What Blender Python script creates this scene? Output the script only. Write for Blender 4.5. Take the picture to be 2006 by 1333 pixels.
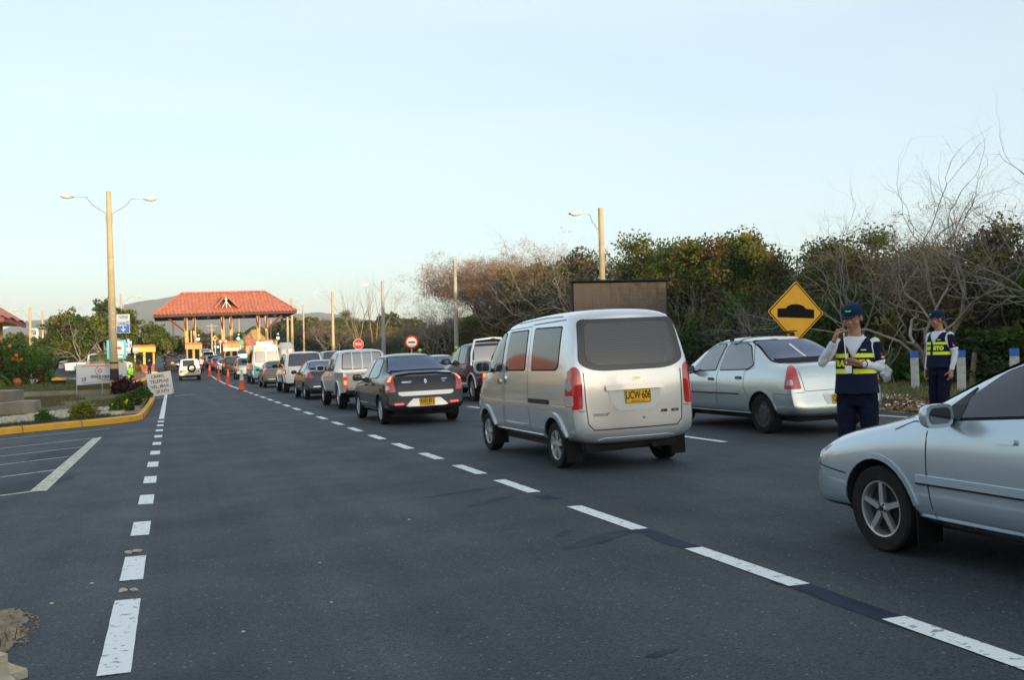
import bpy, bmesh, math, random
import numpy as np
from mathutils import Vector, Matrix, noise
from mathutils.bvhtree import BVHTree
R = math.radians
scene = bpy.context.scene
for _o in list(bpy.data.objects): bpy.data.objects.remove(_o)
# ------------------------------------------------------------ camera
EYE = 1.5; FPX = 1900.0
YAW, PITCH, ROLL = R(19.3667), R(1.02962), 0.023
_f = Vector((math.sin(YAW)*math.cos(PITCH), math.cos(YAW)*math.cos(PITCH), math.sin(PITCH)))
_r = Vector((math.cos(YAW), -math.sin(YAW), 0)); _u = _r.cross(_f)
_r2 = _r*math.cos(ROLL)-_u*math.sin(ROLL); _u2 = _u*math.cos(ROLL)+_r*math.sin(ROLL)
cd = bpy.data.cameras.new("camera"); cam = bpy.data.objects.new("camera", cd); scene.collection.objects.link(cam)
cam.matrix_world = Matrix(((_r2.x,_u2.x,-_f.x,0),(_r2.y,_u2.y,-_f.y,0),(_r2.z,_u2.z,-_f.z,EYE),(0,0,0,1)))
cd.sensor_width = 36; cd.lens = FPX/2006*36; cd.clip_end = 12000; cd.clip_start = .05
scene.camera = cam
# ------------------------------------------------------------ sky and sun
SUN_EL, SUN_AZ = R(5.5), R(168)          # azimuth clockwise from +Y: behind the camera, a little to its right
w = bpy.data.worlds.new("World"); scene.world = w; w.use_nodes = True
nt = w.node_tree; bg = nt.nodes["Background"]
sky = nt.nodes.new("ShaderNodeTexSky"); sky.sky_type = 'NISHITA'; sky.sun_disc = False
sky.sun_elevation = SUN_EL; sky.sun_rotation = SUN_AZ; sky.altitude = 0; sky.air_density = 1.0; sky.dust_density = 1.0; sky.ozone_density = 2.5
veil = nt.nodes.new("ShaderNodeMix"); veil.data_type = 'RGBA'; veil.inputs[0].default_value = .62   # thin high haze over the whole sky
veil.inputs[7].default_value = (2.52, 2.70, 2.66, 1)
# faint uneven veil of high cloud
tc0 = nt.nodes.new("ShaderNodeTexCoord"); mp0 = nt.nodes.new("ShaderNodeMapping"); mp0.inputs["Scale"].default_value = (1.2, 1.2, 7); ns0 = nt.nodes.new("ShaderNodeTexNoise"); ns0.inputs["Scale"].default_value = 1.6; ns0.inputs["Detail"].default_value = 7
rp0 = nt.nodes.new("ShaderNodeMapRange"); rp0.inputs[1].default_value = .3; rp0.inputs[2].default_value = .7; rp0.inputs[3].default_value = .44; rp0.inputs[4].default_value = .58
nt.links.new(tc0.outputs["Generated"], mp0.inputs[0]); nt.links.new(mp0.outputs[0], ns0.inputs["Vector"]); nt.links.new(ns0.outputs[0], rp0.inputs[0]); nt.links.new(rp0.outputs[0], veil.inputs[0])
# warm aureole of the hazy setting sun, behind the camera
tcw = nt.nodes.new("ShaderNodeTexCoord"); dt = nt.nodes.new("ShaderNodeVectorMath"); dt.operation = 'DOT_PRODUCT'
dt.inputs[1].default_value = (math.sin(SUN_AZ)*math.cos(SUN_EL), math.cos(SUN_AZ)*math.cos(SUN_EL), math.sin(SUN_EL))
pw = nt.nodes.new("ShaderNodeMath"); pw.operation = 'MAXIMUM'; pw.inputs[1].default_value = 0
p2 = nt.nodes.new("ShaderNodeMath"); p2.operation = 'POWER'; p2.inputs[1].default_value = 3
gl = nt.nodes.new("ShaderNodeMix"); gl.data_type = 'RGBA'; gl.blend_type = 'ADD'; gl.inputs[7].default_value = (7.0, 5.2, 3.3, 1)
nt.links.new(tcw.outputs["Generated"], dt.inputs[0]); nt.links.new(dt.outputs["Value"], pw.inputs[0]); nt.links.new(pw.outputs[0], p2.inputs[0]); 
sx = nt.nodes.new("ShaderNodeSeparateXYZ"); az_ = nt.nodes.new("ShaderNodeMath"); az_.operation = 'ABSOLUTE'; om = nt.nodes.new("ShaderNodeMath"); om.operation = 'SUBTRACT'; om.inputs[0].default_value = 1
op = nt.nodes.new("ShaderNodeMath"); op.operation = 'POWER'; op.inputs[1].default_value = 5; ml = nt.nodes.new("ShaderNodeMath"); ml.operation = 'MULTIPLY'
nt.links.new(tcw.outputs["Generated"], sx.inputs[0]); nt.links.new(sx.outputs[2], az_.inputs[0]); nt.links.new(az_.outputs[0], om.inputs[1]); nt.links.new(om.outputs[0], op.inputs[0])
nt.links.new(op.outputs[0], ml.inputs[0]); nt.links.new(p2.outputs[0], ml.inputs[1]); nt.links.new(ml.outputs[0], gl.inputs[0])
nt.links.new(sky.outputs[0], veil.inputs[6]); nt.links.new(veil.outputs[2], gl.inputs[6]); nt.links.new(gl.outputs[2], bg.inputs[0]); bg.inputs[1].default_value = 0.15
sd = bpy.data.lights.new("sun", 'SUN'); sd.energy = 3.0; sd.angle = R(.55); sd.color = (1, .77, .50)
so = bpy.data.objects.new("sun", sd); scene.collection.objects.link(so)
_sd = Vector((math.sin(SUN_AZ)*math.cos(SUN_EL), math.cos(SUN_AZ)*math.cos(SUN_EL), math.sin(SUN_EL)))
so.rotation_euler = _sd.to_track_quat('Z', 'Y').to_euler(); so.location = (0, 0, 60)
scene.view_settings.view_transform = 'Standard'; scene.view_settings.look = 'None'
scene.view_settings.exposure = 1.5; scene.view_settings.gamma = 1; scene.view_settings.use_curve_mapping = False
scene.cycles.max_bounces = 6; scene.cycles.diffuse_bounces = 3; scene.cycles.glossy_bounces = 3; scene.cycles.transparent_max_bounces = 8
scene.cycles.sample_clamp_indirect = 6
# ------------------------------------------------------------ helpers
C = scene.collection
def sm(t): t = max(0., min(1., t)); return t*t*(3-2*t)
def rise(y):
    if y < 62: return 0.
    if y < 117: return .85*((y-62)/55)**2
    if y < 260: return .85+.031*(y-117)
    return 5.28+ .6*sm((y-260)/400)
def G(x, y):
    z = .026*max(-30, min(30, x)) + rise(y)
    if x < -4: z += .85*sm((y-50)/24)*sm((-x-4)/3)
    return z
def tag(o, label=None, cat=None, group=None, kind=None):
    if label: o['label'] = label
    if cat: o['category'] = cat
    if group: o['group'] = group
    if kind: o['kind'] = kind
    return o
def empty(name, loc=(0,0,0), rz=0, label=None, cat=None, group=None, tilt=0):
    o = bpy.data.objects.new(name, None); C.objects.link(o); o.empty_display_size = .2
    o.rotation_mode = 'XYZ'
    o.location = loc; o.rotation_euler = (0, 0, rz)
    if tilt: o.rotation_euler = (Matrix.Rotation(-tilt, 4, 'Y') @ Matrix.Rotation(rz, 4, 'Z')).to_euler()
    return tag(o, label, cat, group)
def link(name, me, mats=None, parent=None, loc=None, smooth=None):
    o = bpy.data.objects.new(name, me); C.objects.link(o)
    if mats is not None:
        ix = np.zeros(len(me.polygons), np.int32); me.polygons.foreach_get('material_index', ix); me.materials.clear()
        for m in (mats if isinstance(mats, (list, tuple)) else [mats]): me.materials.append(m)
        if isinstance(mats, (list, tuple)): me.polygons.foreach_set('material_index', ix)
    if parent: o.parent = parent
    if loc: o.location = loc
    if smooth: shade(me, smooth)
    return o
def shade(me, ang=35):
    me.shade_smooth()
    try: me.set_sharp_from_angle(angle=R(ang))
    except Exception: pass
class MB:
    """collects primitives into one mesh"""
    def __init__(s): s.bm = bmesh.new(); s.mi = 0
    def _new(s, before):
        for f in list(s.bm.faces)[before:]: f.material_index = s.mi
    def box(s, x0, x1, y0, y1, z0, z1, bev=0):
        nb = len(s.bm.faces)
        vs = [s.bm.verts.new(p) for p in ((x0,y0,z0),(x1,y0,z0),(x1,y1,z0),(x0,y1,z0),(x0,y0,z1),(x1,y0,z1),(x1,y1,z1),(x0,y1,z1))]
        fs = [s.bm.faces.new([vs[i] for i in q]) for q in ((3,2,1,0),(4,5,6,7),(0,1,5,4),(1,2,6,5),(2,3,7,6),(3,0,4,7))]
        if bev:
            es = list({e for f in fs for e in f.edges}); bmesh.ops.bevel(s.bm, geom=es, offset=bev, segments=2, affect='EDGES')
        s._new(nb); return s
    def prism(s, pts, axis, a, b, bev=0):
        """2D outline extruded along axis from a to b.  axis 'x': pts=(y,z); 'y': (x,z); 'z': (x,y)"""
        nb = len(s.bm.faces)
        mk = {'x': lambda p, t: (t, p[0], p[1]), 'y': lambda p, t: (p[0], t, p[1]), 'z': lambda p, t: (p[0], p[1], t)}[axis]
        A = [s.bm.verts.new(mk(p, a)) for p in pts]; B = [s.bm.verts.new(mk(p, b)) for p in pts]; n = len(pts)
        fs = [s.bm.faces.new(A), s.bm.faces.new(B[::-1])]+[s.bm.faces.new((A[i], B[i], B[(i+1) % n], A[(i+1) % n])) for i in range(n)]
        bmesh.ops.recalc_face_normals(s.bm, faces=fs)
        if bev:
            es = list({e for f in fs for e in f.edges}); bmesh.ops.bevel(s.bm, geom=es, offset=bev, segments=2, affect='EDGES')
        s._new(nb); return s
    def tube(s, path, rad, n=8, cap=True):
        nb = len(s.bm.faces)
        path = [Vector(p) for p in path]
        if not isinstance(rad, (list, tuple)): rad = [rad]*len(path)
        rings = []; ref = None
        for i, p in enumerate(path):
            d = (path[min(i+1, len(path)-1)]-path[max(i-1, 0)]).normalized()
            if ref is None: ref = Vector((0, 0, 1)) if abs(d.z) < .9 else Vector((1, 0, 0))
            a = d.cross(ref).normalized(); b = d.cross(a).normalized(); ref = a.cross(d)*-1 if False else ref
            rings.append([s.bm.verts.new(p+(a*math.cos(t)+b*math.sin(t))*rad[i]) for t in [2*math.pi*k/n for k in range(n)]])
        for r0, r1 in zip(rings, rings[1:]):
            for k in range(n): s.bm.faces.new((r0[k], r0[(k+1) % n], r1[(k+1) % n], r1[k]))
        if cap: s.bm.faces.new(rings[0][::-1]); s.bm.faces.new(rings[-1])
        s._new(nb); return s
    def lathe(s, prof, n=24, c=(0,0,0), axis='z', cap=True):
        nb = len(s.bm.faces); c = Vector(c); rings = []
        for r, h in prof:
            ring = []
            for k in range(n):
                t = 2*math.pi*k/n
                p = (r*math.cos(t), r*math.sin(t), h) if axis == 'z' else ((h, r*math.cos(t), r*math.sin(t)) if axis == 'x' else (r*math.cos(t), h, r*math.sin(t)))
                ring.append(s.bm.verts.new(c+Vector(p)))
            rings.append(ring)
        for r0, r1 in zip(rings, rings[1:]):
            for k in range(n):
                try: s.bm.faces.new((r0[k], r0[(k+1) % n], r1[(k+1) % n], r1[k]))
                except ValueError: pass
        if cap and prof[0][0] > 1e-4: s.bm.faces.new(rings[0][::-1])
        if cap and prof[-1][0] > 1e-4: s.bm.faces.new(rings[-1])
        s._new(nb); return s
    def ball(s, c, r, sub=2, sc=(1,1,1), rot=None):
        nb = len(s.bm.faces)
        M = Matrix.Translation(c) @ (rot or Matrix()) @ Matrix.Diagonal((*[r*k for k in sc], 1))
        bmesh.ops.create_icosphere(s.bm, subdivisions=sub, radius=1, matrix=M); s._new(nb); return s
    def build(s, name, mats, parent=None, loc=None, smooth=30, weld=True):
        if weld: bmesh.ops.remove_doubles(s.bm, verts=s.bm.verts, dist=1e-5)
        bmesh.ops.recalc_face_normals(s.bm, faces=s.bm.faces)
        me = bpy.data.meshes.new(name); s.bm.to_mesh(me); s.bm.free()
        if smooth: shade(me, smooth)
        return link(name, me, mats, parent, loc)
def dg(o):
    """evaluated mesh of o as new mesh data"""
    d = bpy.context.evaluated_depsgraph_get(); d.update()
    return bpy.data.meshes.new_from_object(o.evaluated_get(d))
def copy_tree(o, parent=None):
    c = o.copy(); C.objects.link(c); c.parent = parent
    for ch in o.children: copy_tree(ch, c)
    return c
def mat(name, col, rough=.6, metal=0, var=0, vscale=4., col2=None, bump=0, bscale=40., coat=0, emit=None, estr=0, spec=.5, coord='Object', detail=6, lo=.35, hi=.65):
    m = bpy.data.materials.new(name); m.use_nodes = True; n = m.node_tree; b = n.nodes["Principled BSDF"]
    b.inputs["Base Color"].default_value = (*col, 1); b.inputs["Roughness"].default_value = rough; b.inputs["Metallic"].default_value = metal
    b.inputs["Coat Weight"].default_value = coat; b.inputs["Coat Roughness"].default_value = .06; b.inputs["Specular IOR Level"].default_value = spec
    if emit: b.inputs["Emission Color"].default_value = (*emit, 1); b.inputs["Emission Strength"].default_value = estr
    tc = n.nodes.new("ShaderNodeTexCoord")
    if var or col2:
        t = n.nodes.new("ShaderNodeTexNoise"); t.inputs["Scale"].default_value = vscale; t.inputs["Detail"].default_value = detail
        n.links.new(tc.outputs[coord], t.inputs["Vector"])
        r = n.nodes.new("ShaderNodeValToRGB"); r.color_ramp.elements[0].position = lo; r.color_ramp.elements[1].position = hi
        c2 = col2 or tuple(min(1, c*(1+var)) for c in col); c1 = col if col2 else tuple(c*(1-var) for c in col)
        r.color_ramp.elements[0].color = (*c1, 1); r.color_ramp.elements[1].color = (*c2, 1)
        n.links.new(t.outputs["Fac"], r.inputs[0]); n.links.new(r.outputs[0], b.inputs["Base Color"])
    if bump:
        t = n.nodes.new("ShaderNodeTexNoise"); t.inputs["Scale"].default_value = bscale; t.inputs["Detail"].default_value = 4
        n.links.new(tc.outputs[coord], t.inputs["Vector"])
        bp = n.nodes.new("ShaderNodeBump"); bp.inputs["Strength"].default_value = bump; bp.inputs["Distance"].default_value = .02
        n.links.new(t.outputs["Fac"], bp.inputs["Height"]); n.links.new(bp.outputs[0], b.inputs["Normal"])
    return m
def text_mesh(s, size=1., align='CENTER', bold=0., spacing=1., shear=0.):
    c = bpy.data.curves.new("t", 'FONT'); c.body = s; c.size = size; c.align_x = align; c.align_y = 'CENTER'; c.offset = bold; c.space_character = spacing; c.shear = shear
    c.resolution_u = 3
    o = bpy.data.objects.new("t", c); C.objects.link(o); me = dg(o)
    bpy.data.objects.remove(o); bpy.data.curves.remove(c); return me
def text_on(s, size, M, name, m, parent=None, bold=0., spacing=1., thick=.002, shear=0., xs=1.):
    """lettering as a thin solid mesh; M maps text plane (x right, y up, z out)"""
    me = text_mesh(s, size, bold=bold, spacing=spacing, shear=shear)
    bm = bmesh.new(); bm.from_mesh(me)
    r = bmesh.ops.extrude_face_region(bm, geom=bm.faces[:]); bmesh.ops.translate(bm, verts=[v for v in r['geom'] if isinstance(v, bmesh.types.BMVert)], vec=(0, 0, thick))
    bmesh.ops.transform(bm, matrix=M @ Matrix.Diagonal((xs,1,1,1)), verts=bm.verts); bm.to_mesh(me); bm.free(); me.name = name
    return link(name, me, m, parent)
def face_y(x, y, z, tilt=0):   # plane facing -Y, x right, z up
    return Matrix.Translation((x, y, z)) @ Matrix.Rotation(tilt, 4, 'Y') @ Matrix(((1,0,0,0),(0,0,-1,0),(0,1,0,0),(0,0,0,1)))
# ------------------------------------------------------------ shared materials
M_ = {}
M_['rubber'] = mat('tyre rubber', (.012,.012,.013), .85, spec=.25, bump=.3, bscale=60, var=.25, vscale=12)
M_['black'] = mat('black plastic', (.008,.008,.010), .5, spec=.3)
M_['seal'] = mat('rubber seal', (.006,.006,.007), .7, spec=.2)
M_['gap'] = mat('panel gap', (.006,.006,.007), .8)
M_['under'] = mat('dark underside', (.012,.012,.013), .9)
def glassmat(name, col, rough=.03, spec=1.0, ior=1.9):
    m = mat(name, col, rough, spec=spec); m.node_tree.nodes["Principled BSDF"].inputs["IOR"].default_value = ior; return m
M_['glass'] = glassmat('tinted window glass', (.006,.009,.012), ior=1.6)
M_['glass_blue'] = glassmat('blue tinted rear glass', (.015,.045,.13), .10, ior=1.5)
M_['glass_grey'] = glassmat('smoke film glass', (.045,.046,.046), .07, ior=1.5)
M_['glass_clear'] = glassmat('pale reflective glass', (.12,.16,.18), .04)
M_['mirrorglass'] = glassmat('dark mirror glass', (.02,.03,.04), .05, ior=1.8)
M_['chrome'] = mat('chrome', (.75,.75,.76), .12, 1)
M_['alloy'] = mat('alloy wheel', (.62,.63,.65), .3, .85)
M_['steel'] = mat('steel wheel', (.05,.052,.06), .5, .4)
M_['lampred'] = mat('red lamp lens', (.5,.012,.015), .1, coat=1)
M_['lampredlit'] = mat('lit red lamp lens', (.6,.02,.01), .15, coat=1, emit=(1,.03,.01), estr=.22)
M_['lamphot'] = mat('lit lamp bulb lens', (.8,.12,.03), .15, emit=(1,.22,.04), estr=.9)
M_['lampwhite'] = mat('clear lamp lens', (.55,.5,.48), .08, .3, coat=1)
M_['lamporange'] = mat('amber lens', (.8,.25,.03), .15, coat=1)
M_['headlight'] = mat('headlight glass', (.55,.6,.62), .05, .5, coat=1)
M_['plate'] = mat('yellow number plate', (.85,.46,.015), .4)
M_['ink'] = mat('black ink', (.006,.006,.006), .7, spec=.15)
M_['white'] = mat('white paint', (.75,.75,.73), .5)
M_['silverp'] = mat('car silver paint', (.50,.535,.55), .27, .75, coat=1)
def paint(name, col, metal=.35, rough=.25):
    dark = max(col) < .2; return mat(name, col, rough, 0 if dark else metal, coat=.55 if dark else 1, spec=.2 if dark else .5)
M_['p_van'] = paint('pale silver paint', (.62,.64,.655), .7, .27)
M_['p_logan'] = paint('silver blue paint', (.50,.56,.57), .7, .26)
M_['p_accent'] = paint('light blue silver paint', (.44,.525,.59), .6, .26)
M_['p_dark'] = paint('dark graphite paint', (.018,.019,.023), .4, .22)
M_['p_pick'] = paint('silver pickup paint', (.60,.60,.59), .5, .3)
M_['p_grey'] = paint('mid grey paint', (.055,.058,.062), .5, .25)
M_['p_white'] = paint('white car paint', (.72,.72,.70), .0, .3)
M_['p_brown'] = paint('bronze paint', (.16,.13,.10), .5, .28)
M_['p_maroon'] = paint('maroon paint', (.055,.010,.014), .3, .25)
M_['p_black'] = paint('black car paint', (.01,.011,.015), .2, .2)
M_['p_cream'] = paint('cream paint', (.66,.60,.42), .0, .35)
M_['p_teal'] = paint('teal grey paint', (.12,.19,.20), .4, .3)
M_['p_green'] = paint('dark green paint', (.03,.06,.055), .4, .3)
M_['p_red'] = paint('dark red paint', (.22,.02,.02), .3, .3)
M_['p_blue'] = paint('pale blue paint', (.25,.36,.46), .5, .3)
M_['tealp'] = mat('turquoise paint', (.0,.36,.36), .35, coat=.6)
# ------------------------------------------------------------ vehicles
class Proj:
    """projects flat outlines onto a body surface"""
    def __init__(s, me):
        bm = bmesh.new(); bm.from_mesh(me); s.t = BVHTree.FromBMesh(bm); bm.free()
    def frame(s, kind, sgn=1, diag=0):
        # returns u, v, d  (d = ray direction towards the body) and start point shift
        if kind == 'side': return Vector((0,1,0)), Vector((0,0,1)), Vector((-sgn,0,0))
        if kind == 'rear': return Vector((1,0,0)), Vector((0,0,1)), Vector((0,1,0))
        if kind == 'front': return Vector((1,0,0)), Vector((0,0,1)), Vector((0,-1,0))
        if kind == 'top': return Vector((1,0,0)), Vector((0,1,0)), Vector((0,0,-1))
    zmap = None
    def hit(s, fr, a, b, off, far=8):
        if s.zmap and abs(fr[1].z) > .5: b = s.zmap(b)
        u, v, d = fr; p = u*a+v*b-d*far
        loc, n, i, ds = s.t.ray_cast(p, d)
        if loc is None:
            loc, n, i, ds = s.t.find_nearest(u*a+v*b+(-d)*.9)
            if loc is None: return u*a+v*b
        if n.dot(d) > 0: n = -n
        n = (n*.6-d*.4).normalized()
        return loc+n*off
def decal(P, name, m, parent, outline, kind='side', sgn=1, off=.004, thick=0, grid=.08, mirror=False, smooth=50, base=-.002):
    fr = P.frame(kind, sgn); bm = bmesh.new()
    outs = [outline] if not isinstance(outline[0][0], (list, tuple)) else outline
    for ol in outs:
        vs = [bm.verts.new((a, b, 0)) for a, b in ol]; bm.faces.new(vs)
    xs = [p[0] for ol in outs for p in ol]; ys = [p[1] for ol in outs for p in ol]
    for lo, hi, ax in ((min(xs), max(xs), 0), (min(ys), max(ys), 1)):
        k = max(1, int((hi-lo)/grid))
        for i in range(1, k):
            c = [0,0,0]; c[ax] = lo+(hi-lo)*i/k; nn = [0,0,0]; nn[ax] = 1
            bmesh.ops.bisect_plane(bm, geom=bm.verts[:]+bm.edges[:]+bm.faces[:], plane_co=c, plane_no=nn)
    if thick:
        r = bmesh.ops.extrude_face_region(bm, geom=bm.faces[:])
        top = {v for v in r['geom'] if isinstance(v, bmesh.types.BMVert)}
    for vv in bm.verts:
        o_ = off if not thick else (thick if vv in top else base)
        vv.co = P.hit(fr, vv.co.x, vv.co.y, o_)
    big = [f for f in bm.faces if len(f.verts) > 4]
    if big: bmesh.ops.triangulate(bm, faces=big)
    bmesh.ops.recalc_face_normals(bm, faces=bm.faces)
    d = fr[2]
    if not thick and sum(f.normal.dot(d)*f.calc_area() for f in bm.faces) > 0: bmesh.ops.reverse_faces(bm, faces=bm.faces)
    me = bpy.data.meshes.new(name); bm.to_mesh(me); bm.free(); shade(me, smooth)
    return link(name, me, m, parent)
def strips(P, name, m, parent, lines, kind='side', sgn=1, w=.008, off=.003, thick=0, step=.06):
    """polylines drawn on the body as thin ribbons"""
    if len(lines) > 1 and parent is not None:
        return [strips(P, name, m, parent, [l_], kind, sgn, w, off, thick, step) for l_ in lines][0]
    fr = P.frame(kind, sgn); bm = bmesh.new()
    for ln in lines:
        pts = []
        for (a, b), (c, d_) in zip(ln, ln[1:]):
            n = max(1, int(math.hypot(c-a, d_-b)/step))
            pts += [(a+(c-a)*i/n, b+(d_-b)*i/n) for i in range(n)]
        pts.append(ln[-1]); L = []; Rr = []
        for i, p in enumerate(pts):
            q0 = pts[max(0, i-1)]; q1 = pts[min(len(pts)-1, i+1)]; dx, dy = q1[0]-q0[0], q1[1]-q0[1]; l = math.hypot(dx, dy) or 1
            nx, ny = -dy/l*w/2, dx/l*w/2
            L.append((p[0]+nx, p[1]+ny)); Rr.append((p[0]-nx, p[1]-ny))
        VL = [bm.verts.new(P.hit(fr, a, b, thick or off)) for a, b in L]; VR = [bm.verts.new(P.hit(fr, a, b, thick or off)) for a, b in Rr]
        for i in range(len(VL)-1): bm.faces.new((VL[i], VR[i], VR[i+1], VL[i+1]))
        if thick:
            BL = [bm.verts.new(P.hit(fr, a, b, -.002)) for a, b in L]; BR = [bm.verts.new(P.hit(fr, a, b, -.002)) for a, b in Rr]
            for i in range(len(VL)-1):
                bm.faces.new((BL[i], VL[i], VL[i+1], BL[i+1])); bm.faces.new((VR[i], BR[i], BR[i+1], VR[i+1]))
            bm.faces.new((VL[0], BL[0], BR[0], VR[0])); bm.faces.new((VL[-1], VR[-1], BR[-1], BL[-1]))
    bmesh.ops.recalc_face_normals(bm, faces=bm.faces)
    if not thick and sum(f.normal.dot(fr[2])*f.calc_area() for f in bm.faces) > 0: bmesh.ops.reverse_faces(bm, faces=bm.faces)
    me = bpy.data.meshes.new(name); bm.to_mesh(me); bm.free(); shade(me, 50)
    return link(name, me, m, parent)
def text_decal(P, s, size, a0, b0, name, m, parent, kind='rear', sgn=1, off=.004, bold=.0, spacing=1., xs=1.):
    me = text_mesh(s, size, bold=bold, spacing=spacing); fr = P.frame(kind, sgn); flip = -1 if (kind == 'side' and sgn < 0) or kind == 'front' else 1
    for v in me.vertices: v.co = P.hit(fr, a0+v.co.x*flip*xs, b0+v.co.y, off)
    return link(name, me, m, parent)
def rrect(x0, x1, y0, y1, r=.03, n=3):
    o = []
    for cx, cy, a0 in ((x1-r, y1-r, 0), (x0+r, y1-r, 90), (x0+r, y0+r, 180), (x1-r, y0+r, 270)):
        for k in range(n+1):
            t = R(a0+90*k/n); o.append((cx+r*math.cos(t), cy+r*math.sin(t)))
    return o
def roundpoly(pts, r=.04, n=4):
    out = []; N = len(pts)
    for i in range(N):
        p = Vector((*pts[i],)); a = Vector((*pts[i-1],)); b = Vector((*pts[(i+1) % N],))
        ra = min(r, (a-p).length*.45, (b-p).length*.45)
        s_ = p+(a-p).normalized()*ra; e = p+(b-p).normalized()*ra
        for k in range(n+1):
            t = k/n; q = s_*(1-t)**2+p*2*t*(1-t)+e*t*t; out.append((q.x, q.y))
    return out
def grow(pts, d):
    c = Vector((sum(p[0] for p in pts)/len(pts), sum(p[1] for p in pts)/len(pts))); o = []
    for p in pts:
        v = Vector(p)-c; sx = 1 if v.x > 0 else -1; sy = 1 if v.y > 0 else -1
        o.append((p[0]+v.x/(abs(v.x)+.25)*d*1.3, p[1]+v.y/(abs(v.y)+.12)*d*1.3))
    return o
def body_mesh(st, arches, belly=.22, crease_rows=(), lev=2, cutw=.26, rows_extra=None):
    """st: stations rear->front: (y, zb, zmid, zbelt, ztop, w, wr, dyb, dyt)
       rows 0 sill, 1 lower, 2 mid, 3 belt, 4 roof side, 5 roof mid, centre"""
    bm = bmesh.new(); cr = bm.edges.layers.float.new('crease_edge'); N = len(st); V = []
    for (y, zb, zm, ze, zt, w_, wr, dyb, dyt) in st:
        side = [(w_*.93, y+dyb*.0, zb), (w_*.985, y, zb+(zm-zb)*.45), (w_, y+dyb*.5, zm), (w_*.975, y+dyb, ze), (wr, y+dyt, ze+(zt-ze)*.90 if zt-ze > .15 else zt-.012), (wr*.62, y+dyt*1.05, zt-.006)]
        left = [bm.verts.new((-a, b, c)) for a, b, c in side]; right = [bm.verts.new((a, b, c)) for a, b, c in side]
        top = bm.verts.new((0, y+dyt*1.08, zt)); bot = bm.verts.new((0, y, zb))
        V.append((left, right, top, bot))
    for i in range(N-1):
        (l0, r0, t0, b0), (l1, r1, t1, b1) = V[i], V[i+1]
        for k in range(5):
            bm.faces.new((l0[k], l0[k+1], l1[k+1], l1[k])); bm.faces.new((r0[k+1], r0[k], r1[k], r1[k+1]))
        bm.faces.new((l0[5], t0, t1, l1[5])); bm.faces.new((t0, r0[5], r1[5], t1))
        bm.faces.new((b0, l0[0], l1[0], b1)); bm.faces.new((r0[0], b0, b1, r1[0]))
    for e, sg in ((0, 1), (N-1, -1)):
        l, r, t, b = V[e]; push = -.05*sg
        mids = [b]+[bm.verts.new((0, l[k].co.y+push*(1 if k < 4 else .5), l[k].co.z)) for k in range(1, 6)]
        b.co.y += push
        for k in range(5):
            f1 = (l[k], l[k+1], mids[k+1], mids[k]); f2 = (mids[k], mids[k+1], r[k+1], r[k])
            bm.faces.new(f1 if sg < 0 else f1[::-1]); bm.faces.new(f2 if sg < 0 else f2[::-1])
        bm.faces.new((l[5], t, mids[5])); bm.faces.new((mids[5], t, r[5]))
        if e == 0: REAR = (l, r, mids)
    for k, c in crease_rows:           # creases along rows
        for i in range(N-1):
            for s_ in (0, 1):
                e = bm.edges.get((V[i][s_][k], V[i+1][s_][k]))
                if e: e[cr] = c
    for e, c in ((0, .45), (N-1, .3)):
        for s_ in (0, 1):
            for k in range(5):
                ed = bm.edges.get((V[e][s_][k], V[e][s_][k+1]))
                if ed: ed[cr] = c
    bmesh.ops.recalc_face_normals(bm, faces=bm.faces)
    me = bpy.data.meshes.new('body'); bm.to_mesh(me); bm.free()
    o = link('body', me); sub = o.modifiers.new('s', 'SUBSURF'); sub.levels = lev; sub.render_levels = lev
    me2 = dg(o); full = me2
    W = max(s[5] for s in st)
    if arches:
        o.modifiers.clear(); o.data = me2.copy()
        cb = MB()
        for (ya, za, ra) in arches:
            for sg in (-1, 1):
                pr = [(ra, 0)]
                cb.lathe([(ra, (W-cutw)*sg), (ra, (W+.3)*sg)], n=36, c=(0, ya, za), axis='x')
        cut = cb.build('cut', M_['under'], smooth=0, weld=False)
        bo = o.modifiers.new('b', 'BOOLEAN'); bo.operation = 'DIFFERENCE'; bo.object = cut; bo.solver = 'EXACT'
        me3 = dg(o)
        bpy.data.objects.remove(cut)
        if len(me3.polygons) > 200: me2 = me3
    bpy.data.objects.remove(o)
    for p in me2.polygons:
        c = p.center; p.material_index = 0
        if c.z < belly-.0: p.material_index = 1 if p.normal.z < -.5 else 0
        for (ya, za, ra) in arches:
            if math.hypot(c.y-ya, c.z-za) < ra+.002 and abs(c.x) < W+.2:
                if abs(p.normal.x) < .3 or abs(abs(c.x)-(W-cutw)) < .01: p.material_index = 1
    shade(me2, 38)
    return me2, Proj(full)
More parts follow.
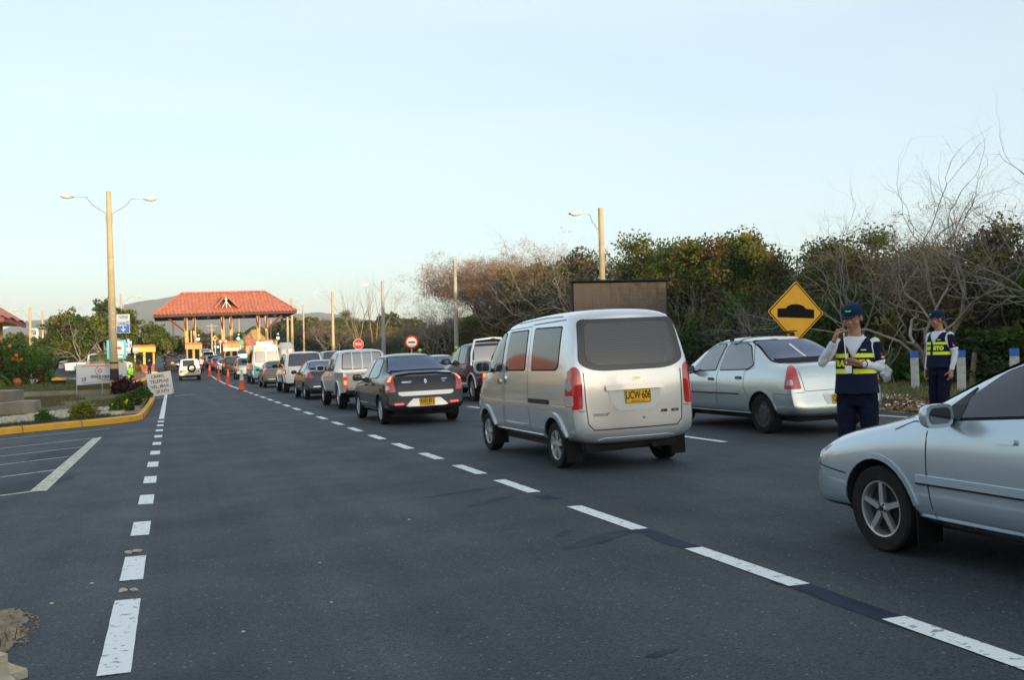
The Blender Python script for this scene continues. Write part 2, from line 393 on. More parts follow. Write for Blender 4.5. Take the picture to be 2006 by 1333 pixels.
def make_wheel(root, x, y, r, wd, rim, style, sgn, name='wheel'):
    """sgn -1 = left side (outer face to -x)"""
    wh = empty(name, (x, y, r)); wh.parent = root
    b = MB(); h = wd/2; o = sgn
    b.lathe([(rim*.99, -h*.82), (rim*1.05, -h*.95), (r*.93, -h), (r*.985, -h*.84), (r, -h*.5), (r, h*.5), (r*.985, h*.84), (r*.93, h), (rim*1.05, h*.95), (rim*.99, h*.82), (rim*.99, -h*.82)], n=40, axis='x', cap=False)
    # tread grooves
    ty = b.build('tyre', M_['rubber'], wh, smooth=35)
    b = MB(); e = h*.80*o
    b.mi = 0
    b.lathe([(rim*1.0, e), (rim*.99, e+.006*o), (rim*.93, e+.004*o), (rim*.9, e-.02*o), (rim*.88, e-.06*o), (rim*.88, -e)], n=36, axis='x', cap=False)
    b.mi = 1
    b.lathe([(.001, e-.055*o), (rim*.88, e-.06*o)], n=24, axis='x')
    b.mi = 0
    def spoke(ang, w0, w1, r0, r1, d0, d1, t=.02):
        ca, sa = math.cos(ang), math.sin(ang)
        pts = []
        for rr, ww, dd in ((r0, w0, d0), (r1, w1, d1)):
            for s_ in (-1, 1):
                for q in (0, -t*o):
                    pts.append((e+dd*o+q, rr*ca-s_*ww*sa, rr*sa+s_*ww*ca))
        vs = [b.bm.verts.new(p) for p in pts]
        for q in ((0,2,6,4),(1,5,7,3),(0,4,5,1),(2,3,7,6),(0,1,3,2),(4,6,7,5)): b.bm.faces.new([vs[i] for i in q])
    if style == 'five':
        for k in range(5): spoke(R(90+72*k), .022, .017, rim*.16, rim*.93, -.004, -.002, .03)
        b.lathe([(.001, e+.0*o), (rim*.18, e-.0*o), (rim*.24, e-.012*o), (rim*.24, e-.04*o)], n=20, axis='x')
        b.mi = 1
        for k in range(5): b.ball((e-.005*o, rim*.17*math.cos(R(126+72*k)), rim*.17*math.sin(R(126+72*k))), .011, 1)
        b.lathe([(.001, e+.008*o), (rim*.1, e+.006*o), (rim*.11, e)], n=14, axis='x')
    elif style == 'multi':
        for k in range(5):
            for q in (-11, 11): spoke(R(90+72*k+q), .017, .02, rim*.14, rim*.93, -.004, -.002, .025)
        b.lathe([(.001, e+.004*o), (rim*.22, e+.0*o), (rim*.25, e-.03*o)], n=20, axis='x')
    elif style == 'steel':
        b.lathe([(.001, e-.045*o), (rim*.2, e-.045*o), (rim*.26, e-.02*o), (rim*.55, e-.012*o), (rim*.8, e-.035*o), (rim*.9, e-.02*o)], n=28, axis='x')
        b.mi = 1
        for k in range(8): b.ball((e-.02*o, rim*.66*math.cos(R(45*k)), rim*.66*math.sin(R(45*k))), .018, 1, (.3, 1, 1))
    elif style == 'cap':
        b.lathe([(.001, e+.006*o), (rim*.3, e+.004*o), (rim*.34, e-.006*o), (rim*.86, e-.002*o), (rim*.92, e-.01*o)], n=32, axis='x')
        b.mi = 1
        for k in range(10): spoke(R(36*k), .008, .014, rim*.42, rim*.8, .0015, .0015, .004)
    cols = {'steel': [M_['steel'], M_['gap']]}.get(style, [M_['alloy'], M_['gap']])
    b.build('rim', cols, wh, smooth=35)
    return wh
def mirror_part(root, x, y, z, sgn, m, sc=1., name='wing_mirror'):
    b = MB(); cx = x+sgn*.10*sc; b.ball((0,0,0), 1, 3)
    for v in b.bm.verts:
        c_ = v.co; q = [math.copysign(abs(k)**.55, k) for k in c_]; f = max(0, q[1])
        v.co = Vector((cx+q[0]*.108*sc*(1-.22*f), y+(q[1]*.075*sc if q[1] > 0 else max(q[1]*.075*sc, -.034*sc)), z+q[2]*.075*sc*(1-.25*f)))
    o = b.build(name, m, root, smooth=45)
    g = MB(); g.prism(rrect(cx-.080*sc, cx+.080*sc, z-.048*sc, z+.052*sc, .035*sc), 'y', y-.039*sc, y-.034*sc); g.build('mirror_glass', M_['mirrorglass'], o, smooth=0)
    s_ = MB(); s_.box(min(x-sgn*.06, x+sgn*.04), max(x-sgn*.06, x+sgn*.04), y-.01, y+.035, z-.065*sc, z-.02*sc, .006); s_.build('mirror_foot', M_['seal'], o)
    return o
def plate_part(P, root, x, z, txt, sub, w_=.335, h_=.16, kind='rear'):
    fr = P.frame(kind); c = P.hit(fr, x, z, .012); b = MB()
    y = min(P.hit(fr, x+dx, z, .014).y for dx in (-.15, 0, .15)) if kind == 'rear' else max(P.hit(fr, x+dx, z, .014).y for dx in (-.15, 0, .15))
    s_ = -1 if kind == 'rear' else 1
    b.prism(rrect(x-w_/2, x+w_/2, z-h_/2, z+h_/2, .012), 'y', y, y+s_*.006); pl = b.build('number_plate', M_['plate'], root)
    if txt and kind == 'rear':
        text_on(txt, h_*.80, face_y(x, y-.006, z+h_*.06), 'lettering', M_['ink'], pl, bold=.002, thick=.0015, xs=.60)
        if sub: text_on(sub, h_*.17, face_y(x, y-.006, z-h_*.36), 'lettering', M_['ink'], pl, thick=.0015)
        rim = MB()
        for a in ((x-w_/2+.006, x+w_/2-.006, z-h_/2+.005, z-h_/2+.009), (x-w_/2+.006, x+w_/2-.006, z+h_/2-.009, z+h_/2-.005), (x-w_/2+.005, x-w_/2+.009, z-h_/2+.009, z+h_/2-.009), (x+w_/2-.009, x+w_/2-.005, z-h_/2+.009, z+h_/2-.009)):
            rim.box(a[0], a[1], y-.0075, y-.006, a[2], a[3])
        rim.build('plate_border', M_['ink'], pl, smooth=0)
    return pl
def mirrored(pts): return [(-a, b) for a, b in pts][::-1]
def windows(P, root, panes, sgns=(-1, 1), glass='glass', border=.018, name='side_window'):
    for sgn in sgns:
        for pn in panes:
            o = decal(P, name, M_['seal'], root, roundpoly(grow(pn, border), .05), 'side', sgn, .005)
            decal(P, 'pane', M_[glass] if isinstance(glass, str) else glass, o, roundpoly(pn, .04), 'side', sgn, .009)
def end_glass(P, root, pts, kind, glass='glass', border=.025, name='rear_window', r=.07):
    o = decal(P, name, M_['seal'], root, roundpoly(grow(pts, border), r), kind, 1, .007)
    decal(P, 'pane', M_[glass] if isinstance(glass, str) else glass, o, roundpoly(pts, r*.8), kind, 1, .011)
    return o
def arch_lip(P, root, arches, m, w_=.045, th=.012, a0=5, a1=175, sgns=(-1, 1)):
    for sgn in sgns:
        for ya, za, ra in arches:
            ln = [(ya+(ra+w_*.5)*math.cos(R(a)), za+(ra+w_*.5)*math.sin(R(a))) for a in range(a0, a1+1, 10)]
            strips(P, 'wheel_arch_trim', m, root, [ln], 'side', sgn, w_, thick=th, step=.05)
def diag_lamp(P, root, outline, sgn, m, th=.012, name='tail_light', ang=40, subs=()):
    """lamp wrapped round a rear corner: outline in (u,z); u runs along the corner diagonal, 0 at the corner"""
    a = R(ang); d = Vector((-sgn*math.sin(a), math.cos(a), 0)); u = Vector((math.cos(a)*1, math.sin(a)*sgn, 0))
    def mk(nm, mm, ol, par, t, base):
        bm = bmesh.new(); vs = [bm.verts.new((p[0], p[1], 0)) for p in ol]; bm.faces.new(vs)
        xs = [p[0] for p in ol]; ys = [p[1] for p in ol]
        for lo, hi, ax in ((min(xs), max(xs), 0), (min(ys), max(ys), 1)):
            k = max(1, int((hi-lo)/.035))
            for i in range(1, k):
                c = [0,0,0]; c[ax] = lo+(hi-lo)*i/k; nn = [0,0,0]; nn[ax] = 1
                bmesh.ops.bisect_plane(bm, geom=bm.verts[:]+bm.edges[:]+bm.faces[:], plane_co=c, plane_no=nn)
        r = bmesh.ops.extrude_face_region(bm, geom=bm.faces[:]); top = {v for v in r['geom'] if isinstance(v, bmesh.types.BMVert)}
        W0 = P.corner[sgn]
        for vv in bm.verts:
            p = Vector((W0[0], W0[1], 0))+u*vv.co.x*sgn*1.0+Vector((0, 0, P.zmap(vv.co.y) if P.zmap else vv.co.y))-d*2
            loc, n, i, ds = P.t.ray_cast(p, d)
            if loc is None: loc = p+d*2; n = -d
            vv.co = loc+(n*.5-d*.5).normalized()*(t if vv in top else base)
        big = [f for f in bm.faces if len(f.verts) > 4]
        if big: bmesh.ops.triangulate(bm, faces=big)
        bmesh.ops.recalc_face_normals(bm, faces=bm.faces)
        me = bpy.data.meshes.new(nm); bm.to_mesh(me); bm.free(); shade(me, 50); return link(nm, me, mm, par)
    o = mk(name, m, outline, root, th, -.004)
    for nm, mm, ol in subs: mk(nm, mm, ol, o, th+.004, th-.004)
    return o
def circ(cx, cy, r, n=14, sx=1.): return [(cx+r*sx*math.cos(2*math.pi*k/n), cy+r*math.sin(2*math.pi*k/n)) for k in range(n)]
def start(name, label, group=None):
    return empty(name, (0,0,0), 0, label, {'parked': 'car'}.get(name, 'car'), group)
def four_wheels(root, st, yr, yf, r, wd, rim, style, half):
    for y in (yr, yf):
        for sgn in (-1, 1): make_wheel(root, sgn*(half-wd/2-.012), y, r, wd, rim, style, sgn)
def underside(root, w_, y0, y1, z, extra=()):
    b = MB(); b.box(-w_, w_, y0, y1, z, z+.14, .02)
    for a in extra: b.box(*a)
    b.build('underbody', M_['under'], root)
def flap(root, x, y, w_=.2, z0=.1, z1=.36):
    b = MB(); b.box(x-w_/2, x+w_/2, y-.008, y+.008, z0, z1, .003); b.build('mud_flap', M_['seal'], root)
def seams(P, root, lines, sgns=(-1, 1), name='panel_gap', w_=.007):
    for s_ in sgns: strips(P, name, M_['gap'], root, lines, 'side', s_, w_, .0025)
def handles(P, root, pts, m, sgns=(-1, 1), wd=.13, hh=.03, recess=True):
    for s_ in sgns:
        for a, b in pts:
            o = decal(P, 'door_handle', m, root, rrect(a-wd/2, a+wd/2, b-hh/2, b+hh/2, hh*.4), 'side', s_, thick=.02, grid=.05)
def wipers(root, P, m): pass

def van():
    t = start('minivan', 'pale silver minivan with grey rear glass and yellow plate UCW 606, largest in the queue')
    w = .81
    ar = [(.66, .285, .345), (3.36, .285, .345)]
    st = [ # y zb zmid zbelt ztop w wr dyb dyt
     (0.00,.33,.70,1.16,1.87,.79,.655,.02,.17),
     (0.10,.30,.70,1.18,1.925,.812,.69,.02,.19),
     (0.45,.27,.70,1.19,1.945,w,.69,0,.08),
     (1.10,.27,.70,1.19,1.955,w,.685,0,0),
     (1.90,.27,.70,1.19,1.94,w,.68,0,0),
     (2.60,.27,.70,1.18,1.885,w,.665,0,-.02),
     (2.95,.27,.70,1.16,1.79,w,.65,0,.0),
     (3.30,.28,.70,1.10,1.55,w,.66,0,.02),
     (3.62,.30,.68,1.02,1.18,.80,.68,0,0),
     (3.86,.32,.56,.80,.93,.77,.62,0,0),
     (4.00,.34,.52,.66,.74,.68,.48,0,-.02)]
    me, P = body_mesh(st, ar, .3, [(3,.35),(4,.3)])
    link('body', me, [M_['p_van'], M_['under']], t)
    P.corner = {-1: (-.79, .03), 1: (.79, .03)}
    P.zmap = ZM = lambda z: z+(.15*max(0, min(1, (z-.33)/.4)) if z < 1.25 else .15-.05*min(1, (z-1.25)/.45))
    fr = P.frame('rear')
    b_ol = [(-.80,.60),(-.80,.30),(-.5,.285),(.5,.285),(.80,.30),(.80,.60),(.70,.60),(.665,.44),(.60,.40),(-.60,.40),(-.665,.44),(-.70,.60)]
    # glazing
    pl = [[(3.30,1.03),(2.62,1.06),(2.62,1.60),(2.90,1.60),(3.12,1.40)], [(2.44,1.06),(1.66,1.065),(1.66,1.62),(2.44,1.61)], [(1.40,1.065),(.56,1.07),(.49,1.12),(.47,1.62),(1.40,1.63)]]
    for sgn in (-1, 1):
        for pn in pl:
            o = decal(P, 'side_window', M_['seal'], t, roundpoly(grow(pn, .022), .05), 'side', sgn, .003)
            decal(P, 'pane', M_['glass_grey'], o, roundpoly(pn, .045), 'side', sgn, .006)
    rw = [(-.635,1.71),(.635,1.71),(.70,1.14),(.56,1.06),(.40,1.035),(-.40,1.035),(-.56,1.06),(-.70,1.14)]
    o = decal(P, 'rear_window', M_['vanframe'], t, roundpoly(rw, .08), 'rear', 1, .009)
    rin = [(-.55,1.64),(.55,1.64),(.60,1.18),(.50,1.12),(.38,1.10),(-.38,1.10),(-.50,1.12),(-.60,1.18)]
    strips(P, 'window_outline', M_['greyline'], o, [roundpoly(rin, .07)+[roundpoly(rin, .07)[0]]], 'rear', 1, .008, .015)
    decal(P, 'pane', M_['glass_heated'], o, roundpoly([(a*.99, 1.34+(b-1.34)*.985) for a, b in rin], .065), 'rear', 1, .012)
    ws = [(-.60,1.68),(.60,1.68),(.70,1.20),(-.70,1.20)]
    end_glass(P, t, ws, 'front', name='windscreen')
    # tailgate seam, handle bar and plate recess
    strips(P, 'tailgate_gap', M_['gap'], t, [[(-.645,1.02),(-.64,.70),(-.62,.50),(-.55,.445),(.55,.445),(.62,.50),(.64,.70),(.645,1.02)]], 'rear', 1, .010, .003)
    decal(P, 'plate_recess', M_['p_vanshade'], t, roundpoly([(-.36,.80),(.36,.80),(.33,.68),(.24,.60),(-.24,.60),(-.33,.68)], .05), 'rear', 1, .004)
    decal(P, 'tailgate_handle', M_['p_van'], t, roundpoly([(-.39,.865),(.39,.875),(.385,.80),(-.385,.795)], .02), 'rear', 1, thick=.035, base=0)
    P.zmap = None; plate_part(P, t, 0.03, .71+.155, 'UCW·606', 'BOGOTA  D.C.', .335, .165); P.zmap = ZM
    # lower creases of the bumper
    strips(P, 'bumper_crease', M_['p_van'], t, [[(-.55,.30),(-.50,.345),(-.42,.36),(.42,.36),(.50,.345),(.55,.30)]], 'rear', 1, .02, thick=.012)
    strips(P, 'bumper_gap', M_['gap'], t, [[(-.79,.615),(-.655,.615)],[(.655,.615),(.79,.615)]], 'rear', 1, .006, .003)
    for sgn in (-1, 1):
        s_ = sgn
        ol = roundpoly([(-.10,.63),(.15,.63),(.15,.80),(.115,.97),(.05,1.08),(-.03,1.105),(-.075,1.05),(-.10,.88)], .035)
        lo = diag_lamp(P, t, ol, sgn, M_['lampred'], th=.006, ang=42, subs=[
            ('reversing_lens', M_['lampwhite'], roundpoly([(-.0,.66),(.14,.66),(.14,.75),(.0,.76)], .02)),
            ('indicator_lens', M_['lampwhite'], circ(.07, .87, .06)), ('brake_lens', M_['lampred'], circ(.045, 1.01, .055))])
    # chevron badge and lettering
    bd = [(-.075,.945),(-.028,.945),(-.028,.960),(.030,.960),(.034,.945),(.085,.945),(.068,.915),(.026,.915),(.022,.902),(-.034,.902),(-.034,.915),(-.09,.915)]
    bo = decal(P, 'badge', M_['chrome'], t, [(a+.03, b) for a, b in bd], 'rear', 1, thick=.012)
    decal(P, 'badge_gold', M_['gold'], bo, [(a*.84+.03, (b-.93)*.74+.93) for a, b in bd], 'rear', 1, thick=.015, base=.01)
    text_decal(P, 'CHEVROLET', .035, -.45, .575, 'lettering', M_['chrome'], t, bold=.001, spacing=1.15, off=.005)
    text_decal(P, 'N300', .035, .38, .575, 'lettering', M_['ink'], t, bold=.0012, spacing=1.1, off=.005); text_decal(P, 'MOVE', .035, .53, .575, 'lettering', M_['ink'], t, bold=.0012, spacing=1.1, off=.005)
    lk = P.hit(fr, .10, .53, .004); b = MB(); b.lathe([(.001,0),(.014,0),(.014,-.008),(.001,-.008)], n=14, c=lk, axis='y'); b.build('tailgate_lock', M_['tealp'], t)
    # side seams, rail, drip line
    seams(P, t, [[(3.42,.62),(3.38,1.0),(3.12,1.48),(2.90,1.66),(2.56,1.66),(2.56,.60),(2.58,.30)],
                 [(2.50,.30),(2.50,1.66),(1.54,1.68),(1.54,.62),(1.48,.40)], [(.02,1.60),(.02,1.1)]])
    for s_ in (-1, 1): strips(P, 'waist_moulding', M_['p_van'], t, [[(3.66,.635),(.06,.635)]], 'side', s_, .035, thick=.013)
    seams(P, t, [[(1.52,1.70),(.42,1.72)]], w_=.01)
    for s_ in (-1, 1): strips(P, 'drip_rail', M_['p_van'], t, [[(3.0,1.70),(2.4,1.75),(1.2,1.785),(.6,1.78)]], 'side', s_, .02, thick=.008)
    for s_ in (-1, 1): decal(P, 'door_slide_rail', M_['black'], t, rrect(.78,1.52,.655,.70,.018), 'side', s_, thick=.006)
    # waist shoulder, sill and arch flares
    P.zmap = None; arch_lip(P, t, ar, M_['p_van'], .055, .022, 12, 168)
    for s_ in (-1, 1): strips(P, 'sill', M_['p_van'], t, [[(2.95,.325),(1.06,.325)]], 'side', s_, .10, thick=.012)
    P.zmap = ZM
    for s_ in (-1, 1):
        decal(P, 'door_handle', M_['chrome'], t, rrect(2.42,2.49,.86,.98,.015), 'side', s_, thick=.018)
        decal(P, 'door_handle', M_['chrome'], t, rrect(2.64,2.76,.855,.925,.02), 'side', s_, thick=.018)
        flap(t, s_*.70, .27, .2, .10, .36); flap(t, s_*.70, 2.98, .2, .13, .3)
        mirror_part(t, s_*.80, 3.10, 1.25, s_, M_['p_van'], 1.25)
    b = MB(); b.tube([(.25,.02,.26),(.25,.5,.27)], .03, 12); b.box(-.45,.45,.12,.22,.24,.30,.02); b.box(-.35,.1,.5,.8,.17,.3,.03); b.build('exhaust', M_['under'], t)
    underside(t, .62, .15, 3.8, .22)
    four_wheels(t, st, .66, 3.36, .285, .175, .185, 'multi', .80)
    b = MB(); b.box(-.6,.6,3.84,3.93,.45,.6,.01); b.build('grille', M_['black'], t)
    for s_ in (-1, 1): decal(P, 'headlight', M_['headlight'], t, roundpoly([(s_*.38,.72),(s_*.66,.78),(s_*.68,.62),(s_*.4,.6)], .03), 'front', 1, thick=.01)
    return t

def sedan(name, label, m, L=4.25, w=.865, H=1.525, wb=2.63, ro=.82, variant='logan', plate=('',''), wstyle='cap', lit=False, hero=True, glassr='glass', wr_=.30, spoiler=False, front_detail=False, rearlamp=None, group=None, deck=1.06, roofline=None):
    t = start(name, label, group)
    yr, yf = ro, ro+wb; R_ = wr_; ra = R_+.055
    ar = [(yr, R_-.005, ra), (yf, R_-.005, ra)]
    k = L/4.25; h = H-1.525; D = deck
    st = [
     (0.00,.30,.60,.90,D-.03,w*.93,w*.72,.10,.15),
     (0.10*k,.26,.60,.94,D-.0,w*.97,w*.78,.06,.10),
     (0.40*k,.24,.60,.955,D+.02,w*.995,w*.80,0,.02),
     (0.72*k,.23,.60,.955,D+.04,w,w*.79,0,0),
     (1.02*k,.23,.60,.95,1.28+h*.7,w,w*.725,0,.0),
     (1.36*k,.23,.60,.945,1.475+h,w,w*.655,0,.0),
     (1.85*k,.23,.60,.935,1.525+h,w,w*.66,0,0),
     (2.40*k,.23,.60,.925,1.515+h,w,w*.665,0,0),
     (2.72*k,.23,.60,.915,1.435+h,w,w*.68,0,0),
     (3.10*k,.23,.60,.905,1.18+h*.6,w,w*.745,0,0),
     (3.40*k,.23,.60,.89,.995,w,w*.80,0,0),
     (3.75*k,.24,.58,.855,.935,w*.985,w*.76,0,0),
     (4.02*k,.25,.54,.77,.855,w*.94,w*.72,0,-.02),
     (4.20*k,.26,.48,.62,.70,w*.80,w*.60,0,-.03)]
    if variant == 'accent':
        st[-1] = (4.20*k,.20,.42,.55,.63,w*.86,w*.66,0,-.04); st[-2] = (4.05*k,.20,.47,.66,.74,w*.95,w*.76,0,-.02); st[-3] = (3.72*k,.20,.52,.755,.83,w*.985,w*.80,0,0); st[-4] = (3.26*k,.20,.58,.84,.915,w,w*.80,0,0); st[-5] = (2.94*k,.21,.60,.875,1.05,w,w*.76,0,0); st[-6] = (2.56*k,.21,.60,.90,1.27,w,w*.69,0,0); st[-7] = (2.22*k,.21,.60,.905,1.375,w,w*.665,0,0)
    me, P = body_mesh(st, ar, .26, [(3,.25),(4,.25),(2,.1)])
    link('body', me, [m, M_['under']], t); P.corner = {-1: (-w*.93, .06), 1: (w*.93, .06)}
    G_ = M_['glass']
    wz = 1.40+h
    wb_ = .93 if variant == 'accent' else .965; sh = -.15 if variant == 'accent' else 0
    fp = [((2.98+sh)*k,wb_),(2.07*k if sh else 2.17*k,.985),(2.03*k if sh else 2.13*k,wz+.005),((2.42+sh)*k,wz),((2.62+sh)*k,wz-.07)]
    rp = [(2.04*k,.985),(1.24*k,1.0),(1.10*k,1.06),(1.40*k,wz-.05),(1.56*k,wz+.0),(2.04*k,wz+.005)]
    windows(P, t, [fp, rp], glass='glass_side' if variant == 'logan' and hero else ('glass_dark' if variant == 'accent' else 'glass'))
    if variant == 'accent':
        pass
    rwp = [(-w*.57,wz+.03),(w*.57,wz+.03),(w*.74,D+.06),(w*.70,D+.035),(-w*.70,D+.035),(-w*.74,D+.06)]
    rw = end_glass(P, t, rwp, 'rear', glassr, .02)
    end_glass(P, t, [(-w*.58,wz+.02),(w*.58,wz+.02),(w*.74,1.04 if variant != 'accent' else .96),(-w*.74,1.04 if variant != 'accent' else .96)], 'front', name='windscreen')
    lm = M_['lampredlit'] if lit else M_['lampred']
    for s_ in (-1, 1):
        if variant == 'logan':
            diag_lamp(P, t, roundpoly([(-.13,.70),(.12,.70),(.105,.80),(.06,1.04),(-.005,1.055),(-.06,.99)], .02), s_, M_['lampred'], ang=38, subs=[
               ('brake_lens', M_['lamphot'] if lit else M_['lampred'], roundpoly([(-.02,.92),(.055,.92),(.035,1.02),(-.01,1.02)], .015)),
               ('reversing_lens', M_['lampwhite'], roundpoly([(-.02,.76),(.08,.75),(.07,.84),(.0,.84)], .02))])
        elif variant == 'civic':
            diag_lamp(P, t, roundpoly([(-.16,.80),(.20,.78),(.14,.98),(-.05,1.0)], .02), s_, M_['lampred'], ang=38, subs=[('reversing_lens', M_['lampwhite'], roundpoly([(.05,.82),(.15,.81),(.13,.86),(.06,.87)], .01))])
        else:
            diag_lamp(P, t, roundpoly([(-.12,.78),(.16,.76),(.16,.93),(-.08,.95)], .02), s_, lm, ang=38)
        if hero: mirror_part(t, s_*w*.97, (2.86+sh)*k, .99 if variant != 'accent' else .965, s_, M_['black'] if variant == 'logan' and m == M_['p_dark'] else (M_['p_black'] if variant != 'accent' else m), 1.0)
        else: mirror_part(t, s_*w*.97, 2.86*k, .99, s_, M_['black'], 1.0)
    # boot lid
    strips(P, 'boot_gap', M_['gap'], t, [[(-w*.76,D-.0),(-w*.72,.88),(-w*.68,.66),(w*.68,.66),(w*.72,.88),(w*.76,D-.0)]], 'rear', 1, .008, .003)
    strips(P, 'bumper_gap', M_['gap'], t, [[(-w*.9,.64),(-w*.70,.645)],[(w*.70,.645),(w*.9,.64)]], 'rear', 1, .007, .003)
    seams(P, t, [[((3.0+sh*.8)*k,.30),((3.04+sh*.9)*k,.60),((3.06+sh)*k,.90),((2.98+sh)*k,.97)], [(2.10*k,.28),(2.10*k,wz+.03)], [(1.28*k,.97),(1.30*k,.72),(1.16*k,.56)], [(1.28*k,.97),(1.05*k,1.02),(1.28*k,wz-.09),(1.42*k,wz+.03),(2.35*k,wz+.04),(2.75*k,wz-.10)]])
    seams(P, t, [[(.02,.62),(.46*k,.625),(yr-ra*.96,.46)]], w_=.008)
    for s_ in (-1, 1):
        strips(P, 'sill', m, t, [[(yf-ra-.02,.27),(yr+ra+.02,.27)]], 'side', s_, .06, thick=.012)
    if variant == 'logan':
        handles(P, t, [(2.28*k,.83),(1.44*k,.86)], M_['black'] if m == M_['p_dark'] else M_['blackh'], hh=.045, wd=.15)
        for s_ in (-1, 1): strips(P, 'side_rub_strip', M_['black'], t, [[(2.95*k,.60),(1.42*k,.60)]], 'side', s_, .022, thick=.008)
        if m != M_['p_dark']:
            b = [(-.40,.62),(.40,.62),(.33,.44),(-.33,.44)]
            decal(P, 'plate_recess', M_['white'], t, roundpoly([(-.30,.60),(.30,.60),(.25,.45),(-.25,.45)], .02), 'rear', 1, .005)
            plate_part(P, t, 0, .52, plate[0], plate[1], .33, .15)
            text_decal(P, 'LOGAN', .05, -.42, .89, 'lettering', M_['chrome'], t, bold=.002, spacing=1.3, off=.005)
        else:
            decal(P, 'bumper_insert', M_['p_pick'], t, roundpoly([(-.46,.40),(-.30,.55),(.30,.55),(.46,.40),(.40,.385),(-.40,.385)], .02), 'rear', 1, .005)
            plate_part(P, t, 0, .475, plate[0], plate[1], .33, .16)
            decal(P, 'boot_trim', M_['p_pick'], t, roundpoly([(-.60,.70),(.60,.70),(.60,.64),(.52,.61),(-.52,.61),(-.60,.64)], .02), 'rear', 1, thick=.010)
            text_decal(P, 'RENAULT', .045, -.40, .90, 'lettering', M_['chrome'], t, bold=.002, spacing=1.1, off=.005)
            text_decal(P, 'LOGAN', .035, .42, .94, 'lettering', M_['chrome'], t, bold=.001, spacing=1.1, off=.005)
            text_decal(P, '1.6', .04, .40, .89, 'lettering', M_['chrome'], t, bold=.001, off=.005)
            bo = decal(P, 'badge', M_['chrome'], t, [(0,.965),(.032,.905),(0,.845),(-.032,.905)], 'rear', 1, thick=.014)
            decal(P, 'badge_core', M_['p_dark'], bo, [(0,.925),(.010,.905),(0,.885),(-.010,.905)], 'rear', 1, thick=.017, base=.012)
            for s_ in (-1, 1): decal(P, 'fog_reflector', M_['lampredlit'], t, rrect(s_*.60-.10, s_*.60+.10, .425, .47, .015), 'rear', 1, thick=.008)
            decal(P, 'high_brake_light', M_['lampredlit'], rw, rrect(-.10,.10,D+.055,D+.10,.015), 'rear', 1, thick=.014)
            strips(P, 'boot_spoiler', m, t, [[(-.62,D-.005),(-.3,D+.02),(.3,D+.02),(.62,D-.005)]], 'rear', 1, .035, thick=.035)
        for s_ in (-1, 1):
            decal(P, 'bumper_corner', M_['gap'], t, rrect(s_*.32-.0-.09, s_*.32+.09, .285, .34, .02), 'rear', 1, .003) if False else None
        b = MB(); b.lathe([(.03, -.03), (.035, -.03), (.035, .25), (.03, .25)], n=16, c=(-.38, .06, .30), axis='y'); b.build('exhaust', M_['under'], t)
    elif hero or True:
        plate_part(P, t, 0, .78 if variant != 'civic' else .80, plate[0], plate[1], .33, .15)
        handles(P, t, [(2.28*k,.83),(1.44*k,.86)], m, wd=.15)
        if variant == 'civic':
            strips(P, 'chrome_strip', M_['chrome'], t, [[(-.62,.47),(.62,.47)]], 'rear', 1, .025, thick=.008)
    if variant == 'accent':
        for s_ in (-1, 1):
            strips(P, 'side_rub_strip', M_['p_accentl'], t, [[(yf-ra-.04,.545),(yr+ra+.06,.545)]], 'side', s_, .048, thick=.014)
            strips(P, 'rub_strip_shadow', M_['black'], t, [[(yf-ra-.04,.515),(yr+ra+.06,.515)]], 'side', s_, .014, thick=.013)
            diag_front(P, t, s_, L, w)
            decal(P, 'side_indicator', M_['lamporange'], t, rrect(3.2,3.27,.62,.65,.01), 'side', s_, thick=.006) if False else None
        seams(P, t, [[(2.78*k,.92),(3.08*k,.90),(3.22*k,.84)]], w_=.006)
        seams(P, t, [[(yf+ra*.9,.50),(4.16*k,.54)]], w_=.009)
        strips(P, 'bonnet_gap', M_['gap'], t, [[(-w*.76,4.08*k),(-w*.84,3.6*k),(-w*.84,3.12*k)],[(w*.76,4.08*k),(w*.84,3.6*k),(w*.84,3.12*k)]], 'top', 1, .008, .003)
        strips(P, 'bonnet_crease', m, t, [[(-.42,4.0*k),(-.5,3.4*k)],[(.42,4.0*k),(.5,3.4*k)]], 'top', 1, .05, thick=.006)
        strips(P, 'wiper', M_['black'], t, [[(-.55,3.06*k),(-.1,3.0*k)],[(.0,3.08*k),(.5,3.02*k)]], 'top', 1, .02, thick=.02)
        decal(P, 'window_corner', M_['black'], t, [(2.89*k,.915),(2.65*k,.93),(2.65*k,1.12)], 'side', -1, thick=.012)
        for s_ in (-1, 1): flap(t, s_*(w-.13), yf-ra-.0, .2, .10, .36)
        decal(P, 'grille', M_['black'], t, rrect(-.35,.35,.56,.66,.03), 'front', 1, thick=.01)
        decal(P, 'lower_grille', M_['black'], t, rrect(-.5,.5,.27,.36,.03), 'front', 1, thick=.01)
    else:
        for s_ in (-1, 1): decal(P, 'headlight', M_['headlight'], t, roundpoly([(s_*.30,.74),(s_*.60,.78),(s_*.62,.62),(s_*.32,.60)], .03), 'front', 1, thick=.01)
        decal(P, 'grille', M_['black'], t, rrect(-.28,.28,.55,.70,.03), 'front', 1, thick=.01)
    arch_lip(P, t, ar, m, .035, .010, 8, 172)
    underside(t, w*.72, .2, L-.25, .19)
    four_wheels(t, st, yr, yf, R_, .19, R_*.66, wstyle, w-.01)
    t['P'] = 0; del t['P']
    PROJ[t.name] = P
    return t
PROJ = {}
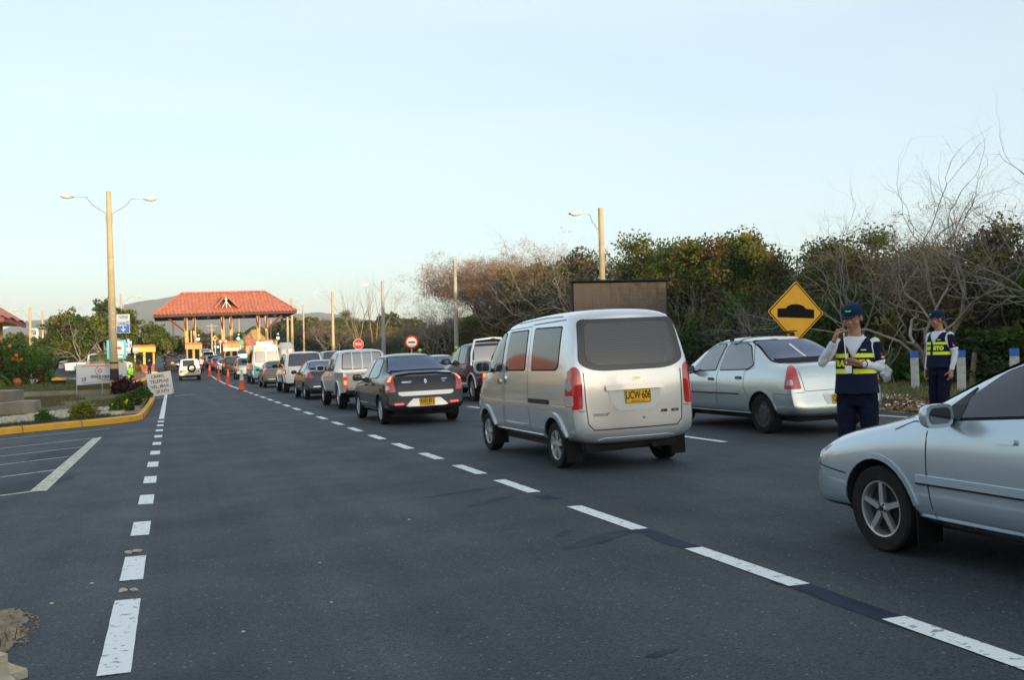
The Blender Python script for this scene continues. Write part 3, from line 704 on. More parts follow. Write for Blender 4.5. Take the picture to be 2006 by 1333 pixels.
def diag_front(P, t, s_, L, w):
    """headlight wrapped round a front corner"""
    ol = roundpoly([(-.16,.55),(.12,.53),(.13,.60),(.02,.665),(-.14,.68)], .03); a = R(35)
    d = Vector((-s_*math.sin(a), -math.cos(a), 0)); u = Vector((s_*math.cos(a), -math.sin(a), 0))
    bm = bmesh.new(); bm.faces.new([bm.verts.new((p[0], p[1], 0)) for p in ol])
    for ax, lo, hi in ((0,-.16,.13),(1,.575,.755)):
        for i in range(1, 7):
            c = [0,0,0]; c[ax] = lo+(hi-lo)*i/7; nn = [0,0,0]; nn[ax] = 1
            bmesh.ops.bisect_plane(bm, geom=bm.verts[:]+bm.edges[:]+bm.faces[:], plane_co=c, plane_no=nn)
    r = bmesh.ops.extrude_face_region(bm, geom=bm.faces[:]); top = {v for v in r['geom'] if isinstance(v, bmesh.types.BMVert)}
    c0 = Vector((s_*w*.80, L-.10, 0))
    for vv in bm.verts:
        p = c0+u*vv.co.x+Vector((0,0,vv.co.y))-d*2
        loc, n, i, ds = P.t.ray_cast(p, d)
        if loc is None: loc = p+d*2; n = -d
        vv.co = loc+(n*.5-d*.5).normalized()*(.01 if vv in top else -.004)
    big = [f for f in bm.faces if len(f.verts) > 4]
    if big: bmesh.ops.triangulate(bm, faces=big)
    bmesh.ops.recalc_face_normals(bm, faces=bm.faces)
    me = bpy.data.meshes.new('headlight'); bm.to_mesh(me); bm.free(); shade(me, 50); link('headlight', me, M_['headlight'], t)

def suv(name, label, m, L=4.6, w=.90, H=1.80, wb=2.75, ro=.85, lit=True, plate=('',''), hatch=.16, boxy=0, spare=False, wr_=.36, flare=False, lampstyle='wide', roofrack=False, group=None, cat='suv', glassr='glass', bumperm=None):
    t = start(name, label, group); t['category'] = cat
    yr, yf = ro, ro+wb; ra = wr_+.06; ar = [(yr, wr_-.0, ra), (yf, wr_-.0, ra)]
    k = L/4.6; B = .62*H
    st = [
     (0.00,.42,.75,B-.02,H-.10,w*.95,w*.74,.03,hatch+.05),
     (0.10,.38,.75,B,H-.035,w*.985,w*.80,.02,hatch),
     (0.50*k,.36,.75,B,H-.01,w,w*.82,0,.04),
     (1.30*k,.36,.75,B-.01,H,w,w*.83,0,0),
     (2.10*k,.36,.75,B-.02,H-.01,w,w*.83,0,0),
     (2.70*k,.36,.75,B-.03,H-.06,w,w*.82,0,0),
     (3.02*k,.36,.75,B-.05,H-.22+boxy*.1,w,w*.83,0,0),
     (3.42*k,.37,.75,B-.08,B+.06,w,w*.86,0,0),
     (3.95*k,.38,.73,B-.13,B-.05,w*.98,w*.80,0,0),
     (4.35*k,.40,.70,B-.20,B-.13,w*.94,w*.76,0,0),
     (4.58*k,.44,.64,B-.32,B-.26,w*.84,w*.66,0,-.02)]
    me, P = body_mesh(st, ar, .42, [(3,.3),(4,.35+.3*boxy)])
    link('body', me, [m, M_['under']], t); P.corner = {-1: (-w*.95, .04), 1: (w*.95, .04)}
    z0, z1 = B+.04, H-.13
    panes = [[(3.12*k,z0-.02),(2.32*k,z0),(2.32*k,z1),(2.72*k,z1-.02),(2.95*k,z1-.22)], [(2.22*k,z0),(1.40*k,z0),(1.40*k,z1),(2.22*k,z1)], [(1.28*k,z0),(.62*k,z0+.02),(.56*k,z1-.03),(1.28*k,z1)]]
    windows(P, t, panes)
    rwp = [(-w*.68,z1+.01),(w*.68,z1+.01),(w*.78,z0+.03),(-w*.78,z0+.03)]
    if lampstyle == 'defender': rwp = [(-w*.6,z1-.02),(w*.42,z1-.02),(w*.42,z0+.05),(-w*.6,z0+.05)]
    rw = end_glass(P, t, rwp, 'rear', glassr)
    end_glass(P, t, [(-w*.66,H-.18),(w*.66,H-.18),(w*.78,B+.10),(-w*.78,B+.10)], 'front', name='windscreen')
    for s_ in (-1, 1):
        if lampstyle == 'wide':
            diag_lamp(P, t, roundpoly([(-.06,.86),(.30,.84),(.24,1.06),(-.02,1.05)], .03), s_, M_['lampred'], ang=22, subs=[('brake_lens', M_['lamphot'] if lit else M_['lampred'], circ(.08,.93,.05,12,1.3)), ('reversing_lens', M_['lampwhite'], roundpoly([(.0,.99),(.22,.99),(.22,1.04),(.0,1.04)], .01))])
        elif lampstyle == 'tall':
            diag_lamp(P, t, roundpoly([(-.06,.80),(.10,.80),(.09,1.18),(-.04,1.18)], .02), s_, M_['lampredlit'] if lit else M_['lampred'], ang=30, subs=[('brake_lens', M_['lamphot'] if lit else M_['lampred'], circ(.03,1.0,.05,12))])
        else:
            decal(P, 'tail_light', M_['lampredlit'] if lit else M_['lampred'], t, rrect(s_*w*.80-.07, s_*w*.80+.07, .66, .86, .02), 'rear', 1, thick=.02)
        mirror_part(t, s_*w*.99, 2.98*k, B+.06, s_, M_['black'], 1.15)
    bm_ = bumperm or m
    b = MB(); b.prism(rrect(-w*.95, w*.95, .44, .66, .06), 'y', -.09, .12, .015); b.build('rear_bumper', bm_, t)
    decal(P, 'tailgate_gap', M_['gap'], t, rrect(-.001,.001,.7,.71,.0004), 'rear', 1, .001) if False else None
    strips(P, 'tailgate_gap', M_['gap'], t, [[(-w*.80,z0),(-w*.78,.72),(w*.78,.72),(w*.80,z0)]], 'rear', 1, .010, .003)
    seams(P, t, [[(3.20*k,.42),(3.2*k,B-.04),(2.98*k,z1-.1),(2.75*k,z1+.04),(2.27*k,z1+.04),(2.27*k,.42)], [(1.34*k,z1+.04),(1.34*k,.85),(1.22*k,.62)], [(2.27*k,z1+.04),(1.34*k,z1+.04)]])
    handles(P, t, [(2.42*k,B-.12),(1.50*k,B-.12)], m if not flare else M_['chrome'], wd=.16)
    if spare:
        c = P.hit(P.frame('rear'), .12, B-.14, 0); r0 = .34
        wh = make_wheel(t, 0, 0, r0, .20, .20, 'steel', -1, 'spare_wheel'); wh.rotation_euler = (0, 0, R(90)); wh.location = (.16, c.y-.12, B-.10)
        for ch in wh.children:
            if ch.name.startswith('rim'): ch.data.materials[0] = M_['p_cream']
        plate_part(P, t, -w*.50, .82, *plate, .33, .15)
    else: plate_part(P, t, 0 if lampstyle != 'tall' else .0, .93, *plate, .33, .15)
    if lit and not spare: decal(P, 'high_brake_light', M_['lampred'], rw, rrect(-.16,.16,z1-.0,z1+.035,.01), 'rear', 1, thick=.012)
    arch_lip(P, t, ar, bm_ if flare else m, .07, .03, 10, 170)
    if roofrack:
        b = MB()
        for s_ in (-1, 1): b.tube([(s_*w*.68,.7,H+.01),(s_*w*.68,.75,H+.06),(s_*w*.68,2.5,H+.05),(s_*w*.68,2.55,H-.01)], .016, 8)
        b.build('roof_rail', M_['black'], t)
    for s_ in (-1, 1):
        decal(P, 'headlight', M_['headlight'], t, roundpoly([(s_*.40,B-.22),(s_*.70,B-.2),(s_*.70,B-.38),(s_*.42,B-.4)], .03), 'front', 1, thick=.01)
        flap(t, s_*(w-.15), yr-ra+.02, .22, .16, .46)
    decal(P, 'grille', M_['black'], t, rrect(-.36,.36,B-.4,B-.24,.03), 'front', 1, thick=.01)
    underside(t, w*.66, .1, L-.3, .30, [(-.3,.3,.0,.5,.26,.4)])
    b = MB(); b.tube([(-w+.2, yr, wr_),(w-.2, yr, wr_)], .05, 8); b.ball((0, yr, wr_), .12, 2); b.build('axle', M_['under'], t)
    four_wheels(t, st, yr, yf, wr_, .24, wr_*.60, 'multi', w+.01)
    PROJ[t.name] = P
    return t

def pickup(name, label, m, L=5.0, w=.86, H=1.72, wb=2.95, ro=1.15, canopy=False, bars=None, lit=True, group=None, cat='pickup truck', rearglass='glass_sunset', wr_=.36, rails=False, stripe=None):
    t = start(name, label, group); t['category'] = cat
    yr, yf = ro, ro+wb; ra = wr_+.065; ar = [(yr, wr_, ra), (yf, wr_, ra)]
    B = 1.08; c0 = 1.62   # cab starts here
    st = [
     (c0,.42,.74,B,H-.10,w*.985,w*.76,0,.10),
     (c0+.08,.40,.74,B,H-.02,w,w*.80,0,.10),
     (c0+.55,.38,.74,B,H,w,w*.80,0,0),
     (c0+1.1,.38,.74,B-.01,H-.01,w,w*.80,0,0),
     (c0+1.45,.38,.74,B-.02,H-.08,w,w*.80,0,0),
     (c0+1.80,.38,.74,B-.04,H-.34,w,w*.82,0,0),
     (c0+2.15,.38,.74,B-.07,B+.05,w,w*.86,0,0),
     (c0+2.70,.40,.72,B-.11,B-.03,w*.98,w*.80,0,0),
     (c0+3.15,.42,.68,B-.18,B-.12,w*.95,w*.78,0,0),
     (c0+3.36,.46,.62,B-.30,B-.24,w*.86,w*.70,0,-.02)]
    me, P = body_mesh(st, [ar[1]], .44, [(3,.3),(4,.35)])
    link('body', me, [m, M_['under']], t)
    # load bed: outer walls, floor, tailgate, cut by the rear arches
    bb = MB(); o = w*.985
    for s_ in (-1, 1):
        pr = [(.04,.50),(.04,1.02),(.06,1.06),(c0-.02,1.06),(c0-.02,.44),(yr+ra,.44)]
        pr += [(yr+ra*math.cos(R(a)), wr_+ra*math.sin(R(a))) for a in range(8, 176, 12)]+[(yr-ra,.46)]
        bb.prism(pr, 'x', s_*o, s_*(o-.07), .006)
    bb.box(-o+.07,o-.07,.06,c0-.04,.60,.64); bb.box(-o+.07,o-.07,c0-.08,c0-.04,.64,1.04)
    bed = bb.build('load_bed', m, t)
    b = MB(); b.box(-o+.105,o-.105,-.005,.045,.56,1.05,.012); tg = b.build('tailgate', m, t)
    b = MB(); b.box(-.09,.09,-.018,-.004,.90,.95,.005); b.build('tailgate_handle', M_['black'], tg)
    b = MB(); b.box(-o+.12,o-.12,-.009,-.004,.60,.612); b.box(-o+.12,o-.12,-.009,-.004,.99,1.0); b.build('tailgate_crease', M_['gap'], tg, smooth=0)
    for s_ in (-1, 1):
        b = MB(); x0, x1 = sorted((s_*(o-.10), s_*(o+.004))); b.box(x0,x1,-.012,.06,.60,.94,.012)
        lt = b.build('tail_light', M_['lampredlit'] if lit else M_['lampred'], t)
        b = MB(); b.box(x0+.012,x1-.012,-.017,-.010,.72,.84,.004); b.build('brake_lens', M_['lamphot'] if lit else M_['lampred'], lt)
        b = MB(); b.box(x0+.008,x1-.008,-.016,-.010,.61,.68,.004); b.build('reversing_lens', M_['lampwhite'], lt)
        mirror_part(t, s_*w*.99, c0+1.85, B+.10, s_, m if m != M_['p_maroon'] else M_['black'], 1.3)
        ln = [(yr+(ra+.02)*math.cos(R(a)), wr_+(ra+.02)*math.sin(R(a))) for a in range(5, 176, 10)]
        b = MB(); b.tube([(s_*(o+.01), p[0], p[1]) for p in ln], .028, 6); b.build('wheel_arch_trim', m if m != M_['p_maroon'] else M_['p_pick'], t)
        flap(t, s_*(w-.15), yr-ra-.02, .26, .2, .52)
    arch_lip(P, t, [ar[1]], m, .05, .02, 10, 170)
    b = MB(); b.box(-w*.9,w*.9,-.12,-.01,.44,.56,.02); b.build('rear_bumper', M_['black'] if not rails else M_['chrome'], t)
    z0, z1 = B+.04, H-.13
    panes = [[(c0+1.88,z0-.01),(c0+1.02,z0),(c0+1.02,z1),(c0+1.42,z1-.01),(c0+1.66,z1-.2)], [(c0+.92,z0),(c0+.20,z0),(c0+.22,z1),(c0+.92,z1)]]
    windows(P, t, panes, glass='glass_clear' if m == M_['p_pick'] else 'glass')
    rwp = [(-w*.64,z1+.0),(w*.64,z1+.0),(w*.70,z0+.02),(-w*.70,z0+.02)]
    end_glass(P, t, rwp, 'rear', rearglass)
    end_glass(P, t, [(-w*.66,H-.18),(w*.66,H-.18),(w*.78,B+.08),(-w*.78,B+.08)], 'front', name='windscreen')
    if bars == 'window': strips(P, 'window_bars', m, t, [[(a,z0-.01),(a,z1+.03)] for a in (-w*.34,-w*.0,w*.34)], 'rear', 1, .035, thick=.028)
    seams(P, t, [[(c0+2.0,.44),(c0+2.0,B-.04),(c0+1.72,z1-.12),(c0+1.5,z1+.05),(c0+.97,z1+.05),(c0+.97,.44)], [(c0+.97,z1+.05),(c0+.13,z1+.04),(c0+.11,.9),(c0+.13,.44)]])
    handles(P, t, [(c0+1.12,B-.10),(c0+.26,B-.10)], m if m != M_['p_maroon'] else M_['chrome'], wd=.14)
    if rails:
        b = MB()
        for s_ in (-1, 1): b.tube([(s_*w*.88,c0-.25,1.06),(s_*w*.84,c0-.22,1.45),(s_*w*.68,c0-.1,H+.05),(0,c0-.08,H+.10)], .04, 10)
        for s_ in (-1, 1): b.tube([(s_*w*.86,c0-.2,1.2),(s_*w*.90,.15,1.09)], .03, 8)
        b.build('roll_bar', M_['chrome'], t)
        for s_ in (-1, 1):
            strips(P, 'side_rub_strip', M_['chrome'], t, [[(c0+2.0,.80),(c0+.12,.80)]], 'side', s_, .05, thick=.012)
            b = MB(); x0, x1 = sorted((s_*(w-.05), s_*(w+.12))); b.box(x0,x1,c0+.1,c0+2.0,.42,.46,.01); b.build('side_step', M_['chrome'], t)
            b = MB(); x0, x1 = sorted((s_*(o-.01), s_*(o+.012))); b.box(x0,x1,yr+ra+.05,c0-.05,.775,.825,.004); b.build('side_rub_strip', M_['chrome'], t)
    if canopy: pass
    if stripe:
        for s_ in (-1, 1): strips(P, 'side_stripe', stripe, t, [[(c0+2.0,B-.16),(c0+.05,B-.16)]], 'side', s_, .035, off=.004)
    for s_ in (-1, 1): decal(P, 'headlight', M_['headlight'], t, roundpoly([(s_*.42,B-.22),(s_*.70,B-.2),(s_*.70,B-.36),(s_*.44,B-.38)], .03), 'front', 1, thick=.01)
    decal(P, 'grille', M_['black'], t, rrect(-.36,.36,B-.4,B-.24,.03), 'front', 1, thick=.01)
    underside(t, w*.6, .1, L-.4, .38)
    b = MB(); b.tube([(-w+.2, yr, wr_),(w-.2, yr, wr_)], .05, 8); b.ball((0, yr, wr_), .13, 2); b.build('axle', M_['under'], t)
    plate_part(P, t, 0, .5, '', '') if False else None
    four_wheels(t, st, yr, yf, wr_, .23, wr_*.62, 'multi' if not rails else 'five', w+.0)
    return t

def minibus(name, label, lower=True, word=True, H=2.62, L=5.9, w=.97, group=None):
    t = start(name, label, group); t['category'] = 'minibus'; m = M_['p_white']
    yr, yf = 1.0, 4.55; ar = [(yr,.34,.42),(yf,.34,.42)]
    st = [
     (0.00,.42,.85,1.35,H-.06,w*.95,w*.74,.02,.12),
     (0.10,.38,.85,1.36,H-.0,w*.99,w*.80,.01,.12),
     (0.60,.36,.85,1.36,H+.02,w,w*.81,0,.03),
     (1.60,.36,.85,1.36,H+.03,w,w*.82,0,0),
     (3.00,.36,.85,1.36,H+.02,w,w*.82,0,0),
     (4.10,.36,.85,1.34,H-.06,w,w*.81,0,0),
     (4.55,.36,.85,1.30,H-.40,w,w*.82,0,0),
     (5.05,.37,.85,1.22,1.36,w,w*.84,0,0),
     (5.55,.40,.80,1.02,1.12,w*.96,w*.80,0,0),
     (5.88,.45,.70,.82,.90,w*.84,w*.66,0,-.02)]
    me, P = body_mesh(st, ar, .42, [(3,.2),(4,.4)])
    link('body', me, [m, M_['under']], t); P.corner = {-1: (-w*.95, .04), 1: (w*.95, .04)}
    for s_ in (-1, 1):
        rwp = sorted([s_*w*.10, s_*w*.72]); o = decal(P, 'rear_window', M_['seal'], t, rrect(rwp[0]-.02, rwp[1]+.02, 1.42, 2.12, .08), 'rear', 1, .004)
        decal(P, 'pane', M_['glass_sunset'], o, rrect(rwp[0], rwp[1], 1.44, 2.10, .07), 'rear', 1, .008)
        windows(P, t, [[(4.30,1.45),(3.62,1.42),(3.62,2.08),(3.9,2.08),(4.18,1.85)], [(3.45,1.40),(2.45,1.40),(2.45,2.10),(3.45,2.10)], [(2.35,1.40),(1.35,1.40),(1.35,2.10),(2.35,2.10)], [(1.25,1.40),(.35,1.40),(.35,2.10),(1.25,2.10)]], (s_,))
        if lower:
            decal(P, 'turquoise_panel', M_['tealp'], t, [(.02,.5),(2.6,.5),(2.2,.62),(1.2,.74),(.5,1.0),(.02,1.18)], 'side', s_, .003)
        diag_lamp(P, t, roundpoly([(-.06,.88),(.06,.88),(.06,1.28),(-.06,1.28)], .02), s_, M_['lampred'], ang=35, subs=[('reversing_lens', M_['lampwhite'], roundpoly([(-.04,.98),(.05,.98),(.05,1.06),(-.04,1.06)], .01))])
        mirror_part(t, s_*w, 4.6, 1.5, s_, M_['black'], 1.5)
    if lower: decal(P, 'turquoise_panel', M_['tealp'], t, [(-w*.86,.50),(w*.86,.50),(w*.86,.92),(.3,.86),(-.2,.96),(-w*.6,1.15),(-w*.86,1.22)], 'rear', 1, .003)
    if word:
        text_decal(P, 'MarSol', .30, .22, 2.27, 'lettering', M_['tealp'], t, bold=.004, xs=1.1)
        decal(P, 'sun_mark', mat('sun yellow', (.8,.6,.02), .5), t, circ(-.52,2.28,.10,16,1.3), 'rear', 1, .005)
    strips(P, 'rear_door_gap', M_['gap'], t, [[(0,.68),(0,2.3)], [(-w*.84,2.2),(-w*.82,.68),(w*.82,.68),(w*.84,2.2)]], 'rear', 1, .012, .004)
    b = MB(); b.prism(rrect(-w*.94, w*.94, .40, .60, .05), 'y', -.10, .1, .015); b.build('rear_bumper', M_['teald'] if lower else m, t)
    b = MB(); b.prism([(.7,H-.02),(.85,H+.17),(2.6,H+.17),(2.9,H-.02)], 'x', -w*.58, w*.58, .03); b.build('roof_air_unit', m, t)
    underside(t, w*.7, .2, 5.5, .30)
    four_wheels(t, st, yr, yf, .34, .22, .21, 'cap', w)
    return t
M_['vanframe'] = glassmat('dark glass border', (.018,.018,.018), .12, ior=1.4)
M_['greyline'] = mat('pale printed line', (.15,.15,.15), .5)
M_['p_vanshade'] = paint('shaded recess paint', (.60,.62,.63), .4, .35)  # slightly darker copy of the van paint, recess shade put into its colour
M_['gold'] = mat('gold badge', (.75,.48,.12), .3, .8)
M_['glass_side'] = glassmat('side window glass', (.05,.07,.075), .04)
M_['glass_dark'] = glassmat('dark film glass', (.012,.010,.016), .05, ior=1.45)
M_['blackh'] = mat('dark blue handle', (.02,.025,.035), .35)
M_['p_accentl'] = paint('rub strip paint', (.42,.52,.60), .4, .3)
M_['glass_sunset'] = glassmat('mirror tinted glass', (.02,.018,.015), .03, ior=2.1)
M_['teald'] = mat('grey teal bumper', (.08,.17,.18), .5)
# heated rear glass: fine horizontal wires in the film
m = glassmat('heated rear glass', (.03,.03,.03), .10, ior=1.45); n = m.node_tree; b = n.nodes["Principled BSDF"]
tc = n.nodes.new("ShaderNodeTexCoord"); wv = n.nodes.new("ShaderNodeTexWave"); wv.bands_direction = 'Z'; wv.inputs["Scale"].default_value = 10.5
rp = n.nodes.new("ShaderNodeValToRGB"); rp.color_ramp.elements[0].position = .90; rp.color_ramp.elements[0].color = (.030,.029,.028,1); rp.color_ramp.elements[1].position = .97; rp.color_ramp.elements[1].color = (.060,.058,.055,1)
n.links.new(tc.outputs["Object"], wv.inputs["Vector"]); n.links.new(wv.outputs["Fac"], rp.inputs[0]); n.links.new(rp.outputs[0], b.inputs["Base Color"]); M_['glass_heated'] = m
# ------------------------------------------------------------ ground and road
def sheet(name, xs, ys, off, m, f=None, skip=None):
    V = []; F = []
    for y in ys:
        for x in xs: V.append((x, y, G(x, y)+off+(f(x, y) if f else 0)))
    n = len(xs)
    for j in range(len(ys)-1):
        for i in range(n-1):
            if skip and skip((xs[i]+xs[i+1])/2, (ys[j]+ys[j+1])/2): continue
            F.append((j*n+i, j*n+i+1, (j+1)*n+i+1, (j+1)*n+i))
    me = bpy.data.meshes.new(name); me.from_pydata(V, [], F); me.update()
    o = link(name, me, m); o['kind'] = 'structure'; return o
XS = [-6000,-2500,-1000,-400,-150,-60,-30,-20,-14,-10,-8,-7,-6.5,-6,-5.5,-5,-4.5,-4,-3,-2,-1,0,3,6,9,12.4,14,16,18,20,22,25,30,45,80,150,400,1000,2500,6000]
YS = [-3000,-1000,-400,-200,-60,-20]+list(range(0,56,8))+list(range(56,122,3))+list(range(122,262,8))+[262,280,320,400,520,700,1000,1600,2600,4000,8000]
m_ground = mat('dry earth and grass', (.085,.075,.04), .95, col2=(.05,.065,.022), vscale=.35, bump=.5, bscale=6, detail=10)
sheet('ground', XS, YS, -.02, m_ground)
# asphalt: aggregate speckle, large tonal patches, faint oil stains and worn wheel tracks
m = bpy.data.materials.new('worn asphalt'); m.use_nodes = True; n = m.node_tree; b = n.nodes["Principled BSDF"]
tc = n.nodes.new("ShaderNodeTexCoord")
def noise_(sc, det=5, scale_vec=None, rough=.6):
    t = n.nodes.new("ShaderNodeTexNoise"); t.inputs["Scale"].default_value = sc; t.inputs["Detail"].default_value = det; t.inputs["Roughness"].default_value = rough
    if scale_vec:
        mp = n.nodes.new("ShaderNodeMapping"); mp.inputs["Scale"].default_value = scale_vec; n.links.new(tc.outputs["Object"], mp.inputs[0]); n.links.new(mp.outputs[0], t.inputs["Vector"])
    else: n.links.new(tc.outputs["Object"], t.inputs["Vector"])
    return t
def ramp(src, p0, c0, p1, c1):
    r = n.nodes.new("ShaderNodeValToRGB"); r.color_ramp.elements[0].position = p0; r.color_ramp.elements[0].color = (*c0, 1); r.color_ramp.elements[1].position = p1; r.color_ramp.elements[1].color = (*c1, 1)
    n.links.new(src, r.inputs[0]); return r
def mix(t, a, b_, fac, fsock=None):
    x = n.nodes.new("ShaderNodeMix"); x.data_type = 'RGBA'; x.blend_type = t
    if fsock: n.links.new(fsock, x.inputs[0])
    else: x.inputs[0].default_value = fac
    n.links.new(a, x.inputs[6]); n.links.new(b_, x.inputs[7]); return x.outputs[2]
base = ramp(noise_(.22, 6).outputs[0], .35, (.029,.037,.047), .68, (.041,.051,.062))
tracks = ramp(noise_(1.0, 4, (1.6,.035,1)).outputs[0], .38, (.80,.80,.82), .64, (1.18,1.18,1.16))
c = mix('MULTIPLY', base.outputs[0], tracks.outputs[0], 1)
vor = n.nodes.new("ShaderNodeTexVoronoi"); vor.inputs["Scale"].default_value = 95; n.links.new(tc.outputs["Object"], vor.inputs["Vector"])
sp = ramp(vor.outputs["Color"], .10, (.45,.45,.46), .98, (1.95,1.92,1.85)); c = mix('MULTIPLY', c, sp.outputs[0], .8)
fine = ramp(noise_(260, 3).outputs[0], .35, (.7,.7,.7), .65, (1.3,1.3,1.3)); c = mix('MULTIPLY', c, fine.outputs[0], .7)
st = ramp(noise_(.55, 7, (1,.6,1), .7).outputs[0], .60, (0,0,0), .72, (1,1,1)); dk = n.nodes.new("ShaderNodeRGB"); dk.outputs[0].default_value = (.030,.037,.050,1)
c = mix('MIX', c, dk.outputs[0], .5, ramp(st.outputs[0], 0, (0,0,0), 1, (.45,.45,.45)).outputs[0])
vc = n.nodes.new("ShaderNodeTexVoronoi"); vc.feature = 'DISTANCE_TO_EDGE'; vc.inputs["Scale"].default_value = .33
wp_ = n.nodes.new("ShaderNodeMix"); wp_.data_type = 'VECTOR'; wp_.inputs[0].default_value = .22; nz = noise_(1.7, 6); n.links.new(tc.outputs["Object"], wp_.inputs[4]); n.links.new(nz.outputs[1], wp_.inputs[5]); n.links.new(wp_.outputs[1], vc.inputs["Vector"])
ck = ramp(vc.outputs[0], .0008, (1,1,1), .0028, (0,0,0)); cm = ramp(noise_(.25, 3).outputs[0], .52, (0,0,0), .60, (.55,.55,.55)); mk = mix('MULTIPLY', ck.outputs[0], cm.outputs[0], 1)
c = mix('MIX', c, dk.outputs[0], .5, mk)
v3 = n.nodes.new("ShaderNodeTexVoronoi"); v3.inputs["Scale"].default_value = 75; n.links.new(tc.outputs["Object"], v3.inputs["Vector"]); sc3 = n.nodes.new("ShaderNodeSeparateColor"); n.links.new(v3.outputs["Color"], sc3.inputs[0])
wt = n.nodes.new("ShaderNodeRGB"); wt.outputs[0].default_value = (.22,.22,.20,1); c = mix('MIX', c, wt.outputs[0], .5, ramp(sc3.outputs[0], .988, (0,0,0), .998, (.75,.75,.75)).outputs[0])
n.links.new(c, b.inputs["Base Color"]); rr = ramp(noise_(.8, 4).outputs[0], .3, (.62,)*3, .7, (.80,)*3); n.links.new(rr.outputs[0], b.inputs["Roughness"])
b.inputs['Specular IOR Level'].default_value = .3
bp = n.nodes.new("ShaderNodeBump"); bp.inputs["Strength"].default_value = .55; bp.inputs["Distance"].default_value = .006
n.links.new(vor.outputs["Distance"], bp.inputs["Height"]); n.links.new(bp.outputs[0], b.inputs["Normal"])
m_asph = m; M_['asphalt'] = m
RX = [x for x in XS if -60 <= x <= 12.4]; RY = [-60]+[y for y in YS if -20 <= y <= 262]
sheet('road', RX, RY, 0., m_asph)
# widening towards the toll plaza on the right
WY = [y for y in YS if 56 <= y <= 152]
V = []; F = []
for j, y in enumerate(WY):
    e = 12.4+5.6*sm((y-60)/40)*(1-sm((y-135)/20))
    for i in range(4): x = 12.4+(e-12.4)*i/3; V.append((x, y, G(x, y)))
for j in range(len(WY)-1):
    for i in range(3): F.append((j*4+i, j*4+i+1, j*4+i+5, j*4+i+4))
me = bpy.data.meshes.new('toll_plaza'); me.from_pydata(V, [], F); link('toll_plaza', me, m_asph)['kind'] = 'structure'
# painted markings
m_mark = mat('worn white road paint', (.28,.29,.30), .75, col2=(.78,.81,.81), vscale=19, bump=.5, bscale=90, detail=12, lo=.33, hi=.42)
m_yel = mat('faded cream road paint', (.22,.22,.20), .75, col2=(.56,.54,.44), vscale=14, detail=9, lo=.38, hi=.46)
def quad_strip(pts_l, pts_r, name, m_, off=.004):
    V = []; F = []
    for a, b_ in zip(pts_l, pts_r): V += [(a[0], a[1], G(*a)+off), (b_[0], b_[1], G(*b_)+off)]
    for i in range(len(pts_l)-1): F.append((2*i, 2*i+1, 2*i+3, 2*i+2))
    me = bpy.data.meshes.new(name); me.from_pydata(V, [], F); o = link(name, me, m_); return o
def dashes(name, x, ys_, wd, m_, skew=0, jag=True):
    V = []; F = []
    for y0, y1 in ys_:
        i = len(V); k = max(1, int((y1-y0)/.12)) if y0 < 15 else max(1, int((y1-y0)/3)); rnd = random.Random(int(y0*10))
        for q in range(k+1):
            y = y0+(y1-y0)*q/k; j = (lambda: rnd.uniform(-.0018,.0018) if y0 < 15 else 0)
            xx = x(y) if callable(x) else x
            V += [(xx-wd/2+j(), y+skew, G(xx, y)+.005), (xx+wd/2+j(), y, G(xx, y)+.005)]
        for q in range(k): F.append((i+2*q, i+2*q+1, i+2*q+3, i+2*q+2))
    me = bpy.data.meshes.new(name); me.from_pydata(V, [], F); o = link(name, me, m_); o['kind'] = 'structure'; return o
def slope(x, y): return (G(x, y+1.5)-G(x, y-1.5))/3
def place(root, x, y, rz=0):
    sx = (G(x+.8, y)-G(x-.8, y))/1.6; sy = slope(x, y+2 if abs(rz) < .5 else y)
    Zv = Vector((-sx, -sy, 1)).normalized(); Yv = Vector((-math.sin(rz), math.cos(rz), 0)); Xv = Yv.cross(Zv).normalized(); Yv = Zv.cross(Xv)
    z = G(x, y) if abs(rz) < .5 else G(x, y)
    Mx = Matrix(((Xv.x,Yv.x,Zv.x,x),(Xv.y,Yv.y,Zv.y,y),(Xv.z,Yv.z,Zv.z,z+.003),(0,0,0,1)))
    root.matrix_world = Mx; return root
place(van(), 5.26, 10.51)
a = sedan('sedan', 'light blue silver sedan in the right foreground with a five spoke alloy wheel, cut off', M_['p_accent'], L=4.22, w=.845, H=1.40, wb=2.44, ro=.92, variant='accent', wstyle='five', wr_=.292, deck=1.02)
place(a, 5.35, 2.06)
a = sedan('sedan', 'silver four-door sedan with black steel wheels and a roof rack, right of the minivan', M_['p_logan'], variant='logan', plate=('QHO·218', ''), wstyle='steel', wr_=.305, glassr='glass_blue')
b = MB()
for yy in (1.95, 2.75):
    b.box(-.62,.62,yy-.03,yy+.03,1.535,1.56,.008)
    for s_ in (-1, 1): b.box(s_*.60-.03,s_*.60+.03,yy-.03,yy+.03,1.45,1.54,.006)
b.tube([(-.5,1.7,1.575),(-.5,3.0,1.575)], .013, 6); b.tube([(.5,1.7,1.575),(.5,3.0,1.575)], .013, 6)
b.build('roof_rack', M_['black'], a)
P = PROJ[a.name]
decal(P, 'window_banner', M_['white'], a, [(-.18,1.475),(.36,1.475),(.30,1.435),(-.10,1.435)], 'rear', 1, .016)
strips(P, 'window_sticker', M_['white'], a, [[(-.04,1.36),(-.02,1.15)]], 'rear', 1, .04, thick=.022)
place(a, 9.50, 12.15)
a = sedan('sedan', 'dark graphite sedan with lit tail lights and yellow plate KHV 871', M_['p_dark'], variant='logan', plate=('KHV·871', 'CARTAGENA'), wstyle='cap', lit=True, glassr='glass_blue', wr_=.305, w=.875)
place(a, 5.11, 20.02)
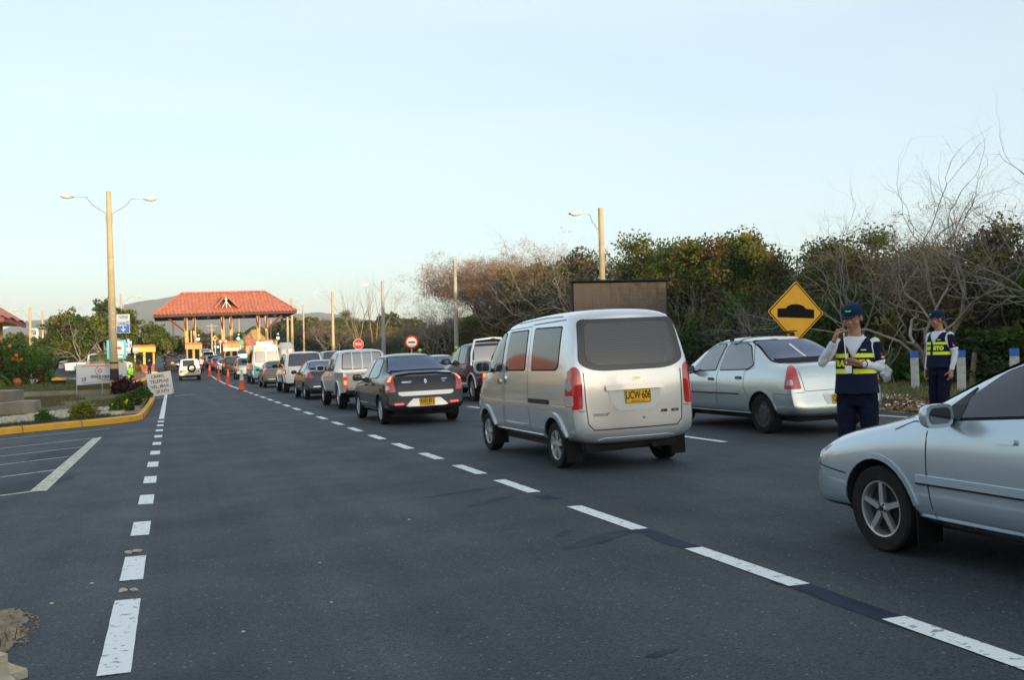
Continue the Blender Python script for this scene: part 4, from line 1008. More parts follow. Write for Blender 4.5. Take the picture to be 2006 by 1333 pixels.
a = pickup('pickup_truck', 'silver double cab pickup with a slatted rear window between the graphite and grey sedans', M_['p_pick'], bars='window'); place(a, 5.38, 27.05)
place(sedan('sedan', 'mid grey sedan between the silver pickup and the white off-road car', M_['p_grey'], L=4.5, w=.875, H=1.45, wb=2.7, ro=.9, variant='civic', plate=('RKM·405', ''), wstyle='multi', glassr='glass_blue', wr_=.31, deck=1.06), 5.48, 35.6)
place(suv('off_road_car', 'large white off-road car with a dark rear window and lit brake lights', M_['p_white'], L=4.7, w=.92, H=1.85, plate=('RDX·731', ''), flare=True, glassr='glass', wr_=.38), 5.68, 44.15)
place(sedan('sedan', 'bronze sedan mostly hidden between the white off-road car and the minibus', M_['p_brown'], L=4.3, H=1.5, variant='civic', hero=False, wr_=.30), 5.66, 55.0)
place(minibus('minibus', 'white and turquoise minibus lettered MarSol with a raised roof unit'), 5.92, 65.4)
place(suv('off_road_car', 'teal grey tall car queueing just ahead of the turquoise minibus', M_['p_teal'], H=1.75, w=.88, lampstyle='tall'), 5.75, 80.5)
place(suv('off_road_car', 'dark off-road car with a glowing left brake light behind the row of cones', M_['p_black'], H=1.78, w=.90, lampstyle='tall', lit=True, plate=('BTK·662', '')), 5.5, 94.3)
place(sedan('sedan', 'small white sedan ahead of the dark off-road car', M_['p_white'], variant='accent2', hero=False, L=4.2, w=.84, H=1.45), 5.22, 103.6)
place(sedan('sedan', 'dark red sedan beyond the small white sedan', M_['p_red'], variant='accent2', hero=False, L=4.2, w=.84, H=1.45, glassr='glass_blue'), 4.95, 111.5)
place(sedan('sedan', 'dark green sedan nearest the booth in the queue', M_['p_green'], variant='accent2', hero=False, L=4.2, w=.84, H=1.47, lit=True), 4.72, 120.4)
place(pickup('pickup_truck', 'cream pickup passing between the two middle toll booths with its brake lights on', M_['p_cream'], H=1.78, lit=True, rearglass='glass'), 4.55, 129.5)
place(pickup('pickup_truck', 'pale pickup just past the toll booths', M_['p_pick'], H=1.75, lit=False, rearglass='glass'), 4.9, 150)
place(suv('off_road_car', 'dark boxy car climbing the road far beyond the toll', M_['p_green'], H=1.9, lampstyle='box', boxy=1, lit=False, bumperm=M_['black']), 9.3, 226)
place(suv('off_road_car', 'blue and white car right of the toll booth in the third lane', M_['p_blue'], H=1.8, lampstyle='tall', lit=False), 8.9, 136)
place(pickup('pickup_truck', 'maroon double cab pickup with chrome roll bar in the right lane', M_['p_maroon'], rails=True, H=1.76, w=.88, wr_=.37), 9.31, 26.55)
place(sedan('sedan', 'pale blue sedan whose roof shows ahead of the maroon pickup', M_['p_blue'], variant='accent2', hero=False, L=4.2, w=.85, H=1.43, glassr='glass_blue'), 9.35, 33.2)
place(suv('off_road_car', 'teal green car whose roof shows above the grey sedan', M_['p_teal'], H=1.93, w=.90, lampstyle='tall', boxy=.5, lit=False), 9.5, 59.5)
place(sedan('sedan', 'dark blue sedan beyond the teal car in the right lane', M_['p_dark'], variant='accent2', hero=False, L=4.3, H=1.5, glassr='glass_blue'), 9.5, 69)
place(minibus('minibus', 'plain white minibus in the far right toll lane', lower=False, word=False, H=2.6, L=5.6, w=.9), 12.1, 109)
place(suv('off_road_car', 'boxy white off-road car carrying a spare wheel on its back door', M_['p_white'], L=4.2, H=1.82, w=.86, boxy=1, spare=True, lampstyle='defender', lit=False, plate=('GMA·520', ''), bumperm=M_['p_cream']), 1.45, 85.2)
bs = suv('off_road_car', 'black car with a dark bundle on its roof in the leftmost toll lane', M_['p_black'], H=1.55, w=.88, lampstyle='wide', plate=('HVL·334', '')); place(bs, .12, 116.5)
lg = empty('roof_bundle', (0,0,0), 0, 'rounded dark tarpaulin bundle tied on the roof of the black car', 'bundle')
b = MB(); b.ball((0,0,.26), .5, 3, (1.15,1.5,.62))
for v in b.bm.verts:
    v.co += v.normal*.04*noise.noise(v.co*3); v.co.z = max(v.co.z, 0)
b.build('tarpaulin', mat('dark tarpaulin', (.02,.02,.022), .7), lg); 
b = MB()
for yy in (-.3, .3): b.tube([(.62*math.cos(R(a)), yy, .02+.58*math.sin(R(a))*.99) for a in range(0,181,20)], .012, 6)
b.build('strap', M_['seal'], lg); lg.location = (.12, 118.7, G(.12,118.7)+1.56)
wp = pickup('pickup_truck', 'white double cab pickup with a red side stripe parked side-on behind the banner', M_['p_white'], H=1.75, lit=False, rearglass='glass', stripe=mat('red stripe', (.6,.04,.02), .5)); place(wp, -7.95, 84.9, R(-90))
lb = MB(); lb.box(-.45,.45,2.4,2.6,1.76,1.84,.02); lb.build('light_bar', M_['lamporange'], wp)
place(sedan('sedan', 'small white car parked beyond the white pickup', M_['p_white'], variant='accent2', hero=False, L=4.0, w=.84, H=1.5), -10.4, 104, R(-84))
# ------------------------------------------------------------ road paint
dashes('lane_marking', -.29, [(5.15,6.75),(7.35,8.25),(9.25,10.05),(11.3,12.1),(13.3,14.1),(15.4,16.2),(17.5,18.25),(19.6,20.3),(21.6,22.3),(23.6,24.3),(25.6,26.3),(27.3,28.0)], .155, m_mark)
dashes('lane_marking', -.29, [(29,53)], .14, m_mark)
dashes('lane_marking', lambda y: -.29-(y-53)*.03, [(53,54),(56,58.5)], .12, m_mark)
yy = []; y = 3.15
while y < 60: yy.append((y, y+.98)); y += 1.92
dashes('lane_marking', 3.53, [(3.05,4.15),(4.95,6.2),(7.05,8.4),(9.45,10.6),(11.25,12.35),(13.2,14.2),(15.0,16.1),(17.1,18.2),(19.3,20.5),(21.5,22.7),(23.9,25.2),(26.4,27.8),(29,30.5),(31.6,33.2),(34.4,36),(37.2,39),(40.2,42),(43.4,45.2),(46.6,48.5),(50,52),(53.4,100)], .15, m_mark)
dashes('lane_marking', 7.56, [(1.5,3),(6.5,8.2),(12.3,14.0),(17.8,19.6),(23.4,25.2),(29,31),(35,37),(41,43),(47,49)], .13, m_mark)
dashes('edge_marking', 11.9, [(-5,60)], .12, m_mark)
quad_strip([(-1.70,13.5),(-1.63,22.75)], [(-1.50,13.42),(-1.45,23.0)], 'bay_marking', m_yel)['kind'] = 'structure'
for (x0, y0), (x1, y1), wd in (((-1.5,26.15),(-12,18.8),.06),((-1.64,22.9),(-12,14.9),.07),((-1.66,20.5),(-12,13.7),.07),((-1.66,18.5),(-12,11.8),.07),((-1.68,16.2),(-12,9.0),.08),((-1.66,13.55),(-12,8.4),.09)):
    dx, dy = x1-x0, y1-y0; l = math.hypot(dx, dy); nx, ny = -dy/l*wd, dx/l*wd
    quad_strip([(x0+nx,y0+ny),(x1+nx,y1+ny)], [(x0-nx*0,y0),(x1,y1)], 'bay_marking', m_yel, .003)['kind'] = 'structure'
quad_strip([(-1.6,46),(1.0,51)], [(-1.6,46.3),(1.0,51.3)], 'faded_line', m_yel, .003)['kind'] = 'structure' if False else 'structure'
# bitumen crack filler along the lane line, blue black and ragged
m_bit = mat('bitumen filler', (.011,.020,.042), .75, spec=.25, var=.3, vscale=6)
def blob_patch(name, pts, m_, off, seed=0, kind='structure'):
    rnd = random.Random(seed); V = [(x, y, G(x, y)+off) for x, y in pts]; c = (sum(p[0] for p in pts)/len(pts), sum(p[1] for p in pts)/len(pts)); V.append((*c, G(*c)+off))
    n_ = len(pts); me = bpy.data.meshes.new(name); me.from_pydata(V, [], [(i, (i+1) % n_, n_) for i in range(n_)]); o = link(name, me, m_); o['kind'] = kind; return o
def ragged(cx, cy, rx, ry, seed, n_=36, rot=0):
    o = []
    for k in range(n_):
        t = 2*math.pi*k/n_; q = 1+.35*noise.noise(Vector((math.cos(t)*1.6+seed, math.sin(t)*1.6, seed)))+.12*noise.noise(Vector((math.cos(t)*6, math.sin(t)*6+seed, 1)))
        x, y = rx*q*math.cos(t), ry*q*math.sin(t); o.append((cx+x*math.cos(rot)-y*math.sin(rot), cy+x*math.sin(rot)+y*math.cos(rot)))
    return o
for i, (y0, y1) in enumerate(((3.9,5.1),(6.15,7.1),(8.9,9.2))):
    pl = []; pr = []
    for k in range(9):
        y = y0+(y1-y0)*k/8; q = noise.noise(Vector((y*3, i, 0)))*.05; pl.append((3.44+q, y)); pr.append((3.60+q*.5, y))
    quad_strip(pl, pr, 'bitumen_seal', m_bit, .0025)['kind'] = 'structure'
m_stain = mat('oil stain', (.034,.041,.054), .8, var=.3, vscale=4, spec=.2)
for i, a in enumerate(((3.15,6.9,.45,.10,.5),(2.95,7.25,.16,.05,.9),(3.0,10.0,.5,.07,.35),(3.0,9.2,.35,.06,.6),(-1.9,19.5,.35,1.6,-.15),(-2.0,14.2,.55,1.0,-.5),(5.0,5.0,.16,.05,.4),(2.2,4.2,.10,.03,.2),(4.9,4.25,.12,.04,1))):
    blob_patch('oil_stain', ragged(a[0], a[1], a[2], a[3], i*3.1, rot=a[4]), m_stain, .0018)
# ------------------------------------------------------------ near left corner: dirt patch, painted kerb stone, pebbles
m_dirt = mat('pale road dirt', (.34,.28,.19), .95, col2=(.20,.15,.10), vscale=9, bump=1, bscale=50, detail=9)
bm = bmesh.new(); pts = [(p[0]+.02*noise.noise(Vector((p[0]*40,p[1]*40,0))), p[1]+.03*noise.noise(Vector((p[0]*40,p[1]*40,5)))) for p in ragged(-1.15, 6.25, .36, .62, 4.2, 120)]; Vc = []
rings = 10
grid_ = []
for k in range(rings+1):
    f = k/rings; ring = []
    for p in pts:
        x = -1.15+(p[0]+1.15)*f; y = 6.25+(p[1]-6.25)*f
        ring.append(bm.verts.new((x, y, G(x, y)+.002+.012*(1-f*f)+.010*noise.noise(Vector((x*14, y*14, 0)))*(1-f**4))))
    grid_.append(ring)
for r0, r1 in zip(grid_, grid_[1:]):
    for k in range(len(pts)): bm.faces.new((r0[k], r0[(k+1) % 120], r1[(k+1) % 120], r1[k]))
me = bpy.data.meshes.new('dirt_patch'); bm.to_mesh(me); bm.free(); link('dirt_patch', me, m_dirt, smooth=60)['kind'] = 'structure'
rng = np.random.default_rng(3)
def blades(name, pts, h, wd, mats, seed=1, lean=.5, kind='stuff'):
    """tufts of grass: each blade a narrow bent quad pair"""
    rg = np.random.default_rng(seed); n_ = len(pts); P0 = np.array(pts, float); a = rg.uniform(0, 2*np.pi, n_); hh = h*rg.uniform(.5, 1.2, n_)
    d = np.stack([np.cos(a), np.sin(a), np.zeros(n_)], 1); s_ = np.stack([-np.sin(a), np.cos(a), np.zeros(n_)], 1)*wd/2
    L = lean*rg.uniform(.2, 1, n_); up = np.zeros((n_, 3)); up[:, 2] = hh
    M1 = P0+up*.6+d*(L*hh*.3)[:, None]; T = P0+up+d*(L*hh)[:, None]
    V = np.concatenate([P0-s_, P0+s_, M1-s_*.7, M1+s_*.7, T], 0); i = np.arange(n_)
    F = [tuple(q) for q in np.stack([i, i+n_, i+3*n_, i+2*n_], 1).tolist()]+[tuple(q) for q in np.stack([i+2*n_, i+3*n_, i+4*n_], 1).tolist()]
    me = bpy.data.meshes.new(name); me.from_pydata(V.tolist(), [], F)
    o = link(name, me, mats); mi = rg.integers(0, len(mats) if isinstance(mats, list) else 1, n_); me.polygons.foreach_set('material_index', np.concatenate([mi, mi]).astype(np.int32)); o['kind'] = kind; return o
m_dry = mat('dry grass blade', (.22,.15,.06), .9); m_grn = mat('green grass blade', (.055,.10,.025), .9); m_grn2 = mat('olive grass blade', (.10,.115,.035), .9); m_brn = mat('brown leaf litter', (.13,.065,.03), .9)
pp = [(x, y, G(x, y)+.03) for x, y in zip(-1.1+rng.normal(0,.13,260), 5.98+rng.normal(0,.10,260))]
tag(blades('dry_weeds', pp, .06, .006, [m_dry, m_brn, m_grn2, m_brn], 5, 1.2), 'dry weeds growing out of the dirt patch', 'weeds')
b = MB(); bmesh.ops.create_cube(b.bm, size=1, matrix=Matrix.Translation((-1.17,5.17,.02)) @ Matrix.Rotation(R(34),4,'Z') @ Matrix.Diagonal((.9,.62,.24,1)))
bmesh.ops.bevel(b.bm, geom=b.bm.edges[:], offset=.10, segments=6, affect='EDGES'); bmesh.ops.subdivide_edges(b.bm, edges=b.bm.edges[:], cuts=2, use_grid_fill=True)
for v in b.bm.verts: v.co += v.co.normalized()*.0+Vector((0,0,1))*.012*noise.noise(v.co*9)+Vector((noise.noise(v.co*7),noise.noise(v.co*7+Vector((5,0,0))),0))*.02
m_oldyel = mat('flaking yellow kerb paint', (.58,.36,.05), .9, col2=(.46,.41,.31), vscale=7, bump=1, bscale=30, detail=9, lo=.38, hi=.47)
tag(b.build('kerb_stone', m_oldyel, smooth=60), 'worn concrete kerb end with flaking yellow paint in the bottom left corner', 'kerb')
for i, (x, y, s_) in enumerate(((-.33,7.02,.03),(-.26,7.0,.026),(-.30,8.45,.03),(-.35,8.43,.03),(-.27,8.47,.022),(-.75,6.9,.014),(-.55,7.4,.012),(1.0,7.2,.01),(.35,5.6,.012),(-1.6,7.6,.02),(.9,6.0,.01),(2.0,8.6,.014))):
    b = MB(); b.ball((x, y, G(x, y)+s_*.3), s_, 2, (1,.8,.55))
    for v in b.bm.verts: v.co += Vector((noise.noise(v.co*60), noise.noise(v.co*60+Vector((9,0,0))), 0))*s_*.5
    tag(b.build('pebble', mat('pebble stone', (.45,.40,.30), .9)), 'small pale pebble lying on the asphalt', 'pebble', 'pebbles scattered on the asphalt')
icb = bmesh.new(); bmesh.ops.create_icosphere(icb, subdivisions=1, radius=1); iv0 = [v.co.copy() for v in icb.verts]; jf0 = [[v.index for v in f.verts] for f in icb.faces]; icb.free()
V = []; F = []; k0 = 0; rnd = random.Random(3)
for i in range(900):
    a = rnd.uniform(0, 6.283); q = rnd.random()**.5*1.12; x = -1.15+.36*q*math.cos(a); y = 6.25+.62*q*math.sin(a); s_ = rnd.uniform(.002, .008)*(1.6 if rnd.random() < .06 else 1)
    for c_ in iv0: V.append((x+c_.x*s_*1.3, y+c_.y*s_, G(x, y)+.012+c_.z*s_*.7))
    F += [[b_+k0 for b_ in f] for f in jf0]; k0 += len(iv0)
me = bpy.data.meshes.new('grit'); me.from_pydata(V, [], F); tag(link('grit', me, m_dirt), 'loose grit on the pale dirt patch in the bottom left', 'grit', kind='stuff')
# ------------------------------------------------------------ left island: kerb, lawn, walls, gravel
m_kerb = mat('yellow kerb paint', (.88,.47,.02), .65, col2=(.76,.38,.03), vscale=3, bump=.5, bscale=30, detail=8)
m_conc = mat('weathered concrete', (.30,.27,.20), .9, col2=(.20,.18,.13), vscale=2.2, bump=.5, bscale=20, detail=9)
m_paver = mat('pink pavers', (.30,.16,.12), .9, col2=(.20,.12,.10), vscale=8, bump=.4, bscale=25)
m_lawn = mat('thin lawn', (.07,.085,.025), .95, col2=(.14,.085,.045), vscale=1.1, bump=.8, bscale=14, detail=10, lo=.42, hi=.62)
m_lawn2 = mat('green lawn', (.075,.105,.022), .95, col2=(.12,.10,.04), vscale=.9, bump=.8, bscale=14, detail=10)
def offset_path(pts, d):
    o = []
    for i, p in enumerate(pts):
        a = Vector(pts[max(0, i-1)]); c_ = Vector(pts[min(len(pts)-1, i+1)]); t = (c_-a).normalized(); o.append((p[0]-t.y*d, p[1]+t.x*d))
    return o
def kerb_run(name, pts, m_, wd=.15, h=.16, base=-.05, label=None):
    inn = offset_path(pts, wd); bm = bmesh.new(); rows = []
    for p, q in zip(pts, inn):
        g0 = G(*p); rows.append([bm.verts.new(v) for v in ((p[0],p[1],g0+base),(p[0]+(q[0]-p[0])*.08,p[1]+(q[1]-p[1])*.08,g0+h-.02),(p[0]+(q[0]-p[0])*.25,p[1]+(q[1]-p[1])*.25,g0+h),(q[0],q[1],g0+h),(q[0],q[1],g0+base))])
    for r0, r1 in zip(rows, rows[1:]):
        for k in range(4): bm.faces.new((r0[k], r0[k+1], r1[k+1], r1[k]))
    bm.faces.new(rows[0]); bm.faces.new(rows[-1][::-1]); bmesh.ops.recalc_face_normals(bm, faces=bm.faces)
    me = bpy.data.meshes.new(name); bm.to_mesh(me); bm.free(); return tag(link(name, me, m_, smooth=40), label, 'kerb')
isl = [(-14,19.3),(-10,22.15),(-6,24.95),(-3,27.1),(-1.45,28.2),(-.98,28.75),(-.80,29.6),(-.74,33),(-.72,38),(-.72,46),(-.9,50),(-1.5,53.5),(-2.6,55.5)]
kerb_run('kerb', isl, m_kerb, label='bright yellow kerb round the corner of the grass island')
def kerb_joints(pts, n_, par):
    inn = offset_path(pts, .15)
    for (p, p2), (q, q2) in zip(zip(pts, pts[1:]), zip(inn, inn[1:])):
        L = math.hypot(p2[0]-p[0], p2[1]-p[1]); k = int(L/n_)
        for i in range(k):
            f = (i+.5)/k; a = (p[0]+(p2[0]-p[0])*f, p[1]+(p2[1]-p[1])*f); c_ = (q[0]+(q2[0]-q[0])*f, q[1]+(q2[1]-q[1])*f); g0 = G(*a); m_ = lambda u: (a[0]+(c_[0]-a[0])*u, a[1]+(c_[1]-a[1])*u)
            b = MB(); b.tube([(*m_(-.01), g0+.0), (*m_(.06), g0+.14), (*m_(.25), g0+.163), (*m_(1), g0+.163)], .007, 5); b.build('joint', M_['under'], par)
kerb_joints(isl[2:9], 1.0, bpy.data.objects['kerb'])
b = MB()
for x, y in ((-2.2,27.67),(-3.6,26.67),(-4.9,25.72),(-1.6,28.08)): b.box(x-.008,x+.008,y-.16,y-.0,G(x,y)-.02,G(x,y)+.163) if False else None
b.bm.free()
def LH(x, y): return G(x, y)+.145+.22*sm((y-29)/16)
def island_sheet(name, poly_fn, m_, nx=26, ny=30, y0=19.3, y1=47.4, off=0, kind='structure'):
    V = []; F = []
    for j in range(ny+1):
        for i in range(nx+1):
            u, v = i/nx, j/ny; x, y = poly_fn(u, v); V.append((x, y, LH(x, y)+off+.015*noise.noise(Vector((x*1.5, y*1.5, 0)))))
    for j in range(ny):
        for i in range(nx): F.append((j*(nx+1)+i, j*(nx+1)+i+1, (j+1)*(nx+1)+i+1, (j+1)*(nx+1)+i))
    me = bpy.data.meshes.new(name); me.from_pydata(V, [], F); o = link(name, me, m_, smooth=60); o['kind'] = kind; return o
def front(x): return 28.2+(x+1.45)*.705 if x < -1.4 else 28.2+(x+1.4)*1.8
island_sheet('lawn', lambda u, v: ((lambda x: (x, front(x)+.3+(47.4-front(x)-.3)*v))(-14+u*13.1)), m_lawn)
island_sheet('paver_strip', lambda u, v: ((lambda x: (x, front(x)+.14+.55*v))(-14+u*12.9)), m_paver, 30, 2, off=.02)
V = []; F = []
for j in range(12):
    y = 29.6+j*2; V += [(-.92, y, G(-.92,y)+.175), (-1.35, y, LH(-1.35,y)+.03)]
for j in range(11): F.append((2*j, 2*j+1, 2*j+3, 2*j+2))
me = bpy.data.meshes.new('paver_strip'); me.from_pydata(V, [], F); link('paver_strip', me, m_paver)['kind'] = 'structure'
# white gravel bed: base sheet plus loose stones
m_grav = mat('white gravel', (.55,.50,.38), .9, col2=(.30,.26,.18), vscale=14, bump=1, bscale=22, detail=4)
island_sheet('gravel_bed', lambda u, v: ((lambda x: (x, front(x)+1.35+(4.2+1.5*math.sin(u*3.1))*v*(1 if u > .03 else .6)))(-5.2+u*3.85)), m_grav, 20, 10, off=.02)
V = []; F = []; k0 = 0; rnd = random.Random(8)
ico = bmesh.new(); bmesh.ops.create_icosphere(ico, subdivisions=1, radius=1); iv = [v.co.copy() for v in ico.verts]; jf = [[v.index for v in f.verts] for f in ico.faces]; ico.free()
for i in range(1500):
    u = rnd.random(); x = -5.2+u*3.85; y = front(x)+1.35+(4.2+1.5*math.sin(u*3.1))*rnd.random(); s_ = rnd.uniform(.035,.08); rz = Matrix.Rotation(rnd.random()*6, 3, 'Z'); z = LH(x, y)+.03
    for c_ in iv: q = rz @ Vector((c_.x*s_*1.2, c_.y*s_*.8, c_.z*s_*.6)); V.append((x+q.x, y+q.y, z+q.z))
    F += [[a+k0 for a in f] for f in jf]; k0 += len(iv)
me = bpy.data.meshes.new('gravel_stones'); me.from_pydata(V, [], F); tag(link('gravel_stones', me, m_grav, smooth=60), 'loose white stones covering the bed behind the yellow kerb', 'gravel', kind='stuff')
def pick_lawn(n_, x0, x1, seed, fn=None):
    rg = random.Random(seed); o = []
    while len(o) < n_:
        x = rg.uniform(x0, x1); y = rg.uniform(front(x)+.75, 47.2)
        if noise.noise(Vector((x*.5, y*.35, 2.))) < -.12: continue
        if -5.2 < x < -1.35 and front(x)+1.3 < y < front(x)+1.35+4.2+1.5*math.sin((x+5.2)/3.85*3.1): continue
        o.append((x, y, LH(x, y)))
    return o
tag(blades('grass', pick_lawn(26000, -9, -1.3, 4), .085, .014, [m_grn, m_grn2, m_dry, m_grn2, m_brn], 6), 'short patchy grass on the near island slope', 'grass')
rg_ = random.Random(11); tag(blades('grass', [(x, front(x)+.75+abs(rg_.gauss(0,.18)), LH(x, front(x)+.8)) for x in [rg_.uniform(-9,-1.6) for _ in range(5000)]], .12, .014, [m_grn, m_grn2], 7), 'greener grass fringe along the inside of the yellow kerb', 'grass')
# retaining wall and upper lawn
b = MB(); V0 = []
wx = [-16,-12,-8,-4,-2.05]
for x0, x1 in zip(wx, wx[1:]): b.box(x0, x1, 47.4, 47.62, min(LH(x0,47.4), LH(x1,47.4))-.3, .46+.010*x0*.0)
b2 = MB(); b2.box(-16,-2.05,47.4,47.62,-.4,.47,.012)
b.bm.free(); tag(b2.build('garden_wall', m_conc), 'long low concrete retaining wall between the two lawns', 'wall')
V = []; F = []; ys2 = [47.6+i*.8 for i in range(12)]; xs2 = [-16+i*.68 for i in range(21)]
for y in ys2:
    for x in xs2: V.append((x, y, .44+.36*sm((y-47.6)/7)+.02*noise.noise(Vector((x, y, 0)))-(.02 if x < -3 else .25*sm((x+3)/.6))))
for j in range(len(ys2)-1):
    for i in range(len(xs2)-1): F.append((j*21+i, j*21+i+1, (j+1)*21+i+1, (j+1)*21+i))
me = bpy.data.meshes.new('upper_lawn'); me.from_pydata(V, [], F); link('upper_lawn', me, m_lawn2, smooth=60)['kind'] = 'structure'
def UL(x, y): return .44+.36*sm((y-47.6)/7)-.02
rg_ = random.Random(12); tag(blades('grass', [(x, y, UL(x, y)) for x, y in [(rg_.uniform(-10,-2.6), rg_.uniform(47.6,55.5)) for _ in range(16000)]], .10, .02, [m_grn, m_grn2, m_grn2, m_dry], 8), 'green grass of the upper lawn behind the retaining wall', 'grass')
# concrete planter block and ramp cheek at the left edge
b = MB(); z = LH(-6.2,41); b.box(-9,-5.62,40.2,43.4,z-.2,z+.50,.02); tag(b.build('planter_block', m_conc), 'square weathered concrete planter at the left edge of the photo', 'planter')
b = MB(); z = LH(-4.5,33.5); b.prism([(-9.0,z-.3),(-4.02,z-.3),(-4.02,z+.40),(-4.45,z+.42),(-9.0,z-.02)], 'y', 33.4, 34.9, .02); tag(b.build('ramp_wall', m_conc), 'low sloping concrete ramp wall in front of the square planter', 'wall')
# ------------------------------------------------------------ road furniture builders
def taper_pole(name, x, y, h, r0, r1, m_, label, cat, group=None, z=None, lean=(0,0)):
    z = G(x, y) if z is None else z
    t = empty(name, (x, y, z), 0, label, cat, group)
    b = MB(); b.tube([(lean[0]*k, lean[1]*k, -.2+(h+.2)*k) for k in (0,.25,.5,.75,1)], [r0+(r1-r0)*k for k in (0,.25,.5,.75,1)], 14); b.build('pole', m_, t); return t
m_pole = mat('cast concrete pole', (.46,.37,.22), .85, col2=(.38,.31,.19), vscale=3, bump=.3, bscale=25, detail=8)
m_pole2 = mat('grey concrete pole', (.40,.38,.33), .85, col2=(.30,.29,.25), vscale=3, bump=.3, bscale=25, detail=8)
m_galv = mat('galvanised steel', (.45,.45,.44), .45, .6)
m_lampbody = mat('lamp housing', (.36,.35,.32), .5, .2)
def lamp_head(t, px, pz, sgn, sc=1., lit=False, py=0, ang=0):
    b = MB(); x0 = px; L_ = .62*sc*sgn
    prof = [(0,-.02),(.02,.05),(.18,.09),(.5,.085),(.60,.05),(.62,-.02)]
    b.prism([(x0+a*sgn*sc, pz+c_*sc+abs(a)*sc*ang) for a, c_ in prof], 'y', py-.14*sc, py+.14*sc, .03*sc); h = b.build('lamp_head', m_lampbody, t)
    b = MB(); b.ball((x0+.34*sgn*sc, py, pz-.02*sc+.3*ang*sc), .2*sc, 2, (1.1,.6,.38)); b.build('lamp_lens', M_['lenslit'] if lit else M_['lens'], h)
M_['lens'] = mat('street lamp lens', (.5,.5,.48), .15); M_['lenslit'] = mat('lit street lamp lens', (.9,.8,.6), .2, emit=(1,.75,.5), estr=6)
def street_lamp(x, y, h, label, arms=(-1,1), reach=1.75, r0=.18, r1=.10, m_=None, group=None, z=None, lit=False, sc=1.0, ang=.0, drop=.45, lean=(0,0)):
    t = taper_pole('street_lamp', x, y, h, r0, r1, m_ or m_pole, label, 'street lamp', group, z, lean)
    for s_ in arms:
        b = MB(); z0 = h-1.25*sc; b.tube([(s_*.13,0,z0-.15),(s_*.14,0,z0+.28),(s_*min(.72,(reach-.3)*.62),0,h-drop*1.0),(s_*max(reach-.5,(reach-.3)*.8),0,h-.30+ang),(s_*(reach-.0),0,h-.30+ang)], .026, 8)
        for q in (0,.22,.34): b.tube([(-.13*s_*0,0,z0-.08+q),(s_*.15,0,z0-.08+q)], .016, 6)
        b.build('lamp_arm', m_galv, t); lamp_head(t, s_*(reach-.02), h-.30+ang, s_, .95*sc, lit)
    b = MB()
    for zz in (h-1.0, h-1.3): b.lathe([(r1+.035,-.02),(r1+.035,.02)], 14, (0,0,zz), cap=False)
    b.build('clamp_band', m_galv, t, smooth=0) if False else b.bm.free()
    return t
# main lamp on the island
t = street_lamp(-2.36, 46.0, 8.95, 'tall concrete double-arm street lamp in the foreground left, base painted yellow and black', reach=1.95-.55, r0=.185, r1=.10, z=.28, drop=.62, lean=(-.14,0))
for ch in list(t.children):
    if ch.name.startswith('lamp_arm'): ch.location.x = -.12
    if ch.name.startswith('lamp_head'): ch.location.x = -.12
m_bandy = mat('worn yellow band', (.62,.37,.04), .8, col2=(.46,.38,.22), vscale=4, detail=8); m_bandb = mat('black band', (.018,.02,.02), .7)
for z0, z1, mm in ((-.1,.62,m_bandy),(.62,1.12,m_bandb),(1.12,1.34,m_bandy),(1.34,1.42,m_bandb)):
    b = MB(); k = lambda z: .187-.0094*z*1.0; b.tube([(-.0156*z0,0,z0),(-.0156*z1,0,z1)], [k(z0)+.004,k(z1)+.004], 16, False); b.build('painted_band', mm, t)
b = MB(); b.tube([(-.19,-.02,1.4),(-.215,-.02,5),(-.235,-.02,7.8)], .014, 6); b.build('cable_conduit', m_galv, t)
b = MB()
for zz in (3.55,2.95,3.3,5.9): b.box(-.02-.016*zz,.09-.016*zz,-.185+.0094*zz,-.165+.0094*zz,zz-.012,zz+.012)
b.build('strap_tag', M_['white'], t)
street_lamp(-4.55, 104.0, 8.3, 'second double-arm street lamp in line beyond the foreground one', reach=1.35, r0=.17, r1=.10, lean=(-.1,0))
for i, (x, y, zt, lb, rc) in enumerate(((-12.35,100,7.2,'single-arm concrete lamp nearest the red roofed building',1.0),(-14.7,130,8.5,'thin single-arm lamp just right of the lamp by the red roofed building',1.2),
   (.32,150,8.65,'bare concrete pole left of the toll canopy',0),(3.55,190,7.97,'short thin pole seen between the left canopy posts',0),(7.6,200,9.47,'pole with a crossarm seen under the middle of the canopy',0),
   (18,141.4,9.79,'concrete pole just right of the toll canopy',1.5),(18,155.5,11.6,'tallest electricity pole behind the right end of the canopy',0),(18,161.6,9.74,'pole immediately left of the tallest electricity pole',0),(18,190,9.94,'pole right of the last canopy post',0),(16,250,13.5,'distant pole behind the second traffic light',0))):
    z = G(x, y)
    if rc: street_lamp(x, y, zt-z, lb, arms=(-1,), reach=rc, r0=.16, r1=.10)
    else:
        t = taper_pole('utility_pole', x, y, zt-z, .17 if 'tallest' not in lb else .24, .12 if 'tallest' not in lb else .16, m_pole, lb, 'utility pole')
        if 'crossarm' in lb or 'tallest' in lb: b = MB(); b.box(-1,1,-.05,.05,zt-z-.5,zt-z-.38); b.box(-.7,.7,-.05,.05,zt-z-1.2,zt-z-1.1); b.build('crossarm', m_pole2, t)
street_lamp(18, 39.0, 7.55, 'single-arm street lamp rising behind the dark message board', arms=(-1,), reach=.95, r0=.155, r1=.115, m_=m_pole2 if False else m_pole, drop=.62, sc=1.0)
taper_pole('utility_pole', 18, 62.4, 7.6, .17, .11, m_pole2, 'bare concrete pole in front of the umbrella shaped tree', 'utility pole')
street_lamp(18, 86, 8.0, 'street lamp with a lit head beside the pale bare tree', arms=(-1,), reach=1.25, r0=.21, r1=.12, m_=m_pole2, lit=True)
